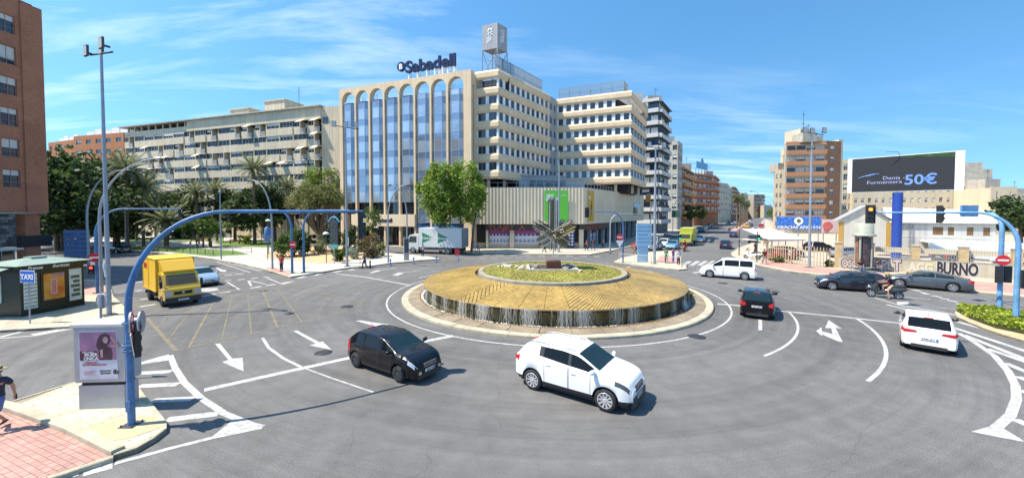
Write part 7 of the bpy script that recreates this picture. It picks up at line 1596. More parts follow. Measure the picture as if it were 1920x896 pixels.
    q = MB(); q.tube([(xe+.25, 0, top(xe+.25)), (xe+.05, 0, top(xe+.25)+.18)], .008, 5); q.build('aerial', m_black, root, local=True)
    for sy in (-.36, .36): q = MB(); rx = xr-.62; q.tube([(rx+.12, sy, .6), (rx, sy, .95), (rx-.06, sy, top(0)-.4)], [.2, .2, .14], 8); q.tube([(rx-.06, sy-.1, top(0)-.32), (rx-.06, sy+.1, top(0)-.32)], .09, 8); q.build('front_seat', M('seat_fabric', (.07, .07, .075), .8), root, local=True)
    q = MB(); q.tube([(xc-.22, -.6, belt(xc)-.06), (xc-.22, .6, belt(xc)-.06)], .14, 8); q.build('dashboard', m_trim, root, local=True)
    return root
def place(o, x, y, h, z=0): o.location = (x, y, z); o.rotation_euler = (0, 0, h)
PLAN = lambda hl, n=.8, t=.86: [(-hl, t), (-hl+.12, t+.08), (-hl+.5, .985), (0, 1), (hl-.75, .985), (hl-.25, .9), (hl-.06, n), (hl, n-.08)]
def hatch(name, label, mat, L=4.0, Wd=1.69, H=1.48, wb=2.46, r=.31, **k):
    hl = L/2; xf = hl-.8; xb = xf-wb; cl = hl-1.0; r0 = cl-.68; r1 = -hl+.5; tl = -hl+.07
    P = dict(name=name, label=label, L=L, W=Wd, wheels=(xf, xb), r=r, mat=mat, top=[(-hl, .97), (-hl+.04, 1.02), (tl, 1.06), (r1, H-.05), (r1+.5, H-.01), (-.1, H), (r0, H-.07), (cl, 1.01), (cl+.45, .95), (hl-.25, .86), (hl-.08, .76), (hl-.01, .62), (hl, .55)],
        belt=[(-hl, .92), (-hl+.15, .96), (xb, 1.0), (0, .95), (cl, .93), (hl-.35, .84), (hl-.12, .73), (hl, .54)], plan=PLAN(hl), cowl=cl, roof0=r0, roof1=r1, tail=tl,
        side_win=[(xb+.02, xb+.42), (xb+.46, .02), (.07, cl-.28)], doors=[(xb+Ra_(r)+.03, .03), (.04, xf-Ra_(r)-.04)], hl=(hl-.36, .6), tl=(.22, .66), gr=(.56, .7), pf=.45)
    P.update(k); return car(P)
def Ra_(r): return r+.06
# white compact SUV in the foreground
Lm = 4.06; hl = Lm/2; xf = hl-.78; xb = xf-2.555
suv = car(dict(name='white_suv', label='white compact SUV with black lower cladding and roof rails in front of the fountain', L=Lm, W=1.78, wheels=(xf, xb), r=.345, mat=m_cwhite, sill=.3, cladding=1, sm=.08,
    top=[(-hl, 1.04), (-hl+.03, 1.1), (-hl+.1, 1.16), (-hl+.38, 1.5), (-hl+.75, 1.58), (-.2, 1.6), (.3, 1.53), (1.02, 1.14), (1.45, 1.07), (hl-.25, .98), (hl-.08, .88), (hl-.01, .72), (hl, .62)],
    belt=[(-hl, 1.0), (-hl+.12, 1.07), (xb, 1.2), (0, 1.07), (.95, 1.03), (hl-.35, .95), (hl-.12, .84), (hl, .62)], plan=PLAN(hl, .8, .84), headmat=m_headd, cowl=1.02, roof0=.3, roof1=-hl+.4, tail=-hl+.1,
    lb=.5, side_win=[(xb+.42, .0), (.1, .82)], pillar=1, doors=[(xb+.46, .03), (.045, xf-.46)], hl=(hl-.5, .7), tl=(.2, .84), tlb=(.72, .86, 1.06), gr=(.6, .78), spokes=10, rail=1, plate='8214 HTL', pf=.46, pr=.7, chrome=1, rim=M('bright_alloy', (.62, .62, .63), .3, .5)))
pr_, pf_ = G(1001, 730).to_2d(), G(1133, 770).to_2d(); d = (pf_-pr_).normalized(); nl = Vector((-d.y, d.x)); mid = (pf_+pr_)/2+nl*.8; cc = mid-d*((xf+xb)/2)
place(suv, cc.x, cc.y, math.atan2(d.y, d.x))
# black hatchback in the foreground
bh = hatch('black_hatchback', 'black hatchback with plain steel wheels to the left of the white SUV', m_cblack, 3.8, 1.6, 1.42, 2.42, .3, spokes=9, rim=M('dark_steel_rim', (.09, .09, .1), .4, .5), plate='6035 FGB', rglass=m_tint, fogmat=M('warm_fog', (.6, .5, .3), .3))
pr_, pf_ = G(669, 689).to_2d(), G(751, 718).to_2d(); d = (pf_-pr_).normalized(); nl = Vector((-d.y, d.x)); cc = (pf_+pr_)/2+nl*.74-d*(2.0-.8-1.23); place(bh, cc.x, cc.y, math.atan2(d.y, d.x))
# black hatchback seen from behind
bf_ = hatch('black_small_car', 'small black hatchback seen from behind right of the fountain with tall red lights', m_cblack, 3.97, 1.72, 1.48, 2.49, .31, tlb=(.7, .72, .96), tl=(.3, .8), tlk=(3, 4), plate='1957 JDN', pr=.72)
a, b = G(1391.5, 592).to_2d(), G(1447.7, 599).to_2d(); rt_ = (b-a).normalized(); d = Vector((-rt_.y, rt_.x)); cc = (a+b)/2+d*(1.985-.65+.2); place(bf_, cc.x, cc.y, math.atan2(d.y, d.x))
# white hatchback seen from behind
wh_ = hatch('white_hatchback', 'white hatchback with black mirrors seen from behind at the right road markings', m_cwhite, 4.03, 1.76, 1.47, 2.57, .32, tlb=(.45, .8, .94), tl=(.34, .82), tlk=(3, 4), mirror=m_blackgl, rglass=m_tint, plate='3390 JKV', pr=.6)
a, b = G(1693, 649).to_2d(), G(1789, 665.5).to_2d(); rt_ = (b-a).normalized(); d = Vector((-rt_.y, rt_.x)); cc = (a+b)/2+d*(2.015-.65+.18); place(wh_, cc.x, cc.y, math.atan2(d.y, d.x))
# white people carrier van
hl = 2.25; xf = hl-.86; xb = xf-2.76
van = car(dict(name='white_van', label='white passenger van with dark side windows driving left beyond the fountain', cat='van', L=4.5, W=1.83, wheels=(xf, xb), r=.325, mat=m_cwhite, inset=.86,
    top=[(-hl, .9), (-hl+.02, 1.2), (-hl+.06, 1.3), (-hl+.18, 1.75), (-hl+.5, 1.8), (0, 1.83), (.5, 1.74), (1.3, 1.16), (1.6, 1.06), (hl-.2, .9), (hl-.05, .75), (hl, .55)],
    belt=[(-hl, .85), (-hl+.1, 1.1), (0, 1.1), (1.2, 1.02), (hl-.35, .86), (hl-.1, .7), (hl, .5)], plan=PLAN(hl, .8, .93), cowl=1.3, roof0=.5, roof1=-hl+.2, tail=-hl+.05,
    side_win=[(-hl+.3, -.98), (-.92, .22), (.36, 1.12)], doors=[(-.95, .3), (.32, xf-.42)], hl=(hl-.5, .68), tl=(.16, .8), gr=(.52, .66), spokes=7, plate='7742 MBD'))
a, b = G(1331, 519).to_2d(), G(1396, 524).to_2d(); d = (a-b).normalized(); nl = Vector((-d.y, d.x)); cc = (a+b)/2-nl*(-.8)*-1; 
def side_place(o, pf, pr, half, mid_off, side):
    """pf/pr: contact points of the visible front and rear wheel; side=+1 when the visible side is the car's left"""
    a, b = G(*pf).to_2d(), G(*pr).to_2d(); d = (a-b).normalized(); nl = Vector((-d.y, d.x)); cc = (a+b)/2-nl*side*half-d*mid_off; place(o, cc.x, cc.y, math.atan2(d.y, d.x))
side_place(van, (1331, 520), (1396, 525), .8, (xf+xb)/2, 1)
# dark wagon
wg = hatch('dark_blue_hatchback', 'dark navy five-door car with its window down, driving left behind the scooter', M('car_navy', (.014, .016, .03), .3, coat=1), 4.2, 1.74, 1.46, 2.51, .31, glass=m_carglass, plate='2216 BPS', hl=(1.6, .58))
side_place(wg, (1563, 544), (1637, 549), .76, 2.1-.8-1.255, 1)
# grey coupe
hl = 2.34; xf = hl-.8; xb = xf-2.84
cp = car(dict(name='grey_coupe', label='long grey two-door coupe with silver trim behind the scooter at the right', L=4.68, W=1.81, wheels=(xf, xb), r=.335, mat=m_cgrey, sill=.2,
    top=[(-hl, .7), (-hl+.04, .88), (-hl+.12, .98), (-hl+.5, 1.06), (-1.0, 1.26), (-.5, 1.38), (0, 1.4), (.3, 1.37), (1.1, .97), (1.6, .9), (hl-.2, .76), (hl-.05, .62), (hl, .48)],
    belt=[(-hl, .66), (-hl+.12, .88), (xb, .97), (0, .93), (1.1, .88), (hl-.35, .74), (hl-.1, .6), (hl, .44)], plan=PLAN(hl, .78, .82), cowl=1.12, roof0=.32, roof1=-.75, tail=-hl+.55, inset=.72,
    side_win=[(-1.35, -.42), (-.36, .86)], doors=[(-.44, xf-.42)], hl=(hl-.5, .58), tl=(.3, .74), gr=(.46, .6), spokes=12, glass=m_carglass, plate='9981 KZC'))
side_place(cp, (1692, 539), (1780, 547), .8, (xf+xb)/2, 1)
# light blue car by the lorry
lbc = car(dict(name='light_blue_car', label='pale blue rounded hatchback waiting behind the yellow lorry', L=4.3, W=1.75, wheels=(1.3, -1.3), r=.31, mat=m_clblue,
    top=[(-2.15, .7), (-2.1, .95), (-1.6, 1.35), (-.9, 1.43), (0, 1.44), (.45, 1.38), (1.2, 1.0), (1.6, .9), (1.95, .74), (2.1, .6), (2.15, .48)],
    belt=[(-2.15, .66), (-2.0, .9), (0, .92), (1.1, .9), (1.8, .72), (2.05, .58), (2.15, .44)], plan=PLAN(2.15, .78, .8), cowl=1.2, roof0=.45, roof1=-1.55, tail=-2.05, side_win=[(-1.5, -.8), (-.75, .02), (.08, .95)], doors=[(-.9, .05), (.06, .9)], hl=(1.6, .56), tl=(.25, .7), gr=(.42, .56), spokes=7, plate='0467 DRM'))
hd_ = Vector((.84, -.54)); fp = G(394, 537).to_2d(); cc = fp-hd_*2.15; place(lbc, cc.x, cc.y, math.atan2(hd_.y, hd_.x))
# far traffic : copies in other colours, each aligned with the avenue
avh = math.atan2(avd.y, avd.x)
protos = {}
def far(kind, pxc, py, paintm, label, toward=False, dh=0.0, group='cars on and beside the avenue', anchor='end', name=None):
    if kind not in protos:
        protos[kind] = True; src = None
    src = {'hatch': bf_, 'sedan': cp, 'mpv': van, 'city': lbc, 'suv': suv}[kind]
    srcm = {'hatch': 'car_black', 'sedan': 'car_grey', 'mpv': 'car_white', 'city': 'car_light_blue', 'suv': 'car_white'}[kind]
    o = copy_tree(src, None, {srcm: paintm}); p = G(pxc, py).to_2d(); h = avh+(PI if toward else 0)+dh; d = Vector((math.cos(h), math.sin(h))); Lh = 2.1
    c = p+d*Lh*(1 if not toward else -1); place(o, c.x, c.y, h); o['label'] = label; o['group'] = group; o['category'] = 'car' if kind != 'mpv' else 'van'
    o.name = name or {'hatch': 'hatchback', 'sedan': 'saloon_car', 'mpv': 'small_van', 'city': 'compact_car', 'suv': 'suv'}[kind]; return o
far('hatch', 1359.5, 467.5, m_cdblue, 'dark blue-grey car driving away up the avenue, nearest one past the white van', name='dark_car')
far('sedan', 1375, 445.5, m_cdblue, 'dark saloon driving away, second up the avenue'); far('suv', 1412, 456.5, m_cdblue, 'dark estate stopped at the right kerb of the avenue'); far('city', 1417, 434.5, m_cwhite, 'white car ahead of the dark estate on the right lane'); far('city', 1400, 428, m_cyel, 'yellow car on the avenue beside the median', name='yellow_car'); far('hatch', 1408, 425, m_cgrey, 'grey car just right of the yellow one')
far('city', 1309, 455.5, m_csilver, 'white-silver car beside the green lorry on the avenue', True); far('hatch', 1240, 464.5, m_cwhite, 'white hatchback queuing behind the blue totem', True); far('city', 1257, 468.5, M('car_sky_blue', (.12, .3, .5), .3, .3, coat=1), 'sky blue car at the front of the queue left of the green lorry', True)
far('hatch', 1187, 467.5, m_cred, 'red car turning at the podium corner left of the blue totem', True, -.6); far('hatch', 1222, 471, m_cgrey, 'dark grey car half behind the blue totem', True); far('hatch', 1262, 456, m_cgrey, 'dark car parked behind the sky blue one', True); far('suv', 1247, 455, m_cblack, 'black car in the second row behind the lamp post', True)
far('mpv', 1296, 440, m_clblue, 'pale blue van parked along the shops behind the green lorry', True)
for i, (px, py, mm) in enumerate([(1314, 436, m_cblack), (1320, 432, m_cgrey), (1325.5, 429, m_cblack), (1330, 426.5, m_cdblue)]): far('hatch', px, py, mm, ['black', 'grey', 'second black', 'dark blue'][i]+' car in the parked row right of the pale blue van', True, group='row of parked cars by the shops')
far('mpv', 1365, 420, m_cgrey, 'dark van parked in front of the far shops'); far('city', 1379, 419.5, m_csilver, 'silver car parked next to the dark van far up the avenue'); far('city', 1400, 415, m_csilver, 'silver car far up the avenue by the palms'); far('hatch', 1424, 407.5, m_cwhite, 'white car cresting the far end of the avenue'); far('mpv', 1428, 429, m_cred, 'red van on the far right lane of the avenue')
for i, (x, y, h, mm, k, lab) in enumerate([(X2(215, 92), 92, .2, m_cred, 'hatch', 'red car parked behind the palm trunks'), (X2(262, 94), 94, .1, m_cwhite, 'city', 'white car parked beyond the park, left one'), (X2(325, 94), 94, .1, m_csilver, 'hatch', 'silver car parked beyond the park behind the fan palm'), (X2(385, 92), 92, .1, m_cdblue, 'hatch', 'dark blue car parked beyond the small tree'), (X2(420, 90), 90, .1, m_cwhite, 'hatch', 'white car parked beyond the round bush'), (X2(110, 70), 70, .5, m_cwhite, 'mpv', 'white van parked under the dark trees left of the blue panels'), (X2(222, 57), 57, -.4, m_cblack, 'hatch', 'dark car in the building shadow behind the tall floodlight post')]):
    o = far(k, 1000, 600, mm, lab, group='cars parked around the park'); place(o, x, y, h)
for i, (px, Y, h, mm, k, lab) in enumerate([(1478, 50, .2, m_cdblue, 'hatch', 'dark car in the shade of the cream canopy'), (1470, 47.5, .2, m_cred, 'hatch', 'red car behind the paling fence'), (1587, 50, .3, m_csilver, 'city', 'pale car parked left of the advertising column behind the wall'), (1535, 58, .2, m_cblack, 'hatch', 'dark car under the pink billboard'), (1905, 44, .1, m_cwhite, 'city', 'white car behind the wall at the right edge'), (1790, 45, .1, m_cgrey, 'hatch', 'grey car partly seen through the wall railings'), (1445, 88, avh, m_cwhite, 'mpv', 'white van beside the right avenue pavement')]):
    o = far(k, 1000, 600, mm, lab, group='cars parked behind the right wall'); place(o, X2(px, Y), Y, h, .1)
# ---- lorries ----------------------------------------------------
def rbox(q, x0, x1, y0, y1, z0, z1, b=.03, m=0):
    pr = [(x0+b, y0), (x1-b, y0), (x1, y0+b), (x1, y1-b), (x1-b, y1), (x0+b, y1), (x0, y1-b), (x0, y0+b)]; q.prism(pr, z0, z1, m)
m_ylo = paint('lorry_yellow', (.72, .42, .02)); m_ylo2 = M('lorry_yellow_box', (.76, .46, .03), .45, nz=[(.8, .05)])
ly = thing('yellow_lorry', (0, 0, 0), 'yellow box lorry with cab-top deflector and red lettering, waiting at the left junction', 'lorry')
q = MB(); rbox(q, -2.2, 1.15, -.98, .98, .85, 2.95); q.build('cargo_box', m_ylo2, ly, local=True)
q = MB()
for x in (-2.2, 1.13): q.box(x-.02, x+.04, -1.0, 1.0, .85, 2.97)
for y in (-1, 1): q.box(-2.2, 1.17, y*.99-.02, y*.99+.02, 2.9, 2.97); q.box(-2.2, 1.17, y*.99-.02, y*.99+.02, .83, .92)
q.box(-.72, -.68, -1.0, -.985, .9, 2.9); q.build('box_edging', M('ochre_trim', (.6, .36, .03), .5), ly, local=True)
prof = [(1.2, .45), (2.72, .45), (2.8, .6), (2.78, 1.15), (2.62, 1.35), (2.2, 2.05), (2.05, 2.12), (1.2, 2.12)]
def sidepoly(q, prof, y0, y1, m=0): 
    n = len(prof); v = [(x, y0, z) for x, z in prof]+[(x, y1, z) for x, z in prof]; q.add(v, [tuple(range(n)), tuple(range(2*n-1, n-1, -1))]+[(i, n+i, n+(i+1) % n, (i+1) % n) for i in range(n)], m)
q = MB(); sidepoly(q, prof, -.9, .9); q.build('cab', m_ylo, ly, local=True)
q = MB(); q.add([(2.63, -.8, 1.38), (2.63, .8, 1.38), (2.24, .74, 2.0), (2.24, -.74, 2.0)], [(0, 1, 2, 3)]); q.v = [(x+.02, y, z+.01) for x, y, z in q.v]; q.build('windscreen', m_carglass, ly, local=True)
for sd in (1, -1):
    q = MB(); q.add([(1.45, sd*.905, 1.3), (2.45, sd*.905, 1.3), (2.12, sd*.905, 1.95), (1.45, sd*.905, 1.95)], [(0, 1, 2, 3)]); q.build('side_window', m_carglass, ly, local=True)
    q = MB(); q.box(1.38, 1.4, sd*.9-.006, sd*.9+.006, .6, 2.05); q.box(2.4, 2.42, sd*.9-.006, sd*.9+.006, .6, 1.3); q.build('door_seam', m_black, ly, local=True)
    q = MB(); q.box(2.55, 2.83, sd*.7-.16, sd*.7+.16, .72, 1.05); q.build('headlight', m_head, ly, local=True)
    q = MB(); q.box(2.5, 2.56, sd*1.02-.07, sd*1.02+.07, 1.25, 1.65); q.tube([(2.5, sd*.9, 1.7), (2.53, sd*1.02, 1.68), (2.53, sd*1.02, 1.2)], .015, 5); q.build('mirror', m_black, ly, local=True)
q = MB(); q.add([(1.17, -.85, 2.12), (2.1, -.8, 2.12), (2.15, -.8, 2.25), (1.5, -.85, 2.85), (1.17, -.88, 2.9), (1.17, .85, 2.12), (2.1, .8, 2.12), (2.15, .8, 2.25), (1.5, .85, 2.85), (1.17, .88, 2.9)], [(0, 1, 2, 3, 4), (9, 8, 7, 6, 5), (1, 6, 7, 2), (2, 7, 8, 3), (3, 8, 9, 4)]); q.build('wind_deflector', m_ylo, ly, local=True)
q = MB(); q.box(2.7, 2.86, -.9, .9, .3, .62); q.build('bumper', m_trim, ly, local=True); q = MB(); q.box(2.77, 2.83, -.45, .45, .78, .98); q.build('grille', m_black, ly, local=True); q = MB(); q.disc((2.84, 0, .9), .07, 'x', 12, 0, .02); q.build('badge', m_chrome, ly, local=True)
q = MB(); q.box(2.86, 2.875, -.26, .26, .4, .51); q.build('number_plate', m_plate, ly, local=True); inst('plate_lettering', text_mesh('5513 FLX', .1, .002, m_prb, .002), ly, (2.88, 0, .42), world=False, rz=PI/2)
q = MB(); q.box(-2.1, 2.6, -.4, .4, .45, .85); q.box(-2.18, -2.08, -.9, .9, .4, .6); q.box(-1.0, .5, -.85, -.5, .45, .8); q.build('chassis', m_black, ly, local=True)
for x, dbl in ((2.0, 0), (-1.2, 1)):
    for sd in (1, -1): ty, rm = wheel_meshes(.36, .24, 6, m_galvd, 'lorrywheel'); o = inst('wheel', ty, ly, (x, sd*.8, .36), world=False, rz=0 if sd == 1 else PI); inst('rim', rm, o, (0, 0, 0), world=False)
for sd in (1, -1): inst('lettering', text_mesh('DHL', .42, .004, M('dhl_red', (.5, .02, .02), .4), .03, .35), ly, (-1.5, sd*.992, 2.25), world=False, rz=PI if sd == 1 else 0)
hd_ = Vector((.81, -.59)).normalized(); fp = (G(307, 577).to_2d()+G(371, 566).to_2d())/2; cc = fp-hd_*2.3; place(ly, cc.x, cc.y, math.atan2(hd_.y, hd_.x))
# parked white lorry
wl_ = thing('white_lorry', (0, 0, 0), 'white box lorry with two green triangle logos parked in front of the bank', 'lorry'); m_lw = M('lorry_white', (.56, .6, .6), .45, nz=[(.6, .05)])
q = MB(); rbox(q, -4.6, 2.2, -1.2, 1.2, 1.0, 3.75); q.build('cargo_box', m_lw, wl_, local=True)
q = MB(); q.box(-4.63, -4.6, -1.12, 1.12, 1.1, 3.65); q.build('rear_door', M('grey_door', (.2, .22, .23), .5), wl_, local=True)
for k in range(4): q = MB(); q.box(-4.66, -4.63, -.75+k*.5-.02, -.75+k*.5+.02, 1.15, 3.6); q.build('door_bar', m_galv, wl_, local=True)
q = MB(); sidepoly(q, [(2.3, .6), (4.1, .6), (4.2, .8), (4.15, 1.5), (3.85, 2.6), (3.6, 2.75), (2.3, 2.75)], -1.1, 1.1); q.build('cab', m_lw, wl_, local=True)
for sd in (1, -1):
    q = MB(); q.add([(2.6, sd*1.11, 1.6), (3.95, sd*1.11, 1.6), (3.7, sd*1.11, 2.5), (2.6, sd*1.11, 2.5)], [(0, 1, 2, 3)]); q.build('side_window', m_carglass, wl_, local=True)
    for x0_ in (1.6, -.9):
        tri = [(x0_, 1.55), (x0_, 3.1), (x0_-1.9, 2.3)]
        q = MB(); q.add([(x, sd*1.207, z) for x, z in tri], [(0, 1, 2)]); q.build('green_triangle', M('store_green', (.02, .2, .12), .5), wl_, local=True)
        inst('lettering', text_mesh('El Corte Inglés', .42, .004, m_white, .012, .3, .78), wl_, (x0_-.85, sd*1.215, 2.15), world=False, rz=PI if sd == 1 else 0)
    q = MB(); q.box(-3.0, 1.8, sd*1.1-.03, sd*1.1+.03, .55, .65); q.box(-3.0, 1.8, sd*1.1-.03, sd*1.1+.03, .8, .88); q.build('side_guard', m_galv, wl_, local=True)
q = MB(); q.add([(4.18, -1, 1.55), (4.18, 1, 1.55), (3.9, .95, 2.5), (3.9, -.95, 2.5)], [(0, 1, 2, 3)]); q.build('windscreen', m_carglass, wl_, local=True)
q = MB(); q.box(-4.5, 4.1, -.5, .5, .5, 1.0); q.box(4.0, 4.25, -1.1, 1.1, .4, .8); q.build('chassis', m_black, wl_, local=True)
for x in (3.2, -2.4):
    for sd in (1, -1): ty, rm = wheel_meshes(.47, .28, 8, m_galv, 'bigwheel'); o = inst('wheel', ty, wl_, (x, sd*1.0, .47), world=False, rz=0 if sd == 1 else PI); inst('rim', rm, o, (0, 0, 0), world=False)
h = math.atan2(.3, -.95); rc = Vector((X2(865, 53.5), 53.5)); d = Vector((math.cos(h), math.sin(h))); nl = Vector((-d.y, d.x)); cc = rc+d*4.6-nl*1.2; place(wl_, cc.x, cc.y, h)
# green lorry on the avenue
gl = thing('green_lorry', (0, 0, 0), 'lime green box lorry coming down the avenue', 'lorry'); m_lim = M('lorry_lime', (.38, .4, .04), .45, nz=[(.8, .08)])
q = MB(); rbox(q, -3.4, 1.2, -1.1, 1.1, .9, 3.1); q.build('cargo_box', m_lim, gl, local=True); q = MB(); q.box(-3.42, 1.22, -1.12, 1.12, 3.1, 3.16); q.build('box_roof', M('pale_lime', (.5, .52, .2), .6), gl, local=True)
q = MB(); sidepoly(q, [(1.3, .5), (2.7, .5), (2.8, .7), (2.75, 1.3), (2.45, 2.2), (1.3, 2.25)], -1.0, 1.0); q.build('cab', m_lim, gl, local=True); q = MB(); q.add([(2.76, -.88, 1.35), (2.76, .88, 1.35), (2.5, .85, 2.12), (2.5, -.85, 2.12)], [(0, 1, 2, 3)]); q.build('windscreen', m_carglass, gl, local=True)
q = MB(); q.box(2.7, 2.85, -1, 1, .3, .6); q.box(-3.3, 2.6, -.5, .5, .4, .9); q.build('chassis', m_black, gl, local=True)
for sd in (1, -1):
    q = MB(); q.box(2.7, 2.83, sd*.75-.15, sd*.75+.15, .7, .95); q.build('headlight', m_head, gl, local=True)
    for x in (1.9, -2.0): o = inst('wheel', WIN['lorrywheel'][0], gl, (x, sd*.9, .36), world=False, rz=0 if sd == 1 else PI); inst('rim', WIN['lorrywheel'][1], o, (0, 0, 0), world=False)
p = G(1284, 461.5).to_2d(); c = p+avd.to_2d()*2.8; place(gl, c.x, c.y, avh+PI)
# ---- scooters ---------------------------------------------------
def scooter(name, label, body_m, top=True):
    s = thing(name, (0, 0, 0), label, 'motor scooter')
    ty, rm = wheel_meshes(.27, .12, 5, m_galv, 'scwheel')
    for x in (.78, -.62): o = inst('wheel', ty, s, (x, 0, .27), world=False); inst('rim', rm, o, (0, 0, 0), world=False)
    q = MB(); q.tube([(-1.05, 0, .72), (-.8, 0, .68), (-.35, 0, .62), (.05, 0, .5)], [.08, .19, .22, .16], 12); q.tube([(.05, 0, .42), (.4, 0, .34), (.6, 0, .5)], [.17, .16, .13], 12); q.tube([(.55, 0, .5), (.66, 0, .85), (.55, 0, 1.08)], [.16, .22, .12], 12); q.tube([(.62, 0, .6), (.95, 0, .68), (1.08, 0, .6)], [.14, .12, .03], 10); q.build('body', body_m, s, local=True)
    q = MB(); q.tube([(-.95, 0, .86), (-.6, 0, .86), (-.2, 0, .8), (.12, 0, .74)], [.1, .16, .17, .1], 10); q.build('seat', m_black, s, local=True)
    q = MB(); q.tube([(.78, 0, .27), (.6, 0, .8), (.5, 0, 1.1)], .04, 6); q.tube([(.42, -.32, 1.1), (.52, 0, 1.08), (.42, .32, 1.1)], .025, 6); q.build('handlebar', m_black, s, local=True)
    q = MB(); q.add([(.78, -.2, .95), (.78, .2, .95), (.5, .17, 1.4), (.5, -.17, 1.4)], [(0, 1, 2, 3)]); q.build('windshield', m_tint, s, local=True)
    for sd in (1, -1): q = MB(); q.tube([(.5, sd*.25, 1.1), (.55, sd*.33, 1.28)], .012, 5); q.disc((.55, sd*.35, 1.32), .07, 'x', 10, 0, .02); q.build('mirror', m_black, s, local=True)
    q = MB(); q.tube([(-.9, -.18, .3), (-.2, -.2, .32)], .06, 8); q.build('exhaust', m_galv, s, local=True); q = MB(); q.disc((.92, 0, .78), .09, 'x', 12, 0, .05); q.build('headlight', m_head, s, local=True); q = MB(); q.box(-1.1, -1.04, -.1, .1, .68, .76); q.build('tail_light', m_tail, s, local=True)
    return s
sc1 = scooter('motor_scooter', 'dark grey maxi scooter with a windshield ridden left beside the navy car', M('scooter_graphite', (.05, .06, .065), .25, .3, coat=.8))
a, b = G(1632, 556).to_2d(), G(1686, 561).to_2d(); dS = (a-b).normalized(); cS = (a+b)/2-dS*.08; place(sc1, cS.x, cS.y, math.atan2(dS.y, dS.x))
sc2 = scooter('red_scooter', 'small red motor scooter with rider beside the green lorry', m_cred); p2_ = G(1284, 471).to_2d(); place(sc2, p2_.x, p2_.y, avh+PI)
sc3 = scooter('white_scooter', 'white and blue motor scooter parked behind the white van', m_cwhite); p3_ = G(1411, 488).to_2d(); place(sc3, p3_.x, p3_.y, avh+1.2, .13)
# ---------------------------------------------------------------- people
m_skin = M('skin', (.42, .23, .15), .55); m_hair = M('dark_hair', (.03, .02, .015), .6)
POSES = {}
def J(**k): return k
STAND = J(pel=(0, 0, .95), wai=(0, 0, 1.1), che=(0.01, 0, 1.34), nek=(0, 0, 1.5), hed=(.02, 0, 1.63), sl=(0, .18, 1.43), el=(-.03, .24, 1.16), wl=(.04, .25, .92), sr=(0, -.18, 1.43), er=(-.03, -.24, 1.16), wr=(.04, -.25, .92), hl=(0, .095, .76), kl=(.02, .1, .5), al=(-.02, .1, .09), hr=(0, -.095, .76), kr=(.02, -.1, .5), ar=(-.02, -.1, .09))
WALK = dict(STAND, hl=(.08, .095, .77), hr=(.01, -.095, .76), kl=(.2, .1, .52), al=(.26, .1, .1), kr=(.02, -.1, .5), ar=(-.3, -.1, .16), el=(-.12, .24, 1.18), wl=(-.14, .26, .93), er=(.1, -.24, 1.18), wr=(.24, -.23, 1.0))
SIT = J(pel=(0, 0, .5), wai=(.02, 0, .66), che=(.06, 0, .9), nek=(.1, 0, 1.06), hed=(.15, 0, 1.18), sl=(.07, .18, 1.0), el=(.12, .23, .74), wl=(.36, .14, .66), sr=(.07, -.18, 1.0), er=(.12, -.23, .74), wr=(.36, -.14, .66), hl=(.18, .11, .5), kl=(.44, .14, .5), al=(.46, .13, .09), hr=(.18, -.11, .5), kr=(.44, -.14, .5), ar=(.5, -.13, .09))
RIDE = J(pel=(-.3, 0, .95), wai=(-.26, 0, 1.1), che=(-.16, 0, 1.34), nek=(-.1, 0, 1.48), hed=(-.06, 0, 1.6), sl=(-.13, .19, 1.42), el=(.08, .3, 1.2), wl=(.36, .3, 1.12), sr=(-.13, -.19, 1.42), er=(.08, -.3, 1.2), wr=(.36, -.3, 1.12), hl=(-.17, .17, .82), kl=(.14, .28, .84), al=(.1, .26, .42), hr=(-.17, -.17, .82), kr=(.14, -.28, .84), ar=(.1, -.26, .42))
RIDEF = dict(RIDE, kl=(-.02, .34, .6), al=(-.12, .36, .1))
PUSH = dict(WALK, el=(.12, .22, 1.2), wl=(.38, .12, 1.08), er=(.12, -.22, 1.2), wr=(.38, -.12, 1.08), che=(.06, 0, 1.33), nek=(.07, 0, 1.48), hed=(.1, 0, 1.6))
R_ = dict(pel=.12, wai=.112, che=.135, nek=.058, hed=.095, sl=.06, el=.042, wl=.03, sr=.06, er=.042, wr=.03, hl=.085, kl=.058, al=.04, hr=.085, kr=.058, ar=.04)
EDG = [('pel', 'wai'), ('wai', 'che'), ('che', 'nek'), ('nek', 'hed'), ('che', 'sl'), ('sl', 'el'), ('el', 'wl'), ('che', 'sr'), ('sr', 'er'), ('er', 'wr'), ('pel', 'hl'), ('hl', 'kl'), ('kl', 'al'), ('pel', 'hr'), ('hr', 'kr'), ('kr', 'ar')]
todo = []
def skin_job(key, pts, edges, rad, root_i=0):
    me = bpy.data.meshes.new('tmp'); me.from_pydata(pts, edges, []); o = bpy.data.objects.new('tmp', me); col.objects.link(o)
    md = o.modifiers.new('s', 'SKIN'); md.branch_smoothing = .4
    for i, r in enumerate(rad): me.skin_vertices[0].data[i].radius = (r, r) if not isinstance(r, tuple) else r
    me.skin_vertices[0].data[root_i].use_root = True
    sb = o.modifiers.new('u', 'SUBSURF'); sb.levels = 1; sb.render_levels = 1; todo.append((key, o))
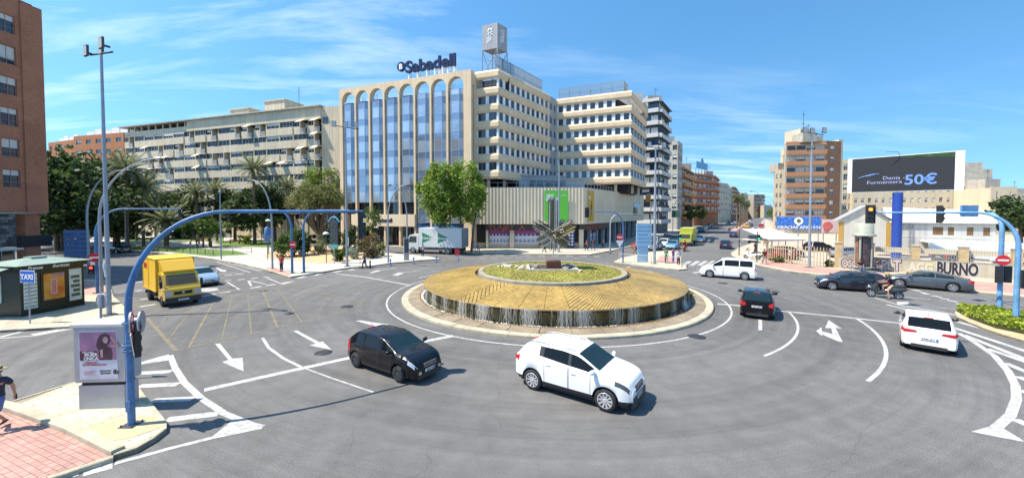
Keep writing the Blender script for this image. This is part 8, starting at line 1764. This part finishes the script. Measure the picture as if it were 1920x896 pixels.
def mk_pose(nm, P, shorts=False):
    P = {k: Vector(v) for k, v in P.items()}; ks = list(R_); foot = {}
    pts = [tuple(P[k]) for k in ks]; rad = [R_[k] for k in ks]; ed = [(ks.index(a), ks.index(b)) for a, b in EDG]
    n = len(pts); top = P['hed']+Vector((.0, 0, .07)); pts.append(tuple(top)); rad.append(.07); ed.append((ks.index('hed'), n))
    for k in ('al', 'ar'): pts.append(tuple(P[k]+Vector((.15, 0, -.055)))); rad.append(.032); ed.append((ks.index(k), len(pts)-1))
    for s in 'lr': d = (P['w'+s]-P['e'+s]).normalized(); pts.append(tuple(P['w'+s]+d*.08)); rad.append((.018, .04)); ed.append((ks.index('w'+s), len(pts)-1))
    skin_job((nm, 'body'), pts, ed, rad)
    def sub(keys, edges, extra, grow): 
        pts = [tuple(k[1]) if isinstance(k, tuple) else tuple(P[k]) for k in keys]; rad = [(k[2] if isinstance(k, tuple) else R_[k])+grow for k in keys]; skin_job((nm, extra), pts, edges, rad)
    mid = lambda a, b, t=.5: P[a].lerp(P[b], t)
    sub(['che', 'wai', 'pel', 'sl', 'sr', ('x', mid('sl', 'el', .8), .048), ('x', mid('sr', 'er', .8), .048), ('x', mid('che', 'nek', .7), .075), ('x', P['pel']-(P['wai']-P['pel'])*.55, .12), ('x', mid('che', 'sl', .5), .1), ('x', mid('che', 'sr', .5), .1)], [(0, 1), (1, 2), (0, 9), (9, 3), (0, 10), (10, 4), (3, 5), (4, 6), (0, 7), (2, 8)], 'shirt', .03)
    e = .45 if shorts else .96
    def leg(s):
        if shorts: return [('x', mid('h'+s, 'k'+s, .9), .075)]
        return ['k'+s, ('x', mid('k'+s, 'a'+s, .97), .05)]
    L_, Rr_ = leg('l'), leg('r'); keys = ['pel', 'hl', 'hr']+L_+Rr_+[('x', P['pel'].lerp(P['wai'], .5), .12)]
    ed = [(0, 1), (0, 2), (1, 3), (2, 3+len(L_)), (0, len(keys)-1)]+([(3, 4), (5, 6)] if not shorts else [])
    sub(keys, ed, 'trousers', .022)
mk_pose('stand', STAND); mk_pose('walk', WALK); mk_pose('sit', SIT); mk_pose('ride', RIDEF, True); mk_pose('push', PUSH); mk_pose('shortwalk', WALK, True)
dg = bpy.context.evaluated_depsgraph_get(); PM = {}
for key, o in todo:
    me = bpy.data.meshes.new_from_object(o.evaluated_get(dg)); me.name = key[1]
    for p in me.polygons: p.use_smooth = True
    PM[key] = me
for key, o in todo: bpy.data.objects.remove(o)
PP_ = dict(stand=STAND, walk=WALK, sit=SIT, ride=RIDEF, push=PUSH, shortwalk=WALK)
def finish_body(nm):                      # fingers, nose and ears joined to the body mesh
    me = PM[(nm, 'body')]; P = {k: Vector(v) for k, v in PP_[nm].items()}; q = MB()
    for s, sg_ in (('l', 1), ('r', -1)):
        w_ = P['w'+s]; d = (w_-P['e'+s]).normalized(); side = Vector((1, 0, 0)) if abs(d.x) < .8 else Vector((0, 0, 1)); side = (side-d*side.dot(d)).normalized(); nn = d.cross(side)
        for k, (o_, l) in enumerate(((-.03, .06), (-.01, .075), (.01, .072), (.03, .055))): b = w_+d*.075+side*o_; q.tube([b, b+d*l*.6, b+d*l+nn*sg_*-.02], [.011, .01, .007], 5)
        b = w_+d*.03+side*.035; q.tube([b, b+d*.03+side*.03, b+d*.06+side*.035], [.012, .011, .008], 5)
    h = P['hed']; q.tube([h+Vector((.085, 0, .02)), h+Vector((.115, 0, -.01)), h+Vector((.09, 0, -.02))], [.01, .016, .012], 5)
    for s in (-1, 1): q.tube([h+Vector((0, s*.085, .02)), h+Vector((-.01, s*.105, .0)), h+Vector((0, s*.088, -.03))], [.012, .014, .01], 5)
    bm = bmesh.new(); bm.from_mesh(me); m2 = q.mesh('x', m_skin); bm.from_mesh(m2)
    for f in bm.faces: f.smooth = True
    bm.to_mesh(me); bm.free(); me.materials.clear(); me.materials.append(m_skin)
    fe = MB()
    for s in (-1, 1): fe.lathe([(0, .0), (.012, .004), (0, .008)], 8, 0, (h.x+.088, h.y+s*.035, h.z+.035), 'x')
    fe.box(h.x+.085, h.x+.095, h.y-.022, h.y+.022, h.z-.05, h.z-.042); PM[(nm, 'face')] = fe.mesh('face_features', M('face_dark', (.12, .04, .03), .6))
    hr = MB(); hr.lathe([(.1, -.02), (.108, .03), (.1, .08), (.07, .125), (0, .14)], 14, 0, (h.x-.018, h.y, h.z)); PM[(nm, 'hair')] = hr.mesh('hair', m_hair)
    for s in 'lr':
        a = P['a'+s]; sh = MB(); sh.tube([a+Vector((-.07, 0, -.05)), a+Vector((0, 0, -.035)), a+Vector((.1, 0, -.055)), a+Vector((.19, 0, -.065))], [.03, .05, .045, .022], 8); PM[(nm, 'shoe'+s)] = sh.mesh('shoe', m_black)
for nm in PP_: finish_body(nm)
CL = {}
def cm(c, r=.8):
    k = 'cloth_%d_%d_%d' % tuple(int(x*100) for x in c); return M(k, c, r)
NAVY, BLK, WHT, RED, GRN, BLU, GRY, KHA, PUR, JEA = (.02, .025, .06), (.02, .02, .02), (.6, .6, .58), (.5, .03, .03), (.05, .25, .12), (.1, .2, .5), (.2, .2, .2), (.4, .3, .18), (.25, .12, .4), (.07, .11, .2)
def person(px, py, h, pose, shirt, trou, label, z=.13, H=1.7, hair=None, shoes=BLK, xy=None, group=None, shirt_r=0):
    p = Vector((xy[0], xy[1], z)) if xy else G(px, py, z); s_ = H/1.77; t = thing('person', p, label, 'person', group, h); 
    for nm, c in (('body', None), ('shirt', shirt), ('trousers', trou), ('face', None), ('hair', hair), ('shoel', shoes), ('shoer', shoes)):
        me = PM[(pose, nm)]; o = bpy.data.objects.new({'shoel': 'shoe', 'shoer': 'shoe', 'face': 'face_features', 'shirt': 'shirt', 'trousers': 'shorts' if pose in ('ride', 'shortwalk') else 'trousers'}.get(nm, nm), me); col.objects.link(o); o.parent = t; o.scale = (s_, s_, s_)
        if nm in ('body',): continue
        if c is not None:
            if not me.materials: me.materials.append(m_black)
            o.material_slots[0].link = 'OBJECT'; o.material_slots[0].material = cm(c)
    return t
# foreground man with straw hat
man = person(-2, 806, R(-75), 'shortwalk', NAVY, (.12, .15, .35), 'man in straw hat, navy T-shirt and blue shorts holding a phone at the left edge', .1, 1.74, shoes=(.1, .05, .03))
hp_ = Vector(WALK['hed']); q = MB(); q.lathe([(.0, .15), (.07, .145), (.105, .08), (.11, .045), (.2, .03), (.2, .02), (.1, .03)], 18, 0, (hp_.x-.01, 0, hp_.z+.01)); o = q.build('straw_hat', M('straw', (.6, .47, .25), .8), man, local=True)
q = MB(); q.lathe([(.108, .045), (.115, .05), (.108, .08)], 18, 0, (hp_.x-.01, 0, hp_.z+.01)); q.build('hat_band', m_black, man, local=True)
w_ = Vector(WALK['wl'])+Vector((-.01, .0, -.1)); q = MB(); q.box(-.03, .03, -.012, .012, -.075, .075); ph = q.build('phone', m_blackgl, loc=(0, 0, 0), label='black phone held in the left hand of the man with the straw hat', cat='phone')
mw = Matrix.Translation(man.location) @ Matrix.Rotation(man.rotation_euler.z, 4, 'Z') @ w_; ph.location = mw
person(528, 508.5, R(-100), 'stand', RED, BLK, 'pedestrian in a red top and black trousers on the plaza corner', H=1.68)
person(792.5, 480.5, R(120), 'stand', WHT, NAVY, 'person in a white shirt standing beside the parked lorry cab', H=1.72)
person(721, 458.5, R(-80), 'stand', (.5, .5, .48), BLK, 'grey-haired person in pale shirt under the bank entrance', H=1.65, hair=(.5, .5, .5)); person(746.5, 458.5, R(-60), 'stand', (.25, .05, .04), (.2, .05, .04), 'person in dark red standing under the bank entrance', H=1.65)
person(888, 472.5, R(-20), 'walk', (.55, .4, .42), WHT, 'person in pale pink by the rear of the parked lorry', H=1.6); person(896, 473.5, R(0), 'walk', PUR, GRY, 'person in violet top right of the pale pink one', H=1.65)
person(684, 503.5, R(160), 'push', (.12, .12, .13), NAVY, 'person in dark clothes pushing a kick scooter at the plaza kerb', z=0, H=1.7)
kp = G(680.5, 503.8); ks_ = thing('kick_scooter', (kp.x, kp.y, 0), 'black kick scooter pushed along the plaza kerb', 'kick scooter', None, R(160))
q = MB(); q.tube([(-.1, 0, .12), (.35, 0, .12)], .035, 6); q.build('deck', m_black, ks_, local=True); q = MB(); q.tube([(.4, 0, .12), (.35, 0, 1.05)], .02, 6); q.tube([(.35, -.22, 1.05), (.35, .22, 1.05)], .018, 6); q.build('handlebar', m_black, ks_, local=True)
for x in (-.2, .42): q = MB(); q.lathe([(.06, -.02), (.1, -.015), (.1, .015), (.06, .02)], 12, 0, (x, 0, .1), 'y'); q.build('wheel', m_tyre, ks_, local=True)
person(1249, 493, R(-90), 'stand', GRN, NAVY, 'person in a green T-shirt waiting on the crossing island', H=1.7); person(1262, 491, R(-60), 'stand', (.3, .1, .25), BLU, 'person in a purple and red top waiting in the middle of the three', H=1.65); person(1272, 496.5, R(-90), 'stand', (.45, .5, .58), NAVY, 'person in a pale blue shirt at the right end of the railing', H=1.75)
person(1190, 477, R(-60), 'walk', (.3, .16, .06), (.25, .15, .08), 'person in brown crossing behind the blue totem', z=0, H=1.6)
person(1433, 494.5, R(-100), 'walk', BLK, GRY, 'person in a black jacket walking on the right pavement behind the white van', H=1.7); person(1416, 477, R(-90), 'walk', (.05, .04, .06), BLK, 'person in dark clothes at the traffic light by the right kerb', H=1.7); person(1434, 461, R(70), 'walk', (.55, .5, .55), (.3, .1, .1), 'person in a white top walking up the right pavement of the avenue', H=1.7)
person(1481, 493.5, R(0), 'walk', WHT, BLK, 'person in a white shirt and black trousers in front of the paling fence', H=1.78)
person(1368.5, 438, R(0), 'walk', NAVY, BLK, 'pair-leading person crossing the avenue far away', z=0, H=1.75); person(1366, 438.3, R(0), 'walk', BLK, JEA, 'second of the two people crossing the avenue far away', z=0, H=1.7)
person(1365, 480, R(0), 'stand', BLK, BLK, 'person in black by the tip of the right pavement', H=1.7) if False else None
kx = Vector((kc2.x, kc2.y)); person(0, 0, R(-110), 'sit', BLK, JEA, 'person in a black hoodie sitting on the left of the column bench', xy=(kx.x-.82, kx.y-.55), z=.1, H=1.75); person(0, 0, R(-60), 'sit', NAVY, JEA, 'person in navy sitting on the right of the column bench', xy=(kx.x+.72, kx.y-.62), z=.1, H=1.75)
h1 = math.atan2(dS.y, dS.x)
rd = person(0, 0, h1, 'ride', (.02, .02, .03), KHA, 'scooter rider in black jacket and beige shorts with one foot on the road', xy=(cS.x, cS.y), z=0, H=1.75)
hp_ = Vector(RIDEF['hed']); q = MB(); q.lathe([(.0, .16), (.09, .135), (.135, .06), (.14, -.02), (.12, -.1)], 16, 0, (hp_.x, 0, hp_.z)); q.build('helmet', M('helmet_olive', (.15, .14, .03), .3), rd, local=True); q = MB(); q.box(hp_.x+.06, hp_.x+.135, -.09, .09, hp_.z-.04, hp_.z+.04); q.build('visor', m_tint, rd, local=True)
def driver(c, lx, ly, shirt, lab):
    v = Matrix.Rotation(c.rotation_euler.z, 4, 'Z') @ Vector((lx, ly, 0))+c.location; person(0, 0, c.rotation_euler.z, 'sit', shirt, BLK, lab, xy=(v.x, v.y), z=.1, H=1.66)
driver(suv, -.3, .36, (.08, .1, .14), 'driver in dark shirt behind the windscreen of the white SUV'); driver(wg, -.05, .34, (.45, .25, .2), 'driver with bare arm at the open window of the navy car'); driver(bh, -.1, .34, BLK, 'driver in black inside the foreground black hatchback')
rd2 = person(0, 0, avh+PI, 'ride', RED, BLK, 'rider in red on the small red scooter beside the green lorry', xy=(p2_.x, p2_.y), z=0, H=1.7); q = MB(); q.lathe([(.0, .16), (.09, .135), (.135, .06), (.14, -.02), (.12, -.1)], 16, 0, (hp_.x, 0, hp_.z)); q.build('helmet', m_cred, rd2, local=True)
for i, (px, py, a, c1_, c2_, lab) in enumerate([(1100, 470, 180, (.2, .05, .05), BLK, 'person in a dark red top near the shop corner in the shade'), (1112, 469, 0, BLK, JEA, 'person in black walking along the shaded shopfront'), (1131, 465, 180, (.3, .3, .32), NAVY, 'person in grey walking along the shaded shopfront'), (215, 462, 0, RED, BLK, 'person in red far behind the palms by the parked cars'), (393, 463, -90, BLK, BLK, 'person in black bending by the park path'), (675, 460, 0, (.3, .2, .3), BLU, 'person in mauve by the shrubs at the bank'), (688, 459, 0, WHT, BLK, 'person in white by the shrubs at the bank'), (1020, 473, 0, (.15, .1, .1), BLK, 'person in dark brown behind the star sculpture'), (1428, 452, 70, RED, BLK, 'person in red on the right avenue pavement'), (1431, 447, 70, WHT, BLU, 'person in white and blue farther up the right pavement')]):
    person(px, py, R(a), 'walk', c1_, c2_, lab, H=1.68)
# traffic light on the avenue crossing and small signs
pz_ = G(1419, 492, .13); q = MB(); q.tube([(0, 0, 0), (0, 0, 3.6)], .06, 8); q.build('signal_post', M('dark_green_pole', (.05, .1, .1), .4), local=True, loc=pz_, label='dark signal post at the right corner of the avenue crossing', cat='post')
signal((pz_.x+.1, pz_.y-.15, 3.4), R(-30), 'pedestrian signal lit green on the dark post of the avenue crossing', (1, m_siggrn), 2, False)
pz_ = G(1272, 489, .13); q = MB(); q.tube([(0, 0, 0), (0, 0, 3.2)], .05, 8); q.build('signal_post', m_galvd, local=True, loc=pz_, label='thin signal post beside the people on the crossing island', cat='post')
signal((pz_.x+.1, pz_.y-.12, 3.3), R(0), 'small signal lit green on the thin post of the crossing island', (1, m_siggrn), 2, False)
# shop awnings and shop signs along the avenue
fg = Fr(LP(1255), LP(1300)); q = fg.mb(); q.box(3, 11, -1.2, -.1, 4.4, 6.6); q.build('shop_sign', M('shop_green', (.01, .1, .05), .4), loc=(0, 0, 0), label='dark green shop sign on the avenue below the grey block', cat='shop sign')
q = Fr(LP(1277), LP(1300)).mb(); q.box(0, 14, -1.0, 0, 3.6, 4.4); q.build('awning_row', M('orange_awning', (.4, .16, .03), .7), loc=(0, 0, 0), label='long orange shop fascia under the orange brick block', cat='shop sign')
q = Fr(LP(1277), LP(1300)).mb(); q.box(18, 19.2, -2.4, -2.2, 4.0, 5.8); q.build('pharmacy_cross', M('neon_green', (.05, .6, .15), .5, emit=.6), loc=(0, 0, 0), label='bright green shop sign sticking out over the avenue pavement', cat='shop sign')
fl = AV(108, 0); q = MB(); pt0 = pS.p(30, -.8, 9.6); q.tube([pt0, pt0+Vector((2.4, -.4, .5))], .05, 6); o = q.build('flag_pole', m_white, loc=tuple(pt0), label='white pole sticking out from the end of the podium', cat='flagpole')
q = MB(); 
for k in range(6): q.add([(pt0.x+1.2+k*.2, pt0.y-.2+.06*(k % 2), 9.9), (pt0.x+1.4+k*.2, pt0.y-.2+.06*((k+1) % 2), 9.95), (pt0.x+1.35+k*.2, pt0.y-.2, 8.2+.3*(k % 2)), (pt0.x+1.15+k*.2, pt0.y-.2, 8.1+.3*((k+1) % 2))], [(0, 1, 2, 3)], 0)
q.build('flag', M('orange_flag', (.5, .2, .02), .8), loc=tuple(pt0), label='orange and yellow flag hanging above the end of the podium', cat='flag')
